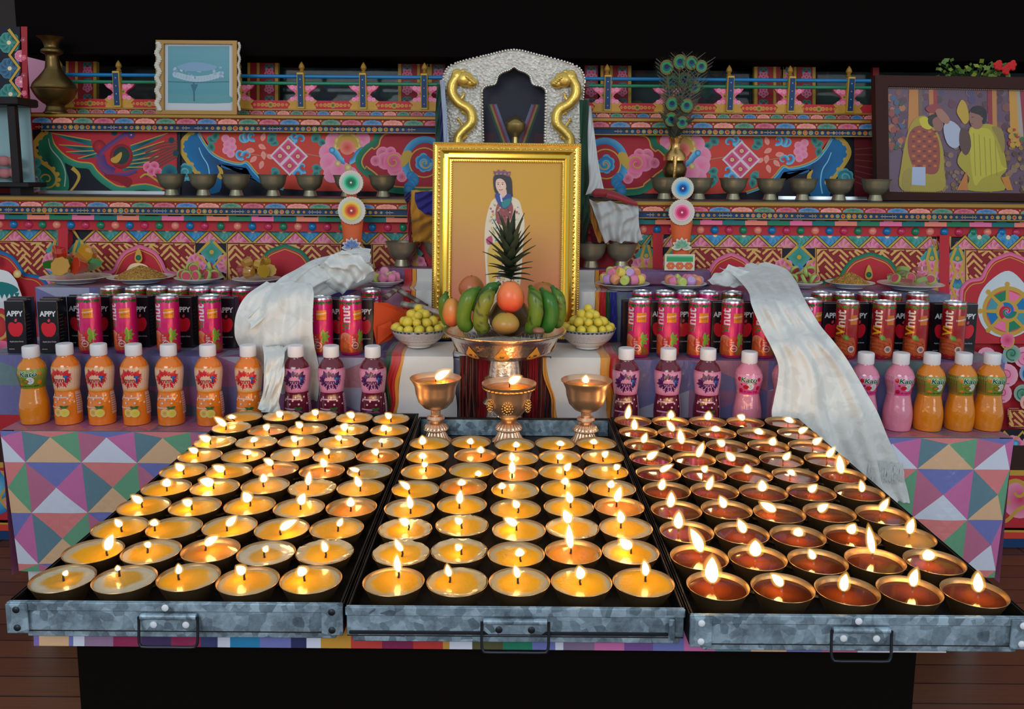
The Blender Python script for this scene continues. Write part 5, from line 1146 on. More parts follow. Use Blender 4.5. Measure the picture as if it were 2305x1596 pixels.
for u, w_ in ((905, 'left of the yellow hanging cloth'), (990, 'half hidden by the portrait frame'), (1330, 'just right of the gold portrait frame'), (1398, "below the ragged white cloth")):
    OB2((at_y(u, 580, 2.4945).x, 2.4945, Z4 + .0005), 0, 'dark silver bowl on the cloth block, ' + w_, 'bowls on the cloth block')
# ------------------------------------------------------------------ plates of sweets
china = mat('white_china', S(226, 226, 214), .18, spec=.6, Coat_Weight=.3)
def plate(u, v, wpx, Y, label, deep=False):
    q = at_y(u, v, Y); R = wpx / 2 / F * (q - CAM).dot(FW); h = (q.z - Z3) if q.z - Z3 > .012 else .016
    t = thing('plate', label, 'plate', (q.x, Y, Z3 + .0030), 'plates of offerings'); g = MB()
    pr = [(0, 0), (.55 * R, 0), (.56 * R, .002), (.60 * R, .25 * h), (.85 * R, .75 * h), (R, h), (R * .995, h + .001), (.84 * R, .80 * h), (.58 * R, .42 * h), (0, .40 * h)]
    if deep: pr = [(0, 0), (.45 * R, 0), (.46 * R, .12 * h), (.70 * R, .35 * h), (.90 * R, .72 * h), (R, h), (R * .99, h + .001), (.87 * R, .75 * h), (.65 * R, .42 * h), (0, .36 * h)]
    g.lathe(pr, 44, (q.x, Y, Z3 + .0030)); g.build('dish', china, t)
    return q.x, Y, Z3 + .0030 + h, R, h
JEL = lambda n, c: mat('jelly_' + n, c, .1, spec=.6, Coat_Weight=.6, Transmission_Weight=.35, Subsurface_Weight=.2, Subsurface_Scale=.01)
def jelly(nm, c, s, shape):
    t = thing('jelly_sweet' if shape != 'roll' else 'sugar_roll', 'sweet', 'sweet'); g = MB()
    if shape == 'cup': g.lathe([(0, 0), (.6 * s, 0), (.68 * s, .1 * s), (.95 * s, 1.1 * s), (1.05 * s, 1.15 * s), (1.0 * s, 1.22 * s), (0, 1.2 * s)], 18, (0, 0, -.6 * s), rf=lambda a, r, z: r * (1 + .05 * cos(9 * a)))
    elif shape == 'block': g.box(-.9 * s, .9 * s, -.6 * s, .6 * s, -.5 * s, .5 * s, None, .25 * s)
    elif shape == 'wedge':
        g.prism([(-s, 0, 0)] + [(-s * cos(pi * k / 12), 0, s * 1.0 * sin(pi * k / 12)) for k in range(1, 12)] + [(s, 0, 0)], (0, .6 * s, 0)); g.V = [(x, y - .3 * s, z - .4 * s) for x, y, z in g.V]
    g.build('jelly', c, t)
    return Placer(t)
SUG = mat('sugar_sweet', attr=True, rough=.5, Subsurface_Weight=.3, Subsurface_Scale=.008); bump(SUG, 500, .3)
def roll(c1, c2, s, nm='sugar_roll'):
    t = thing(nm, 'sweet', 'sweet'); g = MB()
    g.lathe([(0, -.75 * s), (.8 * s, -.75 * s), (.95 * s, -.6 * s), (s, -.3 * s), (s, .3 * s), (.95 * s, .6 * s), (.8 * s, .75 * s), (0, .75 * s)], 20, (0, 0, 0), c=c1)
    p = Painter(lambda u, v, w: Vector((u, v, .75 * s + w)), .0001, .0003)
    if c2: p.spiral(0, 0, .8 * s, .05 * s, 0, 2.6, .12 * s, c2, n=30)
    g.build('sweet_body', SUG, t)
    if c2: p.build('swirl', SUG, t, smooth=0)
    return Placer(t)
def melon(s):
    t = thing('watermelon_sweet', 'sweet', 'sweet'); g = MB()
    g.lathe([(0, -.3 * s), (.9 * s, -.3 * s), (s, -.1 * s), (s, .1 * s), (.9 * s, .3 * s), (0, .3 * s)], 22, c=S(164, 190, 96)); g.build('rind', SUG, t)
    g = MB(); g.lathe([(.78 * s, .3 * s), (.78 * s, .33 * s), (0, .34 * s)], 20, c=S(206, 80, 100)); g.lathe([(.78 * s, -.3 * s), (.78 * s, -.33 * s), (0, -.34 * s)], 20, c=S(206, 80, 100)); g.build('flesh', SUG, t); return Placer(t)
def heap(cx, cy, cz, R, n, s, placers, label, group, top=1.0, seed=1, flat=False):
    r = random.Random(seed); k = 0; lay = 0; z = cz + s * .45
    while k < n:
        rr = R * (1 - lay * .27 / top); m_ = max(1, int(min(n - k, 1 + 2 * pi * rr / (2.1 * s)) if rr > s * .8 else 1))
        if rr <= s * .8:
            if rr < -s * .5: break
            m_ = 1
        for j in range(m_):
            if k >= n: break
            a = 2 * pi * j / m_ + lay * .5; q = rr * (1 if m_ > 1 else 0)
            M = Matrix.Translation((cx + q * cos(a), cy + q * sin(a) * .9, z + r.uniform(-.1, .1) * s)) @ Matrix.Rotation(r.uniform(0, 6.28), 4, 'Z') @ Matrix.Rotation(r.uniform(.7, 1.9) if not flat else r.uniform(.2, .9), 4, 'X') @ Matrix.Rotation(r.uniform(-.5, .5), 4, 'Y')
            pl = placers[k % len(placers)]; pl(None, 0, label, group, M); k += 1
        if m_ > 3 and k < n:   # inner fill of this layer
            for j in range(max(1, m_ // 3)):
                if k >= n: break
                a = 2 * pi * j / max(1, m_ // 3); M = Matrix.Translation((cx + rr * .35 * cos(a), cy + rr * .35 * sin(a), z + s * .2)) @ Matrix.Rotation(r.uniform(0, 6.28), 4, 'Z') @ Matrix.Rotation(r.uniform(.6, 1.6), 4, 'X')
                placers[k % len(placers)](None, 0, label, group, M); k += 1
        lay += 1; z += s * 1.25
YP2 = 2.425
x, y, z, R, h = plate(172, 636, 148, 2.415, 'white plate of green, yellow and red jellies at the left end of the plates')
jl = [jelly('green', JEL('green', S(50, 130, 40, 1.2)), .028, 'wedge'), jelly('yellow', JEL('yellow', S(206, 150, 40, 1.3)), .026, 'cup'), jelly('red', JEL('red', S(214, 60, 40, 1.2)), .024, 'cup'), jelly('amber', JEL('amber', S(206, 130, 50, 1.2)), .028, 'cup')]
heap(x, y, z + .022, R * .55, 11, .026, jl, 'coloured jelly sweet heaped on the leftmost white plate', 'jellies on the leftmost plate', 1.0, 2)
def grain(u, v, wpx, Y, label, hl, hr):
    x, y, z, R, h = plate(u, v, wpx, Y, label); r = random.Random(9); g = MB()
    def fn(a, b2):
        rr = R * .78 * a; th = 2 * pi * b2; zz = z - .0022 + hr * max(0, 1 - a ** 1.3) + r.uniform(-.0014, .0014)
        return (x + rr * cos(th), y + rr * sin(th), zz), mix(S(176, 130, 50, 1.2), S(120, 80, 30, 1.2), r.random())
    g.grid(fn, 26, 90)
    for k in range(420):
        a = sqrt(r.random()) * .95; th = r.uniform(0, 6.28); rr = R * .77 * a
        g.ball((x + rr * cos(th), y + rr * sin(th), z - .0025 + hr * max(0, 1 - a ** 1.3)), .0026, .0026, .0018, 5, 4, mix(S(196, 150, 70, 1.2), S(110, 70, 26, 1.2), r.random()))
    o = g.build('fried_grain', mat('grain', attr=True, rough=.7), None); tag(o, hl, 'snack', 'heaps of grain'); o['kind'] = 'stuff'
grain(318, 634, 142, YP2, 'white plate holding the left heap of brown fried grain', 'brown fried grain heaped on the plate second from the left', .034)
ml = melon(.0155)
x, y, z, R, h = plate(448, 627, 106, YP2, 'deep white plate of watermelon sweets, third plate from the left', True)
heap(x, y, z + .003, R * .66, 15, .0155, [ml], 'green and pink watermelon sweet on the third plate from the left', 'watermelon sweets on the left', 1.0, 3)
x, y, z, R, h = plate(578, 629, 108, YP2, 'white plate of yellow and pink jelly cups beside the left scarf', True)
jl2 = [jelly('lemon', JEL('lemon', S(206, 160, 50, 1.3)), .018, 'cup'), jelly('rose', JEL('rose', S(190, 70, 80, 1.2)), .018, 'cup'), jelly('honey', JEL('honey', S(196, 140, 60, 1.3)), .018, 'cup')]
heap(x, y, z + .014, R * .56, 13, .018, jl2, 'small jelly cup on the plate beside the left scarf', 'jelly cups beside the left scarf', 1.0, 4)
RC = [roll(S(222, 130, 160, 1.1), S(240, 190, 206), .0135), roll(S(226, 200, 90, 1.1), None, .0135), roll(S(190, 140, 196, 1.1), S(224, 196, 226), .0135), roll(S(226, 150, 110, 1.1), None, .0135), roll(S(196, 206, 110, 1.1), None, .013)]
x, y, z, R, h = plate(866, 640, 84, YP2 - .044, 'white plate of pink sugar rolls left of the centre cloth', True)
heap(x, y, z + .004, R * .6, 11, .0135, [RC[0], RC[0], RC[4]], 'pink sugar sweet on the plate left of the centre cloth', 'pink sugar sweets', 1.0, 5)
x, y, z, R, h = plate(1401, 649, 122, YP2 - .064, 'white plate of pastel sugar rolls right of the portrait')
heap(x, y, z + .008, R * .68, 26, .0140, RC, 'pastel sugar sweet heaped on the plate right of the portrait', 'pastel sugar sweets', .85, 6)
x, y, z, R, h = plate(1539, 646, 102, YP2 - .052, 'white plate of pale sweets under the right paper flower stick', True)
heap(x, y, z + .002, R * .64, 11, .0135, [RC[2], RC[3], RC[0], RC[4]], 'pale sugar sweet on the plate under the right paper flower stick', 'pale sugar sweets', 1.2, 7)
x, y, z, R, h = plate(1806, 652, 86, YP2, 'white plate of watermelon sweets partly behind the long scarf', True)
heap(x, y, z + .004, R * .62, 12, .0155, [ml], 'watermelon sweet on the plate beside the long scarf', 'watermelon sweets beside the scarf', 1, 8)
grain(1912, 650, 106, YP2, 'white plate holding the right heap of brown fried grain', 'brown fried grain heaped on the plate right of the long scarf', .030)
ws = jelly('melonslice', JEL('melonslice', S(206, 110, 110, 1.1)), .020, 'wedge'); wg = jelly('melongreen', JEL('melongreen', S(160, 180, 90, 1.1)), .020, 'wedge')
x, y, z, R, h = plate(2048, 659, 140, YP2 - .02, 'wide white plate of melon slices at the right end of the plates')
heap(x, y, z + .006, R * .6, 14, .020, [ws, wg, ml], 'pink and green melon sweet on the rightmost plate', 'melon sweets on the right', 1.2, 9)
# ------------------------------------------------------------------ goblets, fruit stand, fruit
gob = bump(mat('goblet_metal', (.86, .56, .36), .33, .9), 120, .06); gob2 = bump(mat('goblet_gold', (.85, .52, .18), .3, 1.0), 260, .4)
def goblet(u, v, vt, rpx, desc, fb, ft_, w, gold):
    Y = min(1.834, at_z(u, v, .5592).y); q = Vector((at_y(u, v, Y).x, Y, .5584)); top = at_y(u, vt, Y).z; H = top - q.z
    R = rpx / F * ((q - CAM).dot(FW)); t = thing('goblet_lamp', desc, 'goblet lamp', tuple(q), 'goblet lamps in the middle tray'); s = R
    fl_ = lambda a, r, z: r * (1 + .06 * cos(22 * a))
    g = MB(); g.lathe([(0, 0), (.56 * s, 0), (.60 * s, .02 * s), (.50 * s, .10 * s), (.40 * s, .28 * s), (.34 * s, .42 * s)], 66, q, rf=fl_); g.build('foot', gob, t)
    g = MB(); g.lathe([(.34 * s, .42 * s), (.46 * s, .47 * s), (.47 * s, .53 * s), (.40 * s, .62 * s), (.30 * s, .72 * s), (.16 * s, .76 * s)], 66, q, rf=fl_); g.lathe([(.47 * s, .45 * s), (.50 * s, .49 * s), (.47 * s, .53 * s)], 60, q, rf=lambda a, r, z: r * (1 + .03 * cos(30 * a)))
    g.build('petal_collar', gob, t)
    zc = H - 1.28 * s
    g = MB(); g.lathe([(.16 * s, .74 * s), (.18 * s, .80 * s), (.30 * s, .84 * s), (.36 * s, .92 * s), (.30 * s, 1.02 * s), (.18 * s, 1.05 * s), (.19 * s, zc - .02 * s), (.24 * s, zc)], 36, q, rf=lambda a, r, z: r * (1 + .025 * cos(12 * a))); g.build('stem', gob2 if gold else gob, t)
    g = MB(); g.lathe([(0, zc - .02 * s), (.24 * s, zc), (.46 * s, zc + .10 * s), (.68 * s, zc + .34 * s), (.78 * s, zc + .66 * s), (.82 * s, zc + .95 * s), (.93 * s, H - .1 * s), (s, H - .03 * s), (s * 1.005, H), (s * .98, H), (.9 * s, H - .09 * s), (.79 * s, zc + .9 * s), (.7 * s, zc + .5 * s), (0, zc + .45 * s)], 56, q)
    cup = g.build('cup', gob, t)
    if gold:
        g = MB(); g.lathe([(.90 * s, H - .22 * s), (.97 * s, H - .17 * s), (.97 * s, H - .12 * s)], 72, q, rf=lambda a, r, z: r * (1 + .02 * cos(36 * a)))
        for a in (-pi / 2 - .06, -pi / 2 + 1.05, -pi / 2 - 1.05):
            d = Vector((cos(a), sin(a), 0)); c = Vector(q) + d * .795 * s + Vector((0, 0, zc + .52 * s)); sd = Vector((-sin(a), cos(a), 0))
            for k in range(14): an = 2 * pi * k / 14; g.ball(c + sd * .19 * s * cos(an) + Vector((0, 0, .22 * s * sin(an))) + d * .01 * s, .035 * s, n=8, m=5)
            for k in range(7): an = 2 * pi * k / 7; g.ball(c + sd * .10 * s * cos(an) + Vector((0, 0, .11 * s * sin(an))) + d * .02 * s, .05 * s, n=8, m=5)
            g.ball(c + d * .03 * s, .06 * s, n=8, m=5)
        g.build('gold_medallion', gob2, cup)
    zl = H - .16 * s; g = MB()
    rings = []
    g.lathe([(0, zl), (.5 * s, zl), (.845 * s, zl - .001)], 40, q, cols=[(.85, .26, .02), (.82, .24, .02), (.7, .17, .015)]); g.build('butter', oil, t)
    B = at_y(fb[0], fb[1], Y); T = at_y(ft_[0], ft_[1], Y)
    g = MB(); g.tube([(B.x, Y, q.z + zl - .003), (B.x, Y, q.z + zl + .004), B + Vector((0, 0, .001))], [.0016, .0015, .0012], 7, (.03, .02, .02)); g.build('wick', wickm, t)
    g = flame_mesh(B, T, w / F * (B - CAM).dot(FW), .001); g.build('flame', [FLAME, HALO], t)
goblet(981, 984, 850, 57, 'left copper goblet lamp with flame blowing right, at the back of the middle tray', (981, 853), (1012, 834), 16, False)
goblet(1145, 988, 862, 61, 'middle goblet lamp with gold medallions on its cup, before the fruit stand', (1147, 862), (1172, 848), 16, True)
goblet(1318, 984, 855, 57, 'right copper goblet lamp with small round flame, at the back of the middle tray', (1319, 862), (1319, 845), 14, False)
# fruit stand
ssil = bump(mat('chased_silver', (.80, .74, .66), .24, 1.0), 130, .35, 5, .004)
YFS = 2.006; q = Vector((at_y(1136, 745, YFS).x, YFS, ZT + .0008)); zr = at_y(1136, 741, YFS).z - q.z; R = 136 / F * ((q - CAM).dot(FW))
fs = thing('fruit_stand', 'silver footed dish with gold plaques holding the fruit before the portrait', 'fruit stand', tuple(q))
zb = zr - .064
g = MB(); g.lathe([(.0, zb), (.30 * R, zb), (.62 * R, zb + .004), (.80 * R, zb + .018), (.87 * R, zb + .044), (.90 * R, zb + .052), (.985 * R, zb + .058), (R, zr - .002), (R, zr), (.97 * R, zr + .0005), (.86 * R, zr - .010), (.78 * R, zb + .024), (0, zb + .008)], 72, q); g.build('dish', ssil, fs)
for a in (-pi / 2 - .04, -pi / 2 + .62, -pi / 2 - .68, -pi / 2 + 1.3, -pi / 2 - 1.34):
    P = Painter(around([(.64 * R, zb + .003), (.80 * R, zb + .018), (.87 * R, zb + .044), (.89 * R, zb + .050)], .84 * R), .0003, .001)
    u0 = (a + pi / 2) * .84 * R; P.V = []
    P.fill(cat([(u0 - .016, zb + .012), (u0 - .018, zb + .020), (u0 - .006, zb + .034), (u0, zb + .042), (u0 + .006, zb + .034), (u0 + .018, zb + .020), (u0 + .016, zb + .012), (u0, zb + .009)], True, 3), (1, 1, 1), (1, 1, 1))
    for k in range(9): P.up(); P.circ(u0 + .009 * cos(k * .7 + .4), zb + .021 + .007 * sin(k * .7 + .4), .004, (1, 1, 1), (1, 1, 1), 8)
    P.xf(Matrix.Translation(q)); P.build('gold_plaque', mat('plaque_gold', (.85, .42, .07), .4, .35), fs)
g = MB(); zs = zb
g.lathe([(.24 * R, zs + .002), (.24 * R, zs - .012), (.265 * R, zs - .040), (.27 * R, zs - .048), (.33 * R, zs - .054), (.33 * R, zs - .066), (.28 * R, zs - .074), (.27 * R, zs - .085), (.30 * R, zs - .10)], 48, q); g.build('stem', ssil, fs)
g = MB(); zz = zs - .10; g.lathe([(.28 * R, zz), (.36 * R, zz - .016), (.33 * R, zz - .024), (.28 * R, .05), (.31 * R, .02), (.35 * R, .004), (.35 * R, 0), (0, 0)], 48, q); g.build('foot', ssil, fs)
fx, fy, fz = q.x, q.y, q.z + zr
FR = lambda u, v, Y: at_y(u, v, Y)
skin = mat('fruit_skin', attr=True, rough=.36, spec=.5, Coat_Weight=.15, Coat_Roughness=.2); bump(skin, 60, .08)
def mango(nm, label, catg, u, v, Y, rx, rz_, c1, c2, c3, tilt=0.0, rzv=0.0):
    q = FR(u, v, Y); t = thing(nm, label, catg, tuple(q), 'fruit in the silver stand'); s = F / ((q - CAM).dot(FW)); a, b2 = rx / s, rz_ / s
    def fc(p): 
        k = (p[2] + 1) / 2; n = .5 + .5 * sin(p[0] * 7 + p[2] * 5) * .3
        return mix(mix(c1, c2, min(1, k * 1.3)), c3, max(0, min(1, (p[0] * .7 + k - .7) * n * 1.6)))
    g = MB(); g.ball((0, 0, 0), a, a * .95, b2, 26, 18, None, fc); g.V = [(x * (1 - .12 * z / b2), y * (1 - .12 * z / b2), z - (.07 * b2 * math.exp(-(x * x + y * y) / (.1 * a * a)) if z > .6 * b2 else 0)) for x, y, z in g.V]
    g.xf(Matrix.Translation(q) @ Matrix.Rotation(tilt, 4, 'Y')); g.build('skin', skin, t)
    g = MB(); top = Matrix.Translation(q) @ Matrix.Rotation(tilt, 4, 'Y'); g.tube([(0, 0, b2 * .86), (.001, 0, b2 * .97)], [.003, .002], 7, S(70, 50, 30)); g.xf(top); g.build('stalk', wickm, t)
OR_, RD_, YG = S(222, 120, 60, 1.25), S(206, 56, 44, 1.25), S(176, 138, 56, 1.25)
mango('mango', 'bright red and orange mango on top in the centre, before the pineapple', 'mango', 1149, 667, 1.965, 31, 37, S(216, 56, 44, 1.3), S(226, 120, 66, 1.25), S(222, 130, 60))
mango('mango', 'round yellow green mango at the front of the dish, below the red mango', 'mango', 1138, 727, 1.935, 31, 25, S(186, 110, 60, 1.2), S(166, 136, 50, 1.2), S(196, 150, 70))
mango('mango', 'orange mango at the left end of the dish', 'mango', 1018, 702, 1.99, 22, 34, S(210, 80, 50, 1.2), S(196, 130, 54, 1.25), S(200, 120, 50), -.05)
mango('mango', 'brownish orange mango behind the left bananas', 'mango', 1061, 646, 2.085, 29, 27, S(190, 96, 60), S(196, 110, 64), S(170, 110, 50))
mango('mango', 'brownish orange mango behind the right bananas', 'mango', 1222, 652, 2.085, 30, 18, S(180, 90, 50), S(190, 112, 60), S(110, 110, 40))
mango('ginger_root', 'small brown knobbly root at the right front of the dish', 'root', 1212, 744, 1.93, 14, 8, S(150, 96, 70), S(160, 106, 76), S(140, 90, 60))
def banana(label, pts, r, Y, c, c2, spots=0, seed=1):
    P = [FR(u, v, Y + dy) for u, v, dy in pts]; t = thing('banana', label, 'banana', tuple(P[-1]), 'fruit in the silver stand'); rr = random.Random(seed)
    C = []; pp = [Vector(p) for p in P]; m = len(pp); out = []
    for i in range(m - 1):
        p0 = pp[max(0, i - 1)]; p1 = pp[i]; p2 = pp[i + 1]; p3 = pp[min(m - 1, i + 2)]
        for k in range(5):
            tt = k / 5; out.append(.5 * ((2 * p1) + (p2 - p0) * tt + (2 * p0 - 5 * p1 + 4 * p2 - p3) * tt ** 2 + (3 * p1 - p0 - 3 * p2 + p3) * tt ** 3))
    out.append(pp[-1]); n = len(out); s = F / ((P[0] - CAM).dot(FW)); R = r / s
    rad = [R * (.42 + .58 * min(1, (k / n) * 4)) * (1 if k < n * .8 else max(.35, 1 - ((k / n - .8) / .2) ** 2 * .65)) for k in range(n)]
    cols = [mix(mix(c2, c, min(1, k / n * 3)), c2, max(0, (k / n - .8) * 4) if k / n > .8 else 0) for k in range(n)]
    g = MB(); g.tube(out, rad, 15, None, 1, cols)
    for i in range(len(g.V)):
        j = i % 15; f = 1 - .05 * (j % 3 == 1); x = Vector(g.V[i]); ctr = out[i // 15]; g.V[i] = tuple(ctr + (x - ctr) * f)
        if spots and rr.random() < spots * .12: g.C[i] = mix(g.C[i], (.03, .02, .01), .75)
    g.build('peel', skin, t, smooth=60)
    g = MB(); g.tube([out[0] + (out[0] - out[2]).normalized() * R * .5, out[0], out[1]], [R * .34, R * .38, R * .45], 8, mix(c2, (.05, .04, .02), .35)); g.build('stalk', skin, t)
GB, GB2, YB_, = S(92, 118, 26, 1.25), S(50, 106, 30, 1.2), S(124, 122, 34, 1.3)
banana('green banana, outermost on the left side of the red mango', [(1074, 652, .02), (1056, 668, 0), (1046, 695, 0), (1044, 722, .004), (1056, 742, .01)], 17.5, 1.965, GB, GB2, 0, 1)
banana('yellow green banana with dark marks just left of the red mango', [(1108, 656, .02), (1096, 672, 0), (1084, 700, 0), (1082, 728, .002), (1094, 747, .006)], 17.5, 1.955, YB_, GB2, 1, 2)
banana('dark green banana lying behind the left pair of bananas', [(1120, 640, .0), (1104, 652, 0), (1086, 672, .01), (1070, 700, .02)], 15, 2.02, GB2, GB2, 0, 3)
banana('green banana half hidden behind the leftmost mango', [(1004, 662, .0), (1000, 680, 0), (1001, 705, .01), (1010, 730, .01)], 13, 2.06, GB, GB2, 0, 4)
banana('dark green banana just right of the red mango with black marks', [(1196, 650, .02), (1203, 668, 0), (1206, 695, -.004), (1202, 725, 0), (1190, 748, .006)], 16.5, 1.955, GB, GB2, 1, 5)
banana('green banana, second on the right side of the red mango', [(1222, 656, .02), (1234, 675, 0), (1240, 700, 0), (1236, 724, .002), (1226, 744, .01)], 17.5, 1.972, GB2, GB2, 0, 6)
banana('green banana, outermost on the right side of the dish', [(1246, 650, .02), (1256, 668, .01), (1260, 692, .01), (1258, 715, .014), (1250, 735, .02)], 14.5, 1.995, GB, GB2, 1, 7)
# pineapple
YPI = 2.055; q = FR(1148, 690, YPI)
pa = thing('pineapple', 'pineapple with tall spiky green crown standing among the fruit', 'pineapple', (q.x, YPI, fz - .03))
g = MB(); zc = fz + .028
g.lathe([(0, -.058)] + [(.052 * sin(.35 + 2.5 * k / 12), -.058 + .105 * k / 12) for k in range(1, 12)] + [(.016, .05), (0, .052)], 30, (q.x, YPI, zc), rf=lambda a, r, z: r * (1 + .05 * sin(8 * a + z * 120) * sin(8 * a - z * 120)), c=S(110, 80, 36)); g.build('body', skin, pa)
g = MB(); r_ = random.Random(6); cz = at_y(1148, 640, YPI).z
leafm = mat('pineapple_leaf', attr=True, rough=.5)
sc_ = ((q - CAM).dot(FW)) / F
for k in range(46):
    f = k / 45; h0 = 628 - 78 * f; L = (58 + 28 * f) * sc_ * (.8 if f < .3 else 1); a = k * 2.399; up_ = .15 + 1.15 * f ** .8
    b0 = Vector((q.x - .0015, YPI, at_y(1148, h0, YPI).z)); d = Vector((cos(a), sin(a), 0)); w0 = (15 + 3 * f) * sc_; sd = Vector((-sin(a), cos(a), 0)); rows = []
    c0 = mix(S(58, 66, 52), S(96, 92, 60), r_.random() * .6); c1 = mix(S(34, 58, 44), S(50, 70, 40), r_.random())
    for j in range(8):
        tt = j / 7; rad = L * (tt * cos(up_) * (.9 + .1 * tt)) + .010 * (1 - f * .5) * min(1, tt * 4); zz = L * (tt * sin(up_) - (.25 - .1 * f) * tt * tt * cos(up_))
        w_ = w0 * (1 - tt ** 1.5) * (.8 + .4 * (1 - tt)) * .62; P = b0 + d * rad + Vector((0, 0, zz)); nn = Vector((-d.x * sin(up_), -d.y * sin(up_), cos(up_)))
        cc = mix(c0, c1, min(1, abs(tt - .45) * 2.2))
        rows.append([g.v(P + sd * w_ - nn * .0 + nn * w_ * .35, cc), g.v(P - nn * .0015, mix(cc, c1, .4)), g.v(P - sd * w_ + nn * w_ * .35, cc)])
    for A, B in zip(rows, rows[1:]):
        for j in range(2): g.f(A[j], A[j + 1], B[j + 1], B[j])
g.build('crown', leafm, pa)
# white bowls of yellow sweets on cloth-covered pedestals
satin = mat('white_satin', attr=True, rough=.42, spec=.5, Sheen_Weight=.3); bump(satin, 25, .25, 3, .004)
SAT, OCH, RE2, GR2, BL2 = S(206, 202, 196, 1.15), S(206, 136, 40, 1.25), S(176, 16, 22, 1.25), S(14, 66, 30, 1.2), S(28, 26, 120, 1.25)
def pedestal(label, corner, Yf, Yb, us, vt, z0, names):
    """cloth of coloured bands lying over a low stand: us are the picture edges of its bands at the front"""
    pass
zP = at_y(945, 787, 2.13).z; YPF, YPB = 2.085, 2.235
ped = thing('offering_pedestal', 'low wooden stand under the white cloths behind the fruit stand', 'stand', (at_y(1135, 790, 2.16).x, 2.16, ZT))
pxl, pxr = at_y(862, 800, YPF).x, at_y(1412, 800, YPF).x
YPK = Y2 - .012
g = MB(); g.box(pxl + .02, pxr - .02, Y2 + .012, YPB, Z2 + .002, zP - .003); g.build('top', wood, ped)
def runner(label, u0, u1, slope, bands, seed):
    t = thing('offering_cloth', label, 'cloth', (at_y((u0 + u1) / 2, 930, YPF).x, YPK, ZT)); r = random.Random(seed)
    tot = 0
    for nm, a0, a1, b0, b1, col in bands:   # picture edges at the top (a) and bottom (b) of the front
        g = MB(); n = 10; m_ = 16
        def fn(i, j):
            ua = a0 + (a1 - a0) * j; ub = b0 + (b1 - b0) * j
            if i < .3: # top, lying flat
                k = i / .3; P = at_y(ua, 783, YPK); y = YPB - .005 - (YPB - .005 - YPK) * k; return Vector((P.x, y, zP + .001 + .001 * sin(9 * j + 4 * k)))
            k = (i - .3) / .7; P0 = at_y(ua, 787, YPK); P1 = at_y(ub, 942, YPK)
            x = P0.x + (P1.x - P0.x) * k + .004 * sin(k * 9 + seed) * (.5 if nm == 'white_field' else 1); z = zP - (zP - ZT - .004) * k
            return Vector((x, YPK - .006 * sin(min(1, k * 4) * pi / 2) - .004 * (1 + sin(j * 8 + seed + 2 * k)) * k, z))
        g.grid(fn, 22, 9, col); g.build(nm, satin, t)
runner('white cloth with orange, red and green side bands under the left sweet bowl', 862, 1030, 0, [('green_band', 866, 880, 862, 876, GR2), ('red_band', 879, 902, 869, 884, RE2), ('orange_band', 901, 910, 883, 893, OCH), ('white_field', 909, 1018, 892, 1030, SAT)], 1)
runner('white cloth with orange and red side bands under the right sweet bowl', 1225, 1410, 0, [('white_field', 1226, 1350, 1256, 1368, SAT), ('orange_band', 1349, 1372, 1367, 1382, OCH), ('red_band', 1371, 1392, 1381, 1390, RE2), ('green_band', 1391, 1404, 1389, 1396, GR2), ('left_edging', 1218, 1228, 1246, 1258, OCH)], 2)
# upper lengths of the same kind of cloth on the step behind, either side of the portrait
def upper(label, bands, seed):
    t = thing('step_cloth', label, 'cloth', (at_y(bands[0][1], 640, Y3).x, Y3 - .01, Z2)); 
    for nm, a0, a1, b0, b1, col in bands:
        g = MB()
        def fn(i, j):
            if i < .25: k = i / .25; P = at_y(a0 + (a1 - a0) * j, 592, Y4 - .004); kk = min(1, k * 2); k2 = max(0, k * 2 - 1); return Vector((P.x, Y4 - .004 - (Y4 - .004 - Y3 + .012) * k2, Z4 - .001 - (Z4 - Z3 - .002) * kk))
            k = (i - .25) / .75; P0 = at_y(a0 + (a1 - a0) * j, 645, Y3 - .012); P1 = at_y(b0 + (b1 - b0) * j, 700, Y3 - .012)
            return Vector((P0.x + (P1.x - P0.x) * k, Y3 - .012 - .006 * (1 + sin(j * 9 + 3 * k + seed)) * .5, Z3 + .001 - (Z3 - Z2 - .004) * k))
        g.grid(fn, 20, 9, col); g.build(nm, satin, t)
upper('white cloth with orange and red edges draped left of the portrait', [('red_band', 910, 928, 900, 918, RE2), ('orange_band', 927, 938, 917, 932, OCH), ('white_field', 937, 1010, 931, 1010, SAT)], 1)
upper('white cloth with orange, red, green and blue stripes right of the portrait', [('white_field', 1290, 1340, 1290, 1336, SAT), ('orange_band', 1339, 1350, 1335, 1346, OCH), ('red_band', 1349, 1364, 1345, 1364, RE2), ('green_band', 1363, 1374, 1363, 1374, GR2), ('blue_band', 1373, 1388, 1373, 1390, BL2)], 3)
# strands of coloured thread between the two cloths
th = thing('thread_hanging', 'hanging of red, brown and pale threads behind the foot of the fruit stand', 'hanging', (at_y(1135, 850, YPK).x, YPK, ZT))
thm = mat('thread', attr=True, rough=.7); r_ = random.Random(8); g = MB()
xa, xb = at_y(1032, 850, YPK).x, at_y(1250, 850, YPK).x
for k in range(170):
    x = xa + .003 + (xb - .014 - xa) * (k + r_.random()) / 170; f = k / 170
    c = r_.choice([S(120, 30, 34), S(150, 34, 40), S(90, 60, 44), S(140, 110, 80), S(40, 30, 34), S(24, 34, 40), S(110, 40, 44)])
    if abs(f - .26) < .06 or abs(f - .80) < .05: c = S(170, 30, 40)
    g.tube([(x, YPK + r_.uniform(-.001, .002), zP - .002), (x + r_.uniform(-.003, .003), YPK - .001 + r_.uniform(-.002, 0), (zP + ZT) / 2), (x + r_.uniform(-.005, .005), YPK - .003 + r_.uniform(-.002, .001), ZT + .004)], .0011, 4, c)
o = g.build('threads', thm, th)
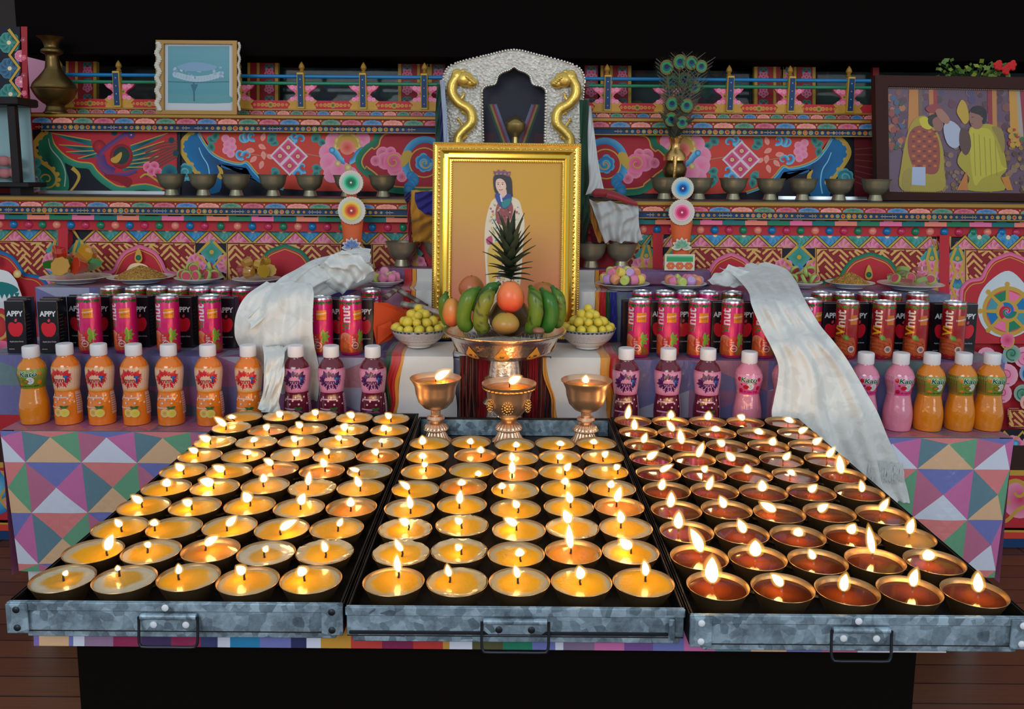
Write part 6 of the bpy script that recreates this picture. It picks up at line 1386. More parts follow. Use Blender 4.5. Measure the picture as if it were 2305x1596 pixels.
g = MB(); g.box(xa + .003, xb - .012, YPK + .004, YPK + .007, ZT + .004, zP - .006, S(40, 22, 24)); g.build('backing', mat('dark_cloth', S(44, 24, 26), .8), th)
def sweetbowl(u, v, label, cl_label, grp, seed):
    Y = 2.155; q = at_y(u, v, Y); q.z = zP + .0045; R = 63 / F * ((q - CAM).dot(FW)); H = at_y(u, 737, Y).z - q.z
    t = thing('china_bowl', label, 'bowl', tuple(q), 'white china bowls of yellow sweets'); P = [(0, 0), (.42 * R, 0), (.43 * R, .08 * H), (.62 * R, .22 * H), (.80 * R, .45 * H), (.93 * R, .75 * H), (R, H), (.985 * R, H), (.90 * R, .74 * H), (.7 * R, .4 * H), (0, .25 * H)]
    g = MB(); g.lathe(P, 48, q); g.build('bowl', mat('bowl_china', S(226, 220, 214), .15, spec=.6, Coat_Weight=.4), t)
    pp = Painter(around(P[:7], .9 * R), .0001, .0003); C2 = pi * .9 * R
    wrap(pp, -C2, C2, .87 * H, .985 * H, S(60, 90, 104), None, 44, 2); wrap(pp, -C2, C2, .40 * H, .84 * H, S(206, 196, 194), S(196, 188, 190), 44, 5); wrap(pp, -C2, C2, .38 * H, .40 * H, S(130, 130, 136), None, 44, 1)
    rr = random.Random(seed)
    for k in range(90): a = rr.uniform(-C2, C2); pp.leaf(a, rr.uniform(.46, .78) * H, rr.uniform(0, 6), .012, .006, S(186, 180, 184), S(214, 206, 204))
    for k in range(40): pp.circ(-C2 + 2 * C2 * k / 40, .925 * H, .0022, S(196, 190, 170), S(206, 120, 120) if k % 3 == 0 else S(120, 150, 150), 7)
    pp.xf(Matrix.Translation(q)); pp.build('painted_band', CARD, t, smooth=60)
    return q.x, Y, q.z + H, R, t
yl = mat('yellow_sweet', S(206, 186, 66, 1.25), .42, Subsurface_Weight=.35, Subsurface_Scale=.012); bump(yl, 400, .35, 2, .001)
def ysweet(s):
    t = thing('yellow_sweet', 'sweet', 'sweet'); g = MB(); g.ball((0, 0, 0), s, s * .95, s * .85, 14, 10); g.build('sweet_body', yl, t); return Placer(t)
ys = [ysweet(.0128), ysweet(.0145), ysweet(.0115)]
for u, label, cl_, grp, sd in ((943, 'white china bowl with blue rim, left of the fruit stand', 'yellow sugared sweet heaped in the bowl left of the fruit stand', 'yellow sweets in the left bowl', 1), (1322, 'white china bowl with blue rim, right of the fruit stand', 'yellow sugared sweet heaped in the bowl right of the fruit stand', 'yellow sweets in the right bowl', 2)):
    x, y, z, R, t = sweetbowl(u, 788, label, cl_, grp, sd)
    heap(x, y, z - .006, R * .80, 58, .0138, ys, cl_, grp, .8, sd)
# orange envelope and rolled banknotes
oc = mat('orange_paper', S(206, 72, 30, 1.2), .55)
en = thing('orange_envelope', 'orange paper envelope lying behind the left sweet bowl', 'envelope', tuple(at_y(880, 720, 2.20)))
g = MB(); o = [at_y(*p) for p in ((842, 681, 2.16), (870, 682, 2.19), (920, 700, 2.25), (930, 712, 2.24), (905, 722, 2.22), (880, 764, 2.19), (848, 778, 2.165), (840, 740, 2.15))]
g.prism(o, (0, .0015, .0005)); g.build('sheet', oc, en, smooth=0)
g = MB(); o = [at_y(*p) for p in ((850, 735, 2.148), (880, 723, 2.18), (888, 745, 2.18), (850, 776, 2.158))]; g.prism(o, (0, .001, 0)); g.build('flap', oc, en, smooth=0)
def note(label, a, b2, r, c, Y0, Y1, squash=.6):
    t = thing('rolled_banknote', label, 'banknote', tuple(at_y(*a, Y0)), 'rolled banknotes'); A, B = at_y(*a, Y0), at_y(*b2, Y1); g = MB(); n = 10
    g.tube([A + (B - A) * k / n for k in range(n + 1)], [r * (1 + .08 * sin(k * 2)) for k in range(n + 1)], 12, None, squash, [mix(c, S(200, 190, 180), .4 if k in (2, 3, 7) else .0) for k in range(n + 1)]); g.build('roll', mat('paper_note', attr=True, rough=.6), t)
note('brown rolled banknote propped against the cloth left of the portrait', (865, 672), (896, 648), .010, S(90, 66, 56), 2.23, 2.27)
note('brown folded banknote sloping down beside the portrait', (893, 650), (960, 690), .011, S(84, 62, 54), 2.27, 2.25)
note('grey green rolled banknote lying above the left sweet bowl', (905, 684), (950, 692), .013, S(110, 112, 100), 2.215, 2.2)
note('pale rolled banknote end beside the left mango', (945, 690), (994, 706), .012, S(170, 150, 140), 2.2, 2.185)
# ------------------------------------------------------------------ gold portrait frame
PYB, PYT = 2.262, 2.315
def pq(a, b2):   # a: 0..1 across, b2: 0..1 down, on the leaning plane of the portrait
    TL, TR, BL, BR = at_y(977, 321, PYT), at_y(1315, 330, PYT), at_y(972, 762, PYB), at_y(1301, 766, PYB)
    return (TL * (1 - a) + TR * a) * (1 - b2) + (BL * (1 - a) + BR * a) * b2
O = pq(0, 1); ex = (pq(1, 1) - O); PW = ex.length; ex.normalize(); ez = (pq(0, 0) - O); ez = (ez - ex * ez.dot(ex)); PH = ez.length; ez.normalize(); ey = -ex.cross(ez) if ex.cross(ez).y > 0 else ex.cross(ez); en_ = -(ez.cross(ex)).normalized()
if en_.y > 0: en_ = -en_
PM = lambda x, z, w: O + ex * x + ez * z + en_ * w
po = thing('gold_picture_frame', 'large gold framed portrait of a woman in a crown leaning at the centre', 'framed portrait', tuple(O))
def moulding(name, m, i0, i1, w0, w1, h=None):   # a mitred band from inset i0 to i1
    g = MB(); a = [(i0, i0), (PW - i0, i0), (PW - i0, PH - i0), (i0, PH - i0)]; b2 = [(i1, i1), (PW - i1, i1), (PW - i1, PH - i1), (i1, PH - i1)]
    for k in range(4):
        j = (k + 1) % 4
        hm = h if h is not None else (w0 + w1) / 2; mid0 = tuple((a[k][i] + b2[k][i]) / 2 for i in (0, 1)); mid1 = tuple((a[j][i] + b2[j][i]) / 2 for i in (0, 1))
        g.poly([PM(*a[k], w0), PM(*a[j], w0), PM(*mid1, hm), PM(*mid0, hm)]); g.poly([PM(*mid0, hm), PM(*mid1, hm), PM(*b2[j], w1), PM(*b2[k], w1)])
        if i0 == 0: g.poly([PM(*a[k], 0), PM(*a[j], 0), PM(*a[j], w0), PM(*a[k], w0)])
    return g.build(name, m, po, smooth=20)
gd2 = mat('polished_gold', (.90, .60, .10), .16, 1.0)
sp = PW / 334
moulding('outer_edge', GOLD, 0, 9 * sp, .012, .015, .017); moulding('egg_band', GOLD, 9 * sp, 19 * sp, .015, .018, .014); moulding('cove', gd2, 19 * sp, 33 * sp, .018, .010, .010); moulding('inner_step', gd2, 33 * sp, 38 * sp, .010, .012, .014); moulding('rope_band', GOLD, 38 * sp, 44 * sp, .012, .006, .012)
def along(inset, step, fn):
    for (x0, z0), (x1, z1) in (((inset, inset), (PW - inset, inset)), ((PW - inset, inset), (PW - inset, PH - inset)), ((PW - inset, PH - inset), (inset, PH - inset)), ((inset, PH - inset), (inset, inset))):
        L = sqrt((x1 - x0) ** 2 + (z1 - z0) ** 2); n = int(L / step)
        for k in range(n): fn(x0 + (x1 - x0) * (k + .5) / n, z0 + (z1 - z0) * (k + .5) / n, (x1 - x0) / L, (z1 - z0) / L)
g = MB(); along(3.5 * sp, 5.2 * sp, lambda x, z, dx, dz: g.ball(PM(x, z, .016), 2.3 * sp, n=7, m=5)); g.build('bead_border', GOLD, po)
g = MB(); along(14 * sp, 12.5 * sp, lambda x, z, dx, dz: g.ball(PM(x, z, .0155), 2.6 * sp + abs(dx) * 2 * sp, 1.8 * sp, 2.6 * sp + abs(dz) * 2 * sp, n=8, m=6)); g.build('egg_border', GOLD, po)
g = MB(); along(41 * sp, 5 * sp, lambda x, z, dx, dz: g.tube([PM(x - dx * 2.4 * sp - dz * 2 * sp, z - dz * 2.4 * sp + dx * 2 * sp, .010), PM(x + dx * 2.4 * sp + dz * 2 * sp, z + dz * 2.4 * sp - dx * 2 * sp, .011)], 1.4 * sp, 5)); g.build('rope_border', GOLD, po)
g = MB(); o = [PM(0, 0, 0), PM(PW, 0, 0), PM(PW, PH, 0), PM(0, PH, 0)]; g.prism(o, -en_ * .006); g.build('back_board', wood, po)
PP_ = Painter(lambda u, v, w: PM((u - 977) / 338 * PW + (v - 321) * .0108 * sp, PH - (v - 321) / 441 * PH + (u - 977) * .027 * 0, w), .0001, .006)
i0 = 42 * sp; n = 12
for k in range(n):
    za, zb_ = i0 + (PH - 2 * i0) * k / n, i0 + (PH - 2 * i0) * (k + 1) / n
    def bg(t): return mix(S(190, 88, 76, 1.25), S(200, 136, 70, 1.25), t / .45) if t < .45 else mix(S(200, 136, 70, 1.25), S(198, 146, 32, 1.25), min(1, (t - .45) / .3))
    a = [PP_.v(PM(x, z, .0055), bg((z - i0) / (PH - 2 * i0))) for x, z in ((i0, za), (PW - i0, za), (PW - i0, zb_), (i0, zb_))]; PP_.f(*a)
PP_.up()
def pt(x, y): return (x, y)
SK, HR = S(226, 184, 160, 1.1), S(30, 22, 32)
PP_.fill(cat([(1110, 452), (1126, 442), (1150, 440), (1172, 448), (1180, 470), (1186, 500), (1182, 560), (1176, 640), (1160, 700), (1104, 700), (1098, 620), (1094, 540), (1098, 490)], True, 4), S(226, 208, 180, 1.1)); PP_.up()
r_ = random.Random(3)
for k in range(230):
    u, v = r_.uniform(1107, 1174), r_.uniform(455, 660)
    if abs(u - 1138) < 16 and v < 520: continue
    PP_.circ(u, v, r_.uniform(1.2, 3.4), r_.choice([S(214, 190, 110), S(60, 160, 150), S(196, 90, 120), S(230, 220, 200), S(206, 170, 90), S(220, 206, 170), S(120, 150, 160)]), None, 7)
PP_.up()
PP_.fill(cat([(1130, 448), (1152, 448), (1160, 470), (1150, 500), (1136, 505), (1122, 495), (1120, 470)], True, 3), S(150, 66, 66)); PP_.up()
for k in range(24): PP_.circ(1140 + r_.uniform(-16, 14), 478 + r_.uniform(-22, 22), 2.2, r_.choice([S(120, 30, 40), S(206, 170, 150), S(170, 90, 80)]), None, 6)
PP_.fill(cat([(1102, 560), (1130, 540), (1150, 545), (1130, 600), (1108, 640)], True, 3), S(222, 178, 70)); PP_.up()
PP_.fill(cat([(1115, 396), (1128, 392), (1146, 393), (1156, 402), (1158, 430), (1158, 440), (1146, 440), (1124, 436), (1116, 424)], True, 4), HR); PP_.up()
PP_.fill(cat([(1121, 404), (1130, 400), (1140, 406), (1144, 418), (1140, 428), (1133, 433), (1126, 430), (1120, 418)], True, 4), SK, S(236, 200, 178, 1.1)); PP_.up()
PP_.fill([(1126, 428), (1144, 424), (1146, 440), (1128, 442)], SK); PP_.up()
for u in (1125.5, 1135.5): PP_.circ(u, 413, 1.9, S(40, 26, 26), None, 8, 1.1); PP_.stroke([(u - 3, 409.6), (u + 3, 409.2)], .9, S(60, 40, 36))
PP_.stroke([(1130, 413), (1129, 419), (1131.5, 420)], .8, S(190, 140, 120)); PP_.stroke(cat([(1127, 424.5), (1131, 426), (1136, 424)]), 1.5, S(176, 70, 74)); PP_.up()
PP_.fill(cat([(1118, 436), (1128, 433), (1136, 444), (1146, 434), (1156, 438), (1154, 456), (1142, 468), (1130, 462), (1122, 450)], True, 3), S(34, 60, 140)); PP_.up()
PP_.fill(cat([(1134, 452), (1154, 444), (1152, 458), (1138, 466)], True, 3), S(22, 130, 130)); PP_.fill([(1129, 437), (1133, 436), (1136, 452), (1132, 452)], S(206, 216, 236)); PP_.up()
cr = [(1117, 393), (1114, 383), (1121, 385), (1126, 380), (1132, 384), (1139, 380), (1146, 385), (1154, 384), (1152, 396), (1134, 391)]
PP_.fill(cr, S(140, 80, 90)); PP_.up()
for k in range(8): PP_.circ(1118 + 4.6 * k, 388 + (k % 2) * 2, 1.6, S(196, 150, 120) if k % 2 else S(60, 60, 130), None, 7)
PP_.fill(cat([(1098, 536), (1110, 528), (1112, 544), (1102, 548)], True, 2), S(200, 60, 110))
PP_.build('portrait_print', PRINT, po, smooth=0)
# ------------------------------------------------------------------ silver shrine with golden dragons
YSH = 2.60
shr = thing('silver_shrine', 'embossed silver shrine case with golden dragons behind the portrait', 'shrine', tuple(at_y(1157, 450, YSH)))
shm = bump(mat('embossed_silver', (.80, .75, .66), .45, .35), 120, .8, 3, .006, 'VORONOI')
sh = onplane(YSH)
def outl(k=0):
    L = [(1012 + k, 435), (1010 + k, 330), (1000 + k, 200), (998 + k, 180), (1003 + k, 162), (1016 + k, 148 + k * .6), (1050, 136 + k), (1100, 124 + k), (1157, 112 + k)]
    return L
def mir(L): return L + [(2314 - a, b2) for a, b2 in reversed(L[:-1])]
arch_ = [(1092, 436), (1088, 330), (1085, 220), (1085, 203), (1094, 194), (1112, 190), (1117, 182), (1121, 170), (1132, 162), (1146, 157), (1157, 150)]
g = MB(); SQ = Painter(sh); OUT = mir(outl()); IN = mir(arch_)
V3 = [SQ.m(a, b2, 0) for a, b2 in OUT + IN[::-1]]
full = OUT + IN[::-1]
g.prism([SQ.m(a, b2, 0) for a, b2 in full], (0, .05, 0)); g.build('silver_front', shm, shr, smooth=30)
g = MB()
for L, rr_ in ((cat(mir(arch_), False, 3), .0045), ([(a, b2) for a, b2 in cat(mir(outl()), False, 3)], .004)):
    g = MB()
    for (a, b2), (c_, d) in zip(L, L[1:]):
        n = max(1, int(sqrt((a - c_) ** 2 + (b2 - d) ** 2) / 6.0))
        for k in range(n): g.ball(SQ.m(a + (c_ - a) * k / n, b2 + (d - b2) * k / n, .002), rr_, n=7, m=5)
    g.build('beaded_edge', mat('bright_silver', (.8, .76, .68), .3, .9), shr)
dgm = bump(mat('dragon_gold', (.86, .58, .13), .36, .85), 160, .4)
for s2 in (1, -1):
    X = lambda u: u if s2 == 1 else 2314 - u
    bod = cat([(1052, 182), (1040, 174), (1028, 178), (1018, 196), (1020, 216), (1034, 234), (1054, 246), (1062, 262), (1060, 280), (1044, 296), (1032, 312), (1032, 335), (1036, 360)], False, 4); n = len(bod)
    g = MB(); g.tube([SQ.m(X(a), b2, .012) for a, b2 in bod], [.0135 + .003 * sin(k / n * 3) for k in range(n)], 12)
    g.ball(SQ.m(X(1032), 174, .013), .022, .014, .020, 14, 9); g.ball(SQ.m(X(1047), 180, .016), .026, .016, .023, 16, 10); g.ball(SQ.m(X(1062), 188, .017), .019, .013, .015, 14, 9)
    for k in range(7): g.ball(SQ.m(X(1024 + 3 * k), 166 - 2.0 * sin(k) - .6 * k, .014), .008, n=8, m=6)
    for k in range(5): g.ball(SQ.m(X(1052 + 4 * k), 176 + 3.4 * k, .030), .006, n=8, m=6)
    g.tube([SQ.m(X(1050), 172, .02), SQ.m(X(1062), 178, .022), SQ.m(X(1068), 183, .016)], [.006, .005, .002], 8); g.tube([SQ.m(X(1050), 192, .018), SQ.m(X(1060), 200, .016)], [.005, .002], 8); g.ball(SQ.m(X(1050), 177, .028), .004, n=8, m=6)
    for a, b2, c_, d in ((1036, 226, 1044, 212), (1060, 262, 1042, 254), (1044, 292, 1032, 270), (1034, 318, 1050, 308)): g.tube([SQ.m(X(a), b2, .012), SQ.m(X((a + c_) / 2 + 2), (b2 + d) / 2, .014), SQ.m(X(c_), d, .010)], [.006, .004, .004], 8); g.ball(SQ.m(X(c_), d, .01), .0055, n=8, m=6)
    g.build('golden_dragon', dgm, shr)
dp = Painter(onplane(YSH + .07)); dp.fill([(1070, 140), (1245, 140), (1245, 440), (1070, 440)], S(30, 26, 46)); dp.up()
for s2 in (1, -1):
    X = lambda u: u if s2 == 1 else 2314 - u
    for k, c_ in enumerate((S(40, 70, 50), S(150, 130, 60), S(150, 40, 70), S(110, 110, 140))): dp.stroke([(X(1100 + 5 * k), 235), (X(1136 + 5 * k), 335), (X(1150 + 5 * k), 380)], 6, c_)
dp.fill([(1100, 440), (1085, 300), (1110, 300), (1126, 440)], S(70, 26, 36)); dp.fill([(1214, 440), (1229, 300), (1204, 300), (1188, 440)], S(70, 26, 36)); dp.up()
dp.build('dark_lining', PAINT, shr, smooth=0)
g = MB(); b0 = SQ.m(1160, 300, -.035)
g.lathe([(0, -.06), (.03, -.06), (.034, -.05), (.012, -.04), (.01, -.01), (.018, 0), (.030, .012), (.032, .03), (.02, .045), (.008, .05), (0, .06)], 24, b0); g.build('small_lamp', mat('dim_gold', (.55, .40, .14), .35, .9), shr)
g = MB(); gl_ = [SQ.m(a, b2, -.012) for a, b2 in mir(arch_)]; g.prism(gl_, (0, .002, 0)); g.build('glass_pane', GLASS, shr)
for s2 in (1, -1):
    for v in (188, 226):
        g = MB(); a = SQ.m(1001 if s2 == 1 else 1313, v, 0); g.box(a.x - .018 if s2 == 1 else a.x - .002, a.x + .002 if s2 == 1 else a.x + .018, YSH + .006, YSH + .03, a.z - .008, a.z + .008, S(90, 60, 56)); g.build('hinge', mat('brown_metal', S(92, 64, 60), .5, .5), shr)
g = MB(); a, b2 = SQ.m(1014, 442.5, 0), SQ.m(1300, 442.5, 0); g.box(a.x, b2.x, YSH - .004, YSH + .06, SHELF1 + .0005, a.z + .002); g.build('plinth', shm, shr)
# ------------------------------------------------------------------ scarves and hangings
silk = mat('white_silk', attr=True, rough=.38, spec=.5, Sheen_Weight=.4, Subsurface_Weight=.15, Subsurface_Scale=.02)
bump(silk, 26, .5, 4, .006)
nt = silk.node_tree; b = nt.nodes['Principled BSDF']; at_ = [n for n in nt.nodes if n.type == 'ATTRIBUTE'][0]; nz = nt.nodes.new('ShaderNodeTexNoise'); nz.inputs['Scale'].default_value = 24; nz.inputs['Detail'].default_value = 1; nz.inputs['Distortion'].default_value = 1.2; rp = nt.nodes.new('ShaderNodeValToRGB'); rp.color_ramp.elements[0].position = .47; rp.color_ramp.elements[1].position = .53; rp.color_ramp.elements[0].color = (.80, .81, .80, 1); rp.color_ramp.elements[1].color = (1, 1, 1, 1)
tc = nt.nodes.new('ShaderNodeTexCoord'); mx = nt.nodes.new('ShaderNodeMix'); mx.data_type = 'RGBA'; mx.blend_type = 'MULTIPLY'; mx.inputs['Factor'].default_value = .5
nt.links.new(tc.outputs['Object'], nz.inputs['Vector']); nt.links.new(nz.outputs[0], rp.inputs[0]); nt.links.new(at_.outputs['Color'], mx.inputs['A']); nt.links.new(rp.outputs[0], mx.inputs['B']); nt.links.new(mx.outputs['Result'], b.inputs['Base Color'])
WH = S(210, 211, 207, 1.15)
def strip(name, label, rows, nv, folds, seed, catg='scarf', mat_=silk, col=WH, amp=.012, bulge=.02, parent=None):
    """cloth running through rows of (left edge, right edge, distance); folds run along its length"""
    L = [at_y(a[0], a[1], y) for a, b2, y in rows]; R = [at_y(b2[0], b2[1], y) for a, b2, y in rows]; r = random.Random(seed); n = len(rows)
    ph = [r.uniform(0, 6.28) for _ in range(4)]
    def cr(P, t):
        t *= n - 1; i = min(int(t), n - 2); f = t - i; p0, p1, p2, p3 = P[max(0, i - 1)], P[i], P[i + 1], P[min(n - 1, i + 2)]
        return .5 * ((2 * p1) + (p2 - p0) * f + (2 * p0 - 5 * p1 + 4 * p2 - p3) * f * f + (3 * p1 - p0 - 3 * p2 + p3) * f ** 3)
    def fn(t, j):
        a, b2 = cr(L, t), cr(R, t); P = a + (b2 - a) * j
        w_ = folds * (1 + .15 * sin(t * 5 + ph[0]))
        y = amp * (sin(2 * pi * w_ * j + ph[1] + 1.6 * sin(t * 4 + ph[2])) + .45 * sin(2 * pi * w_ * 2.3 * j + ph[3] + 3 * t)) + .004 * sin(t * 21 + j * 9 + ph[0])
        P.y += y * min(1, j * 6, (1 - j) * 6 + .15) - bulge * sin(pi * j); P.z += .3 * y
        return P
    g = MB(); g.grid(fn, nv, 44, col); 
    if parent is not None: return g.build(name, mat_, parent, smooth=180)
    o = g.build(name, mat_, None, smooth=180); return tag(o, label, catg)
ks = thing('white_scarf', 'long white silk scarf draped from the plates down beside the right tray', 'scarf', tuple(at_y(1860, 900, 2.0)), 'white silk scarves')
strip('drape', '', [((1618, 606), (1722, 590), 2.415), ((1650, 622), (1768, 606), 2.35), ((1672, 642), (1792, 634), 2.25), ((1686, 662), (1806, 662), 2.125), ((1692, 690), (1824, 694), 2.062), ((1714, 740), (1848, 735), 2.035), ((1736, 780), (1876, 770), 1.985), ((1752, 820), (1905, 808), 1.972), ((1750, 860), (1930, 848), 1.960), ((1742, 900), (1952, 886), 1.946), ((1738, 936), (1976, 930), 1.934), ((1760, 985), (1998, 985), 1.928), ((1800, 1040), (2022, 1040), 1.928), ((1850, 1100), (2040, 1092), 1.928), ((1950, 1140), (2048, 1128), 1.928)], 110, 2.6, 4, amp=.008, bulge=.004, parent=ks)
strip('folded_end', '', [((1592, 630), (1640, 596), 2.38), ((1606, 640), (1690, 614), 2.36), ((1638, 644), (1720, 632), 2.345), ((1656, 646), (1735, 640), 2.33)], 26, 1.4, 6, amp=.006, bulge=.01, parent=ks)
g = MB(); r_ = random.Random(2)
for k in range(150):
    u = 1955 + 78 * k / 150; q = at_y(u, 1036 + (u - 1955) * .12 + r_.uniform(-4, 4), 1.922); e = at_y(u + r_.uniform(-5, 6), 1082 + r_.uniform(-8, 8), 1.921); g.tube([q, (q + e) / 2 + Vector((r_.uniform(-.002, .002), 0, 0)), e], .0006, 4, WH)
g.build('fringe', silk, ks)
kl = thing('white_scarf', 'crumpled white silk scarf bundled among the cans and bottles on the left', 'scarf', tuple(at_y(650, 760, 2.1)), 'white silk scarves')
strip('crest', '', [((846, 612), (835, 560), 2.36), ((838, 630), (800, 556), 2.34), ((800, 644), (740, 574), 2.30), ((748, 660), (690, 590), 2.25), ((700, 694), (640, 624), 2.17), ((650, 716), (600, 655), 2.12), ((596, 760), (560, 690), 2.09)], 60, 2.4, 11, amp=.011, bulge=.045, parent=kl)
strip('hanging_fold', '', [((600, 634), (700, 636), 2.12), ((556, 664), (706, 662), 2.08), ((532, 708), (704, 704), 2.062), ((528, 750), (704, 750), 2.056), ((536, 776), (708, 778), 2.064), ((550, 796), (713, 800), 2.073), ((576, 822), (718, 836), 2.0745), ((600, 850), (718, 874), 2.0745), ((612, 880), (714, 905), 2.0745)], 70, 3.2, 12, amp=.0035, bulge=.006, parent=kl)
strip('tail', '', [((590, 776), (640, 780), 2.055), ((594, 800), (640, 806), 2.0), ((594, 836), (630, 846), 1.978), ((592, 880), (624, 884), 1.968), ((580, 920), (634, 930), 1.960)], 36, 1.2, 14, amp=.004, bulge=.008, parent=kl)
strip('tail', '', [((626, 782), (650, 776), 2.06), ((618, 806), (640, 802), 2.02), ((610, 850), (640, 846), 1.970), ((600, 890), (628, 900), 1.960), ((586, 935), (624, 938), 1.956)], 36, 1.2, 15, amp=.004, bulge=.006, parent=kl)
strip('upper_fold', '', [((700, 610), (770, 560), 2.25), ((730, 640), (812, 580), 2.24), ((770, 660), (842, 610), 2.25)], 30, 1.8, 18, amp=.010, bulge=.02, parent=kl)
# hangings either side of the portrait
hg = mat('hanging_cloth', attr=True, rough=.7, Sheen_Weight=.2)
def hang(name, label, rows, col, seed, folds=1.5, amp=.006, bulge=.004, catg='hanging'):
    return strip(name, label, rows, 30, folds, seed, catg, hg, col, amp, bulge)
hang('yellow_banner', 'yellow brocade banner with brown lower edge hanging left of the portrait', [((926, 428), (990, 428), 2.46), ((924, 470), (990, 470), 2.458), ((926, 492), (990, 492), 2.470), ((927, 505), (990, 505), 2.49), ((928, 528), (990, 528), 2.520), ((930, 546), (990, 546), 2.528)], S(176, 122, 30, 1.3), 3, 1.5, .003, .002)
hang('red_edging', 'narrow red cloth edge hanging beside the yellow banner', [((914, 434), (923, 434), 2.461), ((916, 472), (923, 472), 2.46), ((917, 492), (924, 492), 2.473), ((918, 505), (925, 505), 2.494), ((919, 528), (926, 528), 2.522), ((920, 546), (928, 546), 2.53)], S(150, 16, 26, 1.25), 4, .5, .002)
hang('blue_valance', 'royal blue scalloped cloth tab over the yellow banner', [((934, 432), (990, 428), 2.445), ((934, 450), (990, 450), 2.442), ((942, 470), (990, 474), 2.442), ((958, 482), (986, 490), 2.444)], S(28, 22, 110, 1.3), 5, .8, .004)
hang('blue_tab', 'small dark blue cloth tab left of the yellow banner', [((910, 434), (924, 432), 2.452), ((911, 448), (922, 450), 2.452), ((914, 456), (918, 456), 2.452)], S(26, 24, 84, 1.2), 6, .5, .001)
hang('green_hanging', 'dark green cloth strip hanging right of the gold portrait frame', [((1304, 225), (1326, 225), 2.545), ((1306, 330), (1324, 330), 2.52), ((1306, 430), (1326, 430), 2.46), ((1307, 472), (1327, 472), 2.455), ((1308, 495), (1327, 495), 2.472), ((1308, 520), (1324, 520), 2.51), ((1308, 546), (1320, 546), 2.528)], S(10, 56, 34, 1.2), 7, .8, .004)
hang('green_hanging', 'dark green cloth strip showing left of the silver shrine', [((984, 190), (998, 190), 2.572), ((980, 260), (1004, 260), 2.572), ((980, 330), (1008, 330), 2.572), ((980, 440), (1008, 440), 2.572)], S(10, 56, 40, 1.2), 8, .6, .003)
hang('blue_hanging', 'dark blue cloth strip beside the green one, left of the silver shrine', [((990, 230), (998, 230), 2.562), ((990, 290), (1002, 290), 2.562), ((992, 345), (1006, 345), 2.562)], S(24, 26, 90, 1.2), 9, .5, .002)
hang('white_hanging', 'pale cloth strip against the left edge of the silver shrine', [((990, 180), (1000, 180), 2.548), ((996, 260), (1006, 260), 2.548), ((1000, 345), (1012, 345), 2.548)], S(176, 186, 204, 1.1), 10, .5, .002)
hang('white_hanging', 'white cloth strip hanging beside the red carved panel right of the shrine', [((1326, 238), (1330, 238), 2.525), ((1323, 300), (1338, 300), 2.50), ((1324, 360), (1346, 360), 2.47), ((1326, 410), (1356, 412), 2.448), ((1318, 438), (1362, 430), 2.44)], S(190, 192, 192, 1.1), 11, .8, .004)
hang('ragged_cloth', 'ragged dirty white cloth hanging from the red cloth roll, right of the portrait', [((1326, 450), (1436, 462), 2.442), ((1334, 472), (1438, 480), 2.438), ((1344, 496), (1438, 500), 2.435), ((1352, 520), (1442, 522), 2.435), ((1362, 545), (1448, 542), 2.44)], S(178, 180, 178, 1.1), 12, 2.0, .010, .012)
hang('yellow_hanging', 'ochre cloth strip hanging left of the ragged white cloth', [((1322, 450), (1332, 452), 2.459), ((1326, 480), (1344, 482), 2.457), ((1336, 515), (1360, 512), 2.457), ((1346, 545), (1372, 548), 2.46)], S(160, 104, 26, 1.25), 13, .8, .006)
hang('red_hanging', 'dark red cloth seen below the ochre strip right of the portrait', [((1326, 505), (1350, 512), 2.50), ((1330, 530), (1366, 532), 2.518), ((1332, 546), (1380, 546), 2.528)], S(120, 12, 28, 1.2), 14, .8, .005)
g = MB(); t = thing('red_cloth_roll', 'rolled dark red cloth lying on the ragged white cloth', 'cloth', tuple(at_y(1380, 445, 2.45)))
g.tube([at_y(a, b2, 2.443) for a, b2 in cat([(1334, 440), (1345, 434), (1375, 438), (1405, 448), (1430, 458)], False, 5)], [.010, .013, .015, .016, .016, .016, .016, .016, .016, .016, .016, .015, .014, .013, .012, .012, .011, .010, .009, .008, .006], 14, S(126, 22, 30, 1.25), .8); g.build('roll', hg, t)
g = MB(); g.tube([at_y(a, b2, 2.424) for a, b2 in cat([(1366, 440), (1390, 446), (1415, 455), (1434, 460)], False, 5)], .008, 12, S(140, 28, 34, 1.25), .7); g.build('fold', hg, t)
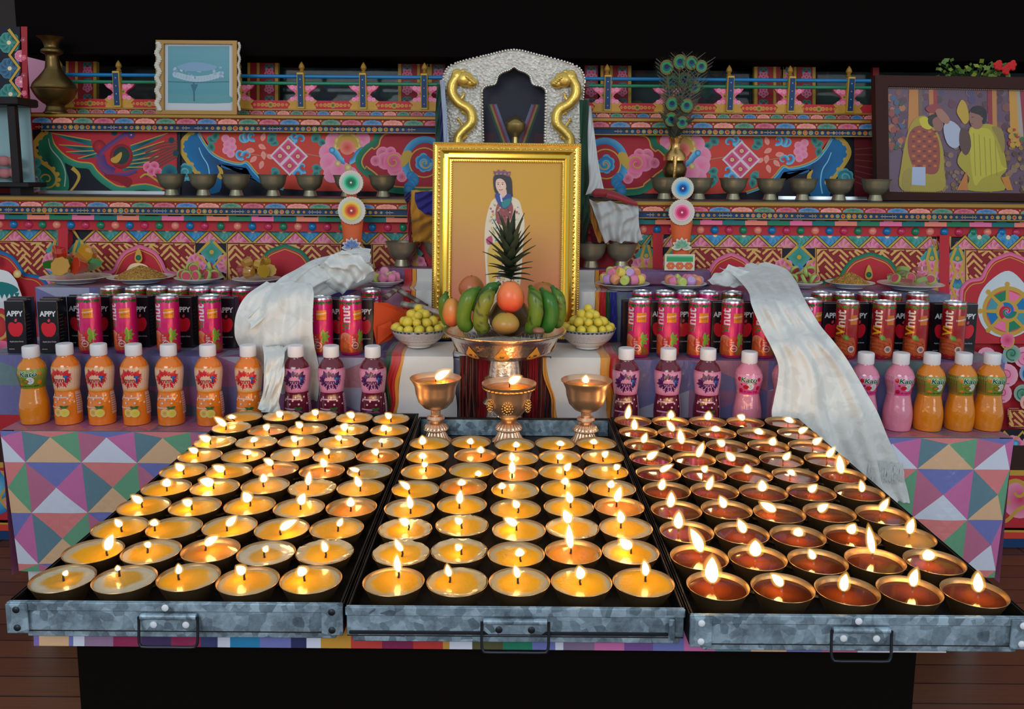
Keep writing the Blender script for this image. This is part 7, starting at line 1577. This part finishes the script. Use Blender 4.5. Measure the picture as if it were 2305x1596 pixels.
# ------------------------------------------------------------------ paper-flower torma sticks
tm = mat('torma_dough', attr=True, rough=.6); bump(tm, 90, .25)
def torma(label, xs, Y, z0, discs, body, lotus_c, card):
    t = thing('torma_stick', label, 'butter sculpture', (at_y(xs, 540, Y).x, Y, z0), 'butter sculptures'); s = ((at_y(xs, 540, Y) - CAM).dot(FW)) / F
    (u1, v1, r1, c1), (u2, v2, r2, c2) = discs
    zt = at_y(xs, v1, Y).z; xb = at_y(xs, 540, Y).x
    g = MB(); P = [(0, 0), (21 * s, 0), (17 * s, .01)]; za = at_y(xs, 548, Y).z - z0; zb = at_y(xs, 500, Y).z - z0
    g.lathe([(0, 0), (20 * s, 0), (18 * s, max(.004, za - .008)), (20 * s, za), (22 * s, (za + zb) / 2), (25 * s, zb), (24 * s, zb + .008), (13 * s, zb + .016), (11 * s, zt - z0), (0, zt - z0 + .006)], 24, (xb, Y + .008, z0), c=S(206, 92, 46, 1.25), rf=lambda a, r, z: r * (1 - .45 * abs(sin(a)))); g.build('stick', tm, t)
    for u, v, r, cs in discs:
        c = at_y(u, v, Y - .012); R = r * s; n = len(cs)
        pr = Painter(lambda a, b2, w: Vector((c.x + a, c.y - .006 - w, c.z + b2)), .0001, 0)
        g = MB(); g.lathe([(0, 0), (R * .97, 0), (R, .002), (R * .98, .005), (0, .006)], 60, rf=lambda a, rr, z: rr * (1 + .02 * cos(30 * a)), c=S(226, 220, 206, 1.1)); g.xf(Matrix.Translation(c) @ Matrix.Rotation(pi / 2, 4, 'X'))
        d = g.build('white_disc', tm, t)
        pr.w = .0005
        for k in range(60): a = 2 * pi * k / 60; pr.stroke([(R * .72 * cos(a), R * .72 * sin(a)), (R * .97 * cos(a), R * .97 * sin(a))], R * .03, S(200, 196, 186))
        for k, cc in enumerate(cs): pr.up(2); pr.circ(0, 0, R * (.70 - .52 * k / n), cc, mix(cc, cs[min(k + 1, n - 1)], .5), 28)
        pr.up(); pr.circ(0, 0, R * .08, WHITE, None, 10); pr.build('coloured_rings', tm, d, smooth=0)
    c = at_y(xs, 553, Y - .02); pr = Painter(lambda a, b2, w: Vector((c.x + a, c.y - w, c.z + b2)), .0006, 0)
    for k in range(7): an = pi * k / 6; pr.leaf(0, -.006, an, .030, .012, S(226, 222, 214), mix(lotus_c, WHITE, .2)); pr.up()
    for k in range(5): an = pi * (.15 + .7 * k / 4); pr.leaf(0, -.004, an, .022, .010, mix(lotus_c, WHITE, .3), lotus_c); pr.up()
    pr.build('lotus', tm, t, smooth=0)
    if card:
        k_ = thing('painted_card', 'small card painted with green band and orange flowers before the right torma stick', 'card', (at_y(1530, 606, 2.4335).x, 2.4335, Z4)); a, b2 = at_y(1497, 572, 2.4335), at_y(1563, 610, 2.4335)
        g = MB(); g.box(a.x, b2.x, 2.4335, 2.437, Z4 + .0008, max(a.z, Z4 + .045), S(226, 216, 190)); g.build('board', tm, k_)
        H = max(a.z, Z4 + .045) - Z4; pr = Painter(lambda q, w_, w: Vector((a.x + (b2.x - a.x) * q, 2.4330 - w, Z4 + H * w_)), .0001, .0001)
        pr.rect(.06, .55, .94, .86, S(40, 150, 90, 1.2)); pr.rect(.06, .82, .94, .90, S(120, 190, 150)); pr.up()
        for q in (.2, .5, .8):
            for j in range(6): an = j * pi / 3; pr.circ(q + .08 * cos(an), .30 + .13 * sin(an), .07, S(206, 80, 60, 1.2), S(226, 130, 70), 8, .11)
            pr.up(); pr.circ(q, .3, .04, S(226, 180, 60), None, 8, .06)
        pr.build('painting', tm, k_, smooth=0)
torma('butter sculpture stick with green and orange ringed discs, left of the portrait', 792, 2.43, Z3 + .001, [(791, 411, 27, [S(150, 214, 190), S(60, 190, 140, 1.2), S(10, 140, 96, 1.2), S(10, 110, 80)]), (792, 474, 31, [S(214, 206, 110, 1.1), S(226, 190, 60, 1.2), S(226, 130, 50, 1.2), S(214, 84, 40, 1.2), S(190, 50, 30)])], None, S(30, 90, 170), False)
torma('butter sculpture stick with blue and pink ringed discs, right of the portrait', 1534, 2.4465, Z4 + .001, [(1536, 424, 25, [S(130, 200, 230), S(60, 160, 214, 1.2), S(20, 120, 200, 1.2), S(20, 60, 130)]), (1534, 478, 29, [S(236, 190, 206), S(230, 120, 160, 1.2), S(214, 50, 110, 1.2), S(196, 30, 90)])], None, S(40, 150, 90), True)
# ------------------------------------------------------------------ vases, feathers, pictures
bz = bump(mat('old_bronze', S(112, 90, 52, 1.2), .36, .9), 80, .15)
YV = 2.70; q = Vector((at_y(126, 255, YV).x, YV, SHELF2 + .0006)); s = ((q - CAM).dot(FW)) / F
t = thing('bronze_vase', 'round bellied old bronze vase on the upper shelf at the left', 'vase', tuple(q))
g = MB(); g.lathe([(0, 0)] + [(r * s, z * s) for r, z in smoothp([(26, 0), (26, 3), (22, 8), (19, 16), (17, 20), (24, 23), (36, 34), (45, 50), (46, 58), (42, 68), (30, 82), (22, 92), (17, 100), (15, 112), (14, 128), (22, 134), (22, 140), (15, 146), (20, 160), (30, 168)], 4)] + [(0, 166 * s)], 44, q); g.build('body', bz, t)
g = MB(); g.lathe([(46 * s, 53 * s), (48 * s, 56 * s), (46 * s, 59 * s)], 44, q); g.lathe([(18 * s, 17 * s), (20 * s, 20 * s), (18 * s, 23 * s)], 36, q); g.build('raised_ring', bz, t)
# feather vase
YV = 2.655; q = Vector((at_y(1517, 440, YV).x, YV, SHELF1 + .0006)); s = ((q - CAM).dot(FW)) / F; zz = lambda v: at_y(1517, v, YV).z - SHELF1
t = thing('ritual_vase', 'gold topped ritual vase with spout on the right shelf, holding peacock feathers', 'vase', tuple(q))
g = MB(); g.lathe([(0, 0), (24 * s, 0), (24 * s, .004), (14 * s, zz(425)), (13 * s, zz(410)), (24 * s, zz(395)), (27 * s, zz(380)), (22 * s, zz(368)), (16 * s, zz(362))], 40, q); g.build('pot', bz, t)
g = MB(); g.lathe([(16 * s, zz(364)), (26 * s, zz(362)), (26 * s, zz(356)), (22 * s, zz(346)), (13 * s, zz(338)), (10 * s, zz(330)), (12 * s, zz(322)), (16 * s, zz(312)), (12 * s, zz(306)), (0, zz(306))], 40, q, rf=lambda a, r, z: r * (1 + .04 * cos(10 * a) * (z > zz(334)))); g.build('gold_neck', gob2, t)
g = MB(); g.tube([at_y(a, b2, YV - .035) for a, b2 in ((1520, 352), (1519, 372), (1518, 400), (1514, 402))], [.007, .006, .005, .003], 10); g.build('spout', gob2, t)
pk = thing('peacock_feathers', 'bunch of peacock feathers with green eyes standing in the ritual vase', 'feathers', (q.x, YV, SHELF1 + zz(312)), None)
fm = mat('feather', attr=True, rough=.55, Sheen_Weight=.5); fe = mat('feather_eye', attr=True, rough=.25, metal=.3)
r_ = random.Random(12); eyes = [(1513, 184, 14), (1541, 180, 14), (1562, 196, 12), (1512, 234, 12), (1545, 238, 12), (1510, 269, 12), (1535, 276, 11), (1500, 152, 13), (1530, 140, 13), (1556, 142, 12), (1578, 150, 11)]
for k, (u, v, r) in enumerate(eyes):
    r *= 1.15
    Y = 2.63 - .007 * k if v > 200 else 2.655 - .003 * k; E = at_y(u, v, Y); B = at_y(1516, 312, YV - .005); mid = (E + B) / 2 + Vector((.004 * (k % 3 - 1), -.008, 0))
    g = MB(); P = [B + (mid - B) * min(1, 2 * t_) if t_ < .5 else mid + (E - mid) * (2 * t_ - 1) for t_ in [i / 14 for i in range(18)]]
    g.tube([B, mid, E], .0012, 6, S(96, 80, 50))
    for i in range(1, 18):
        t_ = i / 17; c = B + (mid - B) * (2 * t_) if t_ < .5 else mid + (E - mid) * (2 * t_ - 1); d = (E - B).normalized()
        for sd in (-1, 1):
            for q2 in range(3):
                L = (.012 + .018 * t_) * r_.uniform(.8, 1.2); e = c + Vector((sd * L, r_.uniform(-.006, .004), 0)) + d * L * .9; cc = mix(S(58, 46, 28, 1.3), S(44, 58, 34, 1.2), r_.random())
                w_ = Vector((.0006, 0, .0026)); g.poly([c - w_, c + w_, e + w_ * .4, e - w_ * .4], cc)
    for i in range(40):
        a = 2 * pi * i / 40; e = E + Vector((cos(a) * r * s * 2.0 * r_.uniform(.9, 1.1), r_.uniform(-.002, .004), sin(a) * r * s * 1.9)); g.poly([E + Vector((0, 0, .001)), E - Vector((0, 0, .001)), e], mix(S(80, 70, 34, 1.2), S(46, 66, 36), r_.random()))
    f = g.build('feather', fm, pk, smooth=0)
    pr = Painter(lambda a, b2, w: Vector((E.x + a, E.y - .006 - w, E.z + b2)), .0003, 0); R = r * s
    pr.circ(0, 0, R, S(96, 84, 40, 1.2), None, 18, R * 1.1); pr.up(); pr.circ(0, 0, R * .78, S(20, 130, 70, 1.2), S(20, 110, 60), 18); pr.up(); pr.circ(0, -R * .05, R * .52, S(10, 80, 110), S(10, 70, 100), 16); pr.up(); pr.circ(0, R * .1, R * .34, S(16, 20, 56), None, 12); pr.build('eye', fe, f, smooth=0)
# teal print in a gilt frame on the upper shelf
def slab(P, name, m, parent, u0, v0, u1, v1, w0, w1, Y):
    g = MB(); f = onplane(Y); g.prism([f(u0, v0, w1), f(u1, v0, w1), f(u1, v1, w1), f(u0, v1, w1)], (0, w1 - w0, 0)); return g.build(name, m, parent)
YQ = 2.705; t = thing('gilt_picture_frame', 'teal picture in a gilt frame with white carved edge on the upper left shelf', 'framed picture', tuple(at_y(446, 258, YQ)))
ug = mat('dull_gilt', S(150, 112, 56, 1.2), .45, .4); un = lambda u, v: unroll(u, v)
for nm, m_, a in (('left_rail', ug, (354, 92, 372, 258)), ('right_rail', ug, (526, 92, 536, 258)), ('bottom_rail', ug, (372, 249, 526, 258)), ('top_rail', ug, (372, 92, 526, 100))):
    (u0, v0), (u1, v1) = un(a[0], a[1]), un(a[2], a[3]); slab(None, nm, m_, t, a[0], a[1] + 5.5, a[2], a[3] + 5.5, 0, .012, YQ)
p = Painter(onplane(YQ)); p.T = unroll; p.w = .003
p.rectn(370, 98, 528, 252, S(196, 200, 206), 3); p.up(3)
for k in range(8): v = 104 + 16 * k; p.fill([(379, v), (517, v), (517, v + 16), (379, v + 16)], mix(S(96, 156, 170), S(66, 146, 158), k / 7))
p.up(2); r_ = random.Random(4)
p.fill(cat([(379, 210), (430, 214), (470, 212), (517, 216), (517, 232), (379, 232)], False, 3), S(84, 150, 158)); p.up()
for k in range(16): a = k / 15; p.circ(396 + 100 * a, 168 + 10 * sin(a * pi), 7, S(176, 196, 210), S(150, 180, 196), 10)
for k in range(40): p.circ(390 + 120 * r_.random(), 150 + 26 * r_.random(), r_.uniform(1.5, 4), mix(S(190, 206, 220), S(90, 140, 170), r_.random()), None, 7)
p.fill(cat([(400, 150), (440, 140), (490, 150), (470, 160), (420, 160)], True, 3), S(120, 160, 190)); p.up()
p.stroke([(379, 184), (440, 186), (517, 184)], 2, S(40, 110, 130)); p.stroke([(437, 186), (438, 228)], 3, S(30, 90, 120)); p.fill([(430, 190), (446, 190), (440, 205), (435, 205)], S(30, 100, 130))
p.T = None; p.build('print', PRINT, t, smooth=0)
g = MB(); r_ = random.Random(5)
for u in (356,):
    for k in range(34): c = at_y(u + 3 * sin(k), 98 + 4.5 * k, YQ - .014); g.ball(c, .0085, .006, .006, 9, 6)
g.build('white_carving', bump(mat('white_carved', S(206, 200, 184, 1.1), .6), 200, .4), t)
g = MB()
for k in range(34): c = at_y(538 + 1.5 * sin(k), 98 + 4.5 * k, YQ - .01); g.ball(c, .0045, .005, .005, 8, 5)
g.build('white_carving', mat('white_carved'), t)
# large dark framed photograph at the right
YL = 2.635; t = thing('dark_picture_frame', 'large dark wooden framed photograph of two men in yellow shawls on the right', 'framed photograph', tuple(at_y(2190, 462, YL)))
dw = bump(mat('frame_wood', S(56, 28, 22, 1.2), .6, spec=.2), 60, .05)
lv = onplane(YL)
def rail(nm, pts):
    g = MB(); g.prism([lv(*unroll(*a), .022) for a in pts], (0, .03, 0)); g.build(nm, dw, t)
rail('left_rail', [(1963, 171), (1992, 196), (1995, 432), (1968, 450)]); rail('top_rail', [(1963, 171), (2420, 177), (2390, 204), (1992, 196)]); rail('bottom_rail', [(1968, 450), (1995, 432), (2390, 436), (2420, 454)]); rail('right_rail', [(2420, 177), (2420, 454), (2390, 436), (2390, 204)])
p = Painter(lv); p.T = unroll; p.w = .006
p.fill([(1990, 192), (2394, 200), (2394, 444), (1992, 436)], S(104, 76, 98)); p.up(2); r_ = random.Random(21)
for k in range(150): p.circ(r_.uniform(1998, 2380), r_.uniform(204, 330), r_.uniform(4, 11), r_.choice([S(104, 60, 80), S(120, 90, 110), S(84, 70, 110), S(130, 80, 76), S(90, 60, 66)]), None, 7)
p.up()
for a, b2, c, d, cc in ((2044, 2064, 2040, 2066, S(196, 128, 56)), (2064, 2072, 2066, 2076, S(116, 90, 70)), (2088, 2098, 2090, 2100, S(190, 120, 60)), (2098, 2106, 2100, 2110, S(160, 44, 56)), (2220, 2230, 2222, 2232, S(150, 40, 56)), (2230, 2240, 2232, 2242, S(190, 130, 70)), (2268, 2284, 2272, 2300, S(206, 150, 60)), (2284, 2292, 2292, 2302, S(170, 160, 150)), (2292, 2302, 2302, 2312, S(150, 50, 70)), (2330, 2350, 2330, 2350, S(190, 130, 60))):
    p.fill([(a, 202), (b2, 202), (d, 320), (c, 320)], cc)
p.up()
for k in range(160): p.circ(r_.uniform(2100, 2385), r_.uniform(330, 428), r_.uniform(3, 8), r_.choice([S(130, 96, 60), S(110, 80, 56), S(150, 116, 60), S(90, 60, 50), S(140, 110, 90)]), None, 7)
for k in range(50): p.circ(r_.uniform(1998, 2035), r_.uniform(220, 340), r_.uniform(4, 9), r_.choice([S(70, 90, 120), S(150, 70, 60), S(180, 110, 70), S(90, 60, 80), S(60, 80, 60)]), None, 7)
p.up()
p.fill(cat([(2150, 250), (2160, 226), (2170, 232), (2176, 250), (2178, 270), (2168, 280), (2158, 268)], True, 3), S(196, 160, 50)); p.up()
# left man, bowing
p.fill(cat([(2040, 300), (2056, 268), (2080, 262), (2100, 285), (2118, 330), (2122, 380), (2118, 428), (2028, 428), (2026, 370)], True, 4), S(170, 150, 40)); p.up()
p.fill(cat([(2044, 300), (2062, 284), (2092, 288), (2110, 320), (2112, 370), (2100, 392), (2060, 384), (2046, 360), (2040, 330)], True, 4), S(150, 66, 46)); p.up()
for k in range(8):
    for j in range(5): p.rect(2050 + 12 * j, 294 + 11 * k, 2057 + 12 * j, 299 + 11 * k, S(196, 110, 50) if (j + k) % 2 else S(120, 40, 40))
p.up(); p.fill(cat([(2066, 268), (2082, 264), (2094, 284), (2088, 292), (2072, 286)], True, 3), S(206, 190, 40)); p.fill(cat([(2030, 390), (2050, 380), (2046, 428), (2030, 428)], True, 3), S(160, 140, 50)); p.up()
p.fill([(2050, 376), (2080, 376), (2080, 418), (2049, 416)], S(176, 186, 214)); p.up()
p.circ(2100, 272, 15, S(40, 32, 36), None, 16); p.fill(cat([(2096, 270), (2114, 262), (2120, 282), (2112, 296), (2100, 290)], True, 3), S(150, 96, 84)); p.up(); p.fill(cat([(2080, 244), (2096, 235), (2116, 242), (2112, 252), (2090, 254)], True, 3), S(150, 56, 60)); p.up()
# right man, reaching out
p.fill(cat([(2178, 290), (2196, 282), (2226, 280), (2248, 296), (2256, 340), (2262, 380), (2248, 400), (2256, 428), (2176, 428), (2178, 400), (2152, 368), (2160, 340), (2176, 320)], True, 4), S(176, 160, 44)); p.up()
p.fill(cat([(2180, 292), (2206, 288), (2230, 300), (2250, 370), (2262, 380), (2210, 400), (2190, 416), (2180, 350)], True, 4), S(196, 184, 54)); p.fill(cat([(2228, 286), (2250, 290), (2258, 320), (2254, 345), (2240, 310)], True, 3), S(150, 130, 60)); p.fill([(2150, 428), (2172, 384), (2176, 428)], S(196, 120, 46)); p.fill([(2250, 400), (2266, 396), (2276, 428), (2262, 428)], S(200, 130, 46)); p.up()
for k in range(5): p.stroke([(2188 + 12 * k, 300 + 4 * k), (2192 + 12 * k, 396)], 1.5, S(150, 136, 40))
p.fill(cat([(2120, 286), (2136, 272), (2158, 290), (2160, 320), (2146, 334), (2128, 322)], True, 3), S(176, 184, 206)); p.fill(cat([(2158, 292), (2176, 296), (2182, 330), (2170, 350), (2156, 328)], True, 3), S(90, 60, 56)); p.up()
p.fill(cat([(2102, 250), (2116, 246), (2134, 268), (2128, 280), (2112, 270)], True, 3), S(166, 116, 96)); p.up()
p.fill(cat([(2178, 256), (2186, 246), (2206, 248), (2212, 270), (2204, 288), (2190, 290), (2180, 278)], True, 4), S(150, 104, 88)); p.up(); p.fill(cat([(2180, 252), (2190, 240), (2206, 240), (2217, 252), (2216, 272), (2208, 280), (2204, 262), (2190, 256)], True, 4), S(34, 28, 32)); p.circ(2205, 268, 4, S(150, 104, 88), None, 8); p.up(); p.stroke([(2183, 264), (2188, 264)], 1.4, S(50, 36, 36)); p.stroke([(2181, 279), (2187, 279)], 1.4, S(110, 50, 50))
for k in range(26): p.circ(r_.uniform(2268, 2330), r_.uniform(290, 330), r_.uniform(3, 7), r_.choice([S(196, 150, 50), S(70, 110, 60), S(170, 60, 50)]), None, 7)
p.T = None; p.build('photograph', PRINT, t, smooth=0)
g = MB()
def dots(a, b2, n):
    for k in range(n): g.ball(lv(*unroll(a[0] + (b2[0] - a[0]) * k / n, a[1] + (b2[1] - a[1]) * k / n), .0135), .0022, n=6, m=4)
for a, b2, n in (((1994, 198), (2390, 206), 90), ((1994, 198), (1996, 430), 54), ((1996, 430), (2390, 440), 90)): dots(a, b2, n)
g.build('beaded_slip', mat('slip_gold', S(150, 130, 100, 1.2), .4, .5), t)
# dark glass case at the left edge
YK = 2.50; t = thing('glass_case', 'dark wooden glass fronted case cut off by the left picture edge', 'display case', tuple(at_y(0, 438, YK)))
dk2 = mat('case_wood', S(26, 20, 20, 1.1), .45, spec=.3); xr = at_y(38, 330, YK).x; xl = xr - .42; zt_, zb_ = at_y(10, 226, YK).z, at_y(10, 412, YK).z
g = MB(); g.box(xl, xr + .018, YK - .015, YK + .10, zt_ - .014, zt_ + .010, None, .004); g.build('roof', dk2, t)
for x in (xl, xr - .022): g = MB(); g.box(x, x + .022, YK, YK + .022, zb_, zt_ - .014, None, .002); g.build('post', dk2, t)
g = MB(); g.box(xl, xr + .030, YK - .01, YK + .092, zb_ - .012, zb_ + .002, None, .002); g.build('base', dk2, t)
for x in (xl + .01, xr - .035):
    g = MB(); g.box(x, x + .03, YK + .01, YK + .08, SHELF1 + .0006, zb_ - .012); g.build('foot', dk2, t)
g = MB(); g.box(xl + .01, xr - .004, YK + .085, YK + .09, zb_ + .002, zt_ - .014); g.build('back_panel', mat('pale_teal', S(150, 186, 190), .6), t)
g = MB(); g.box(xl + .022, xr - .022, YK + .008, YK + .011, zb_ + .002, zt_ - .014); g.build('glass_pane', GLASS, t)
g = MB(); r_ = random.Random(3)
for k in range(14): g.ball((xr - .04 - .03 * (k % 7), YK + .05, zb_ + .025 + .03 * (k // 7) + r_.uniform(0, .02)), .020, .012, .016, 10, 7, r_.choice([S(206, 150, 160), S(190, 206, 206), S(196, 120, 120)]))
o = thing('paper_blossoms', 'pink and pale paper blossoms inside the dark glass case', 'flowers', (xr - .1, YK + .07, zb_ + .003)); g.build('petals', mat('paper', attr=True, rough=.7), o)
strip('cloth_bundle', 'bundled white and purple cloth beside the dark glass case', [((50, 402), (84, 396), 2.635), ((46, 412), (88, 408), 2.628), ((44, 420), (90, 422), 2.622), ((46, 427), (90, 430), 2.618)], 20, 1.2, 8, 'cloth', silk, S(150, 130, 136), .006, .012)
# potted plant behind the large photograph
YU = 2.73; t = thing('potted_plant', 'leafy green plant with red flowers behind the large photograph', 'plant', tuple(at_y(2190, 180, YU))); r_ = random.Random(6)
c0 = at_y(2190, 190, YU); g = MB(); g.lathe([(0, 0), (.024, 0), (.032, .06), (.036, .10), (.033, .10), (0, .09)], 24, (c0.x, YU, SHELF2 + .0006)); g.build('pot', mat('clay_pot', S(120, 70, 46), .6), t)
g = MB()
for k in range(70):
    u, v = r_.uniform(2112, 2275), r_.uniform(138, 180); c = at_y(u, v, YU + r_.uniform(-.035, .01)); a = r_.uniform(0, 6.28); L = r_.uniform(.014, .026); d = Vector((cos(a), r_.uniform(-.5, .5), sin(a) * .7)); sd = Vector((-sin(a), .3, cos(a))) * L * .35
    cc = mix(S(70, 110, 30, 1.2), S(150, 150, 40, 1.2), r_.random() ** 2); g.poly([c, c + d * L * .5 + sd, c + d * L, c + d * L * .5 - sd], cc); g.tube([(c0.x, YU, SHELF2 + .08), (c + Vector((c0.x, YU, SHELF2 + .1))) / 2, c], .0009, 4, S(50, 80, 30))
g.build('leaves', mat('leaf', attr=True, rough=.5), t, smooth=0)
for u, v in ((2262, 158), (2245, 148), (2276, 148)):
    g = MB(); c = at_y(u, v, YU - .04)
    for k in range(12): a = k * 2.4; g.ball(c + Vector((cos(a) * .012 * (k / 12), -.004, sin(a) * .012 * (k / 12))), .008, .004, .007, 8, 5, S(196, 24, 24, 1.2))
    g.build('red_flower', mat('paper', attr=True, rough=.7), t)
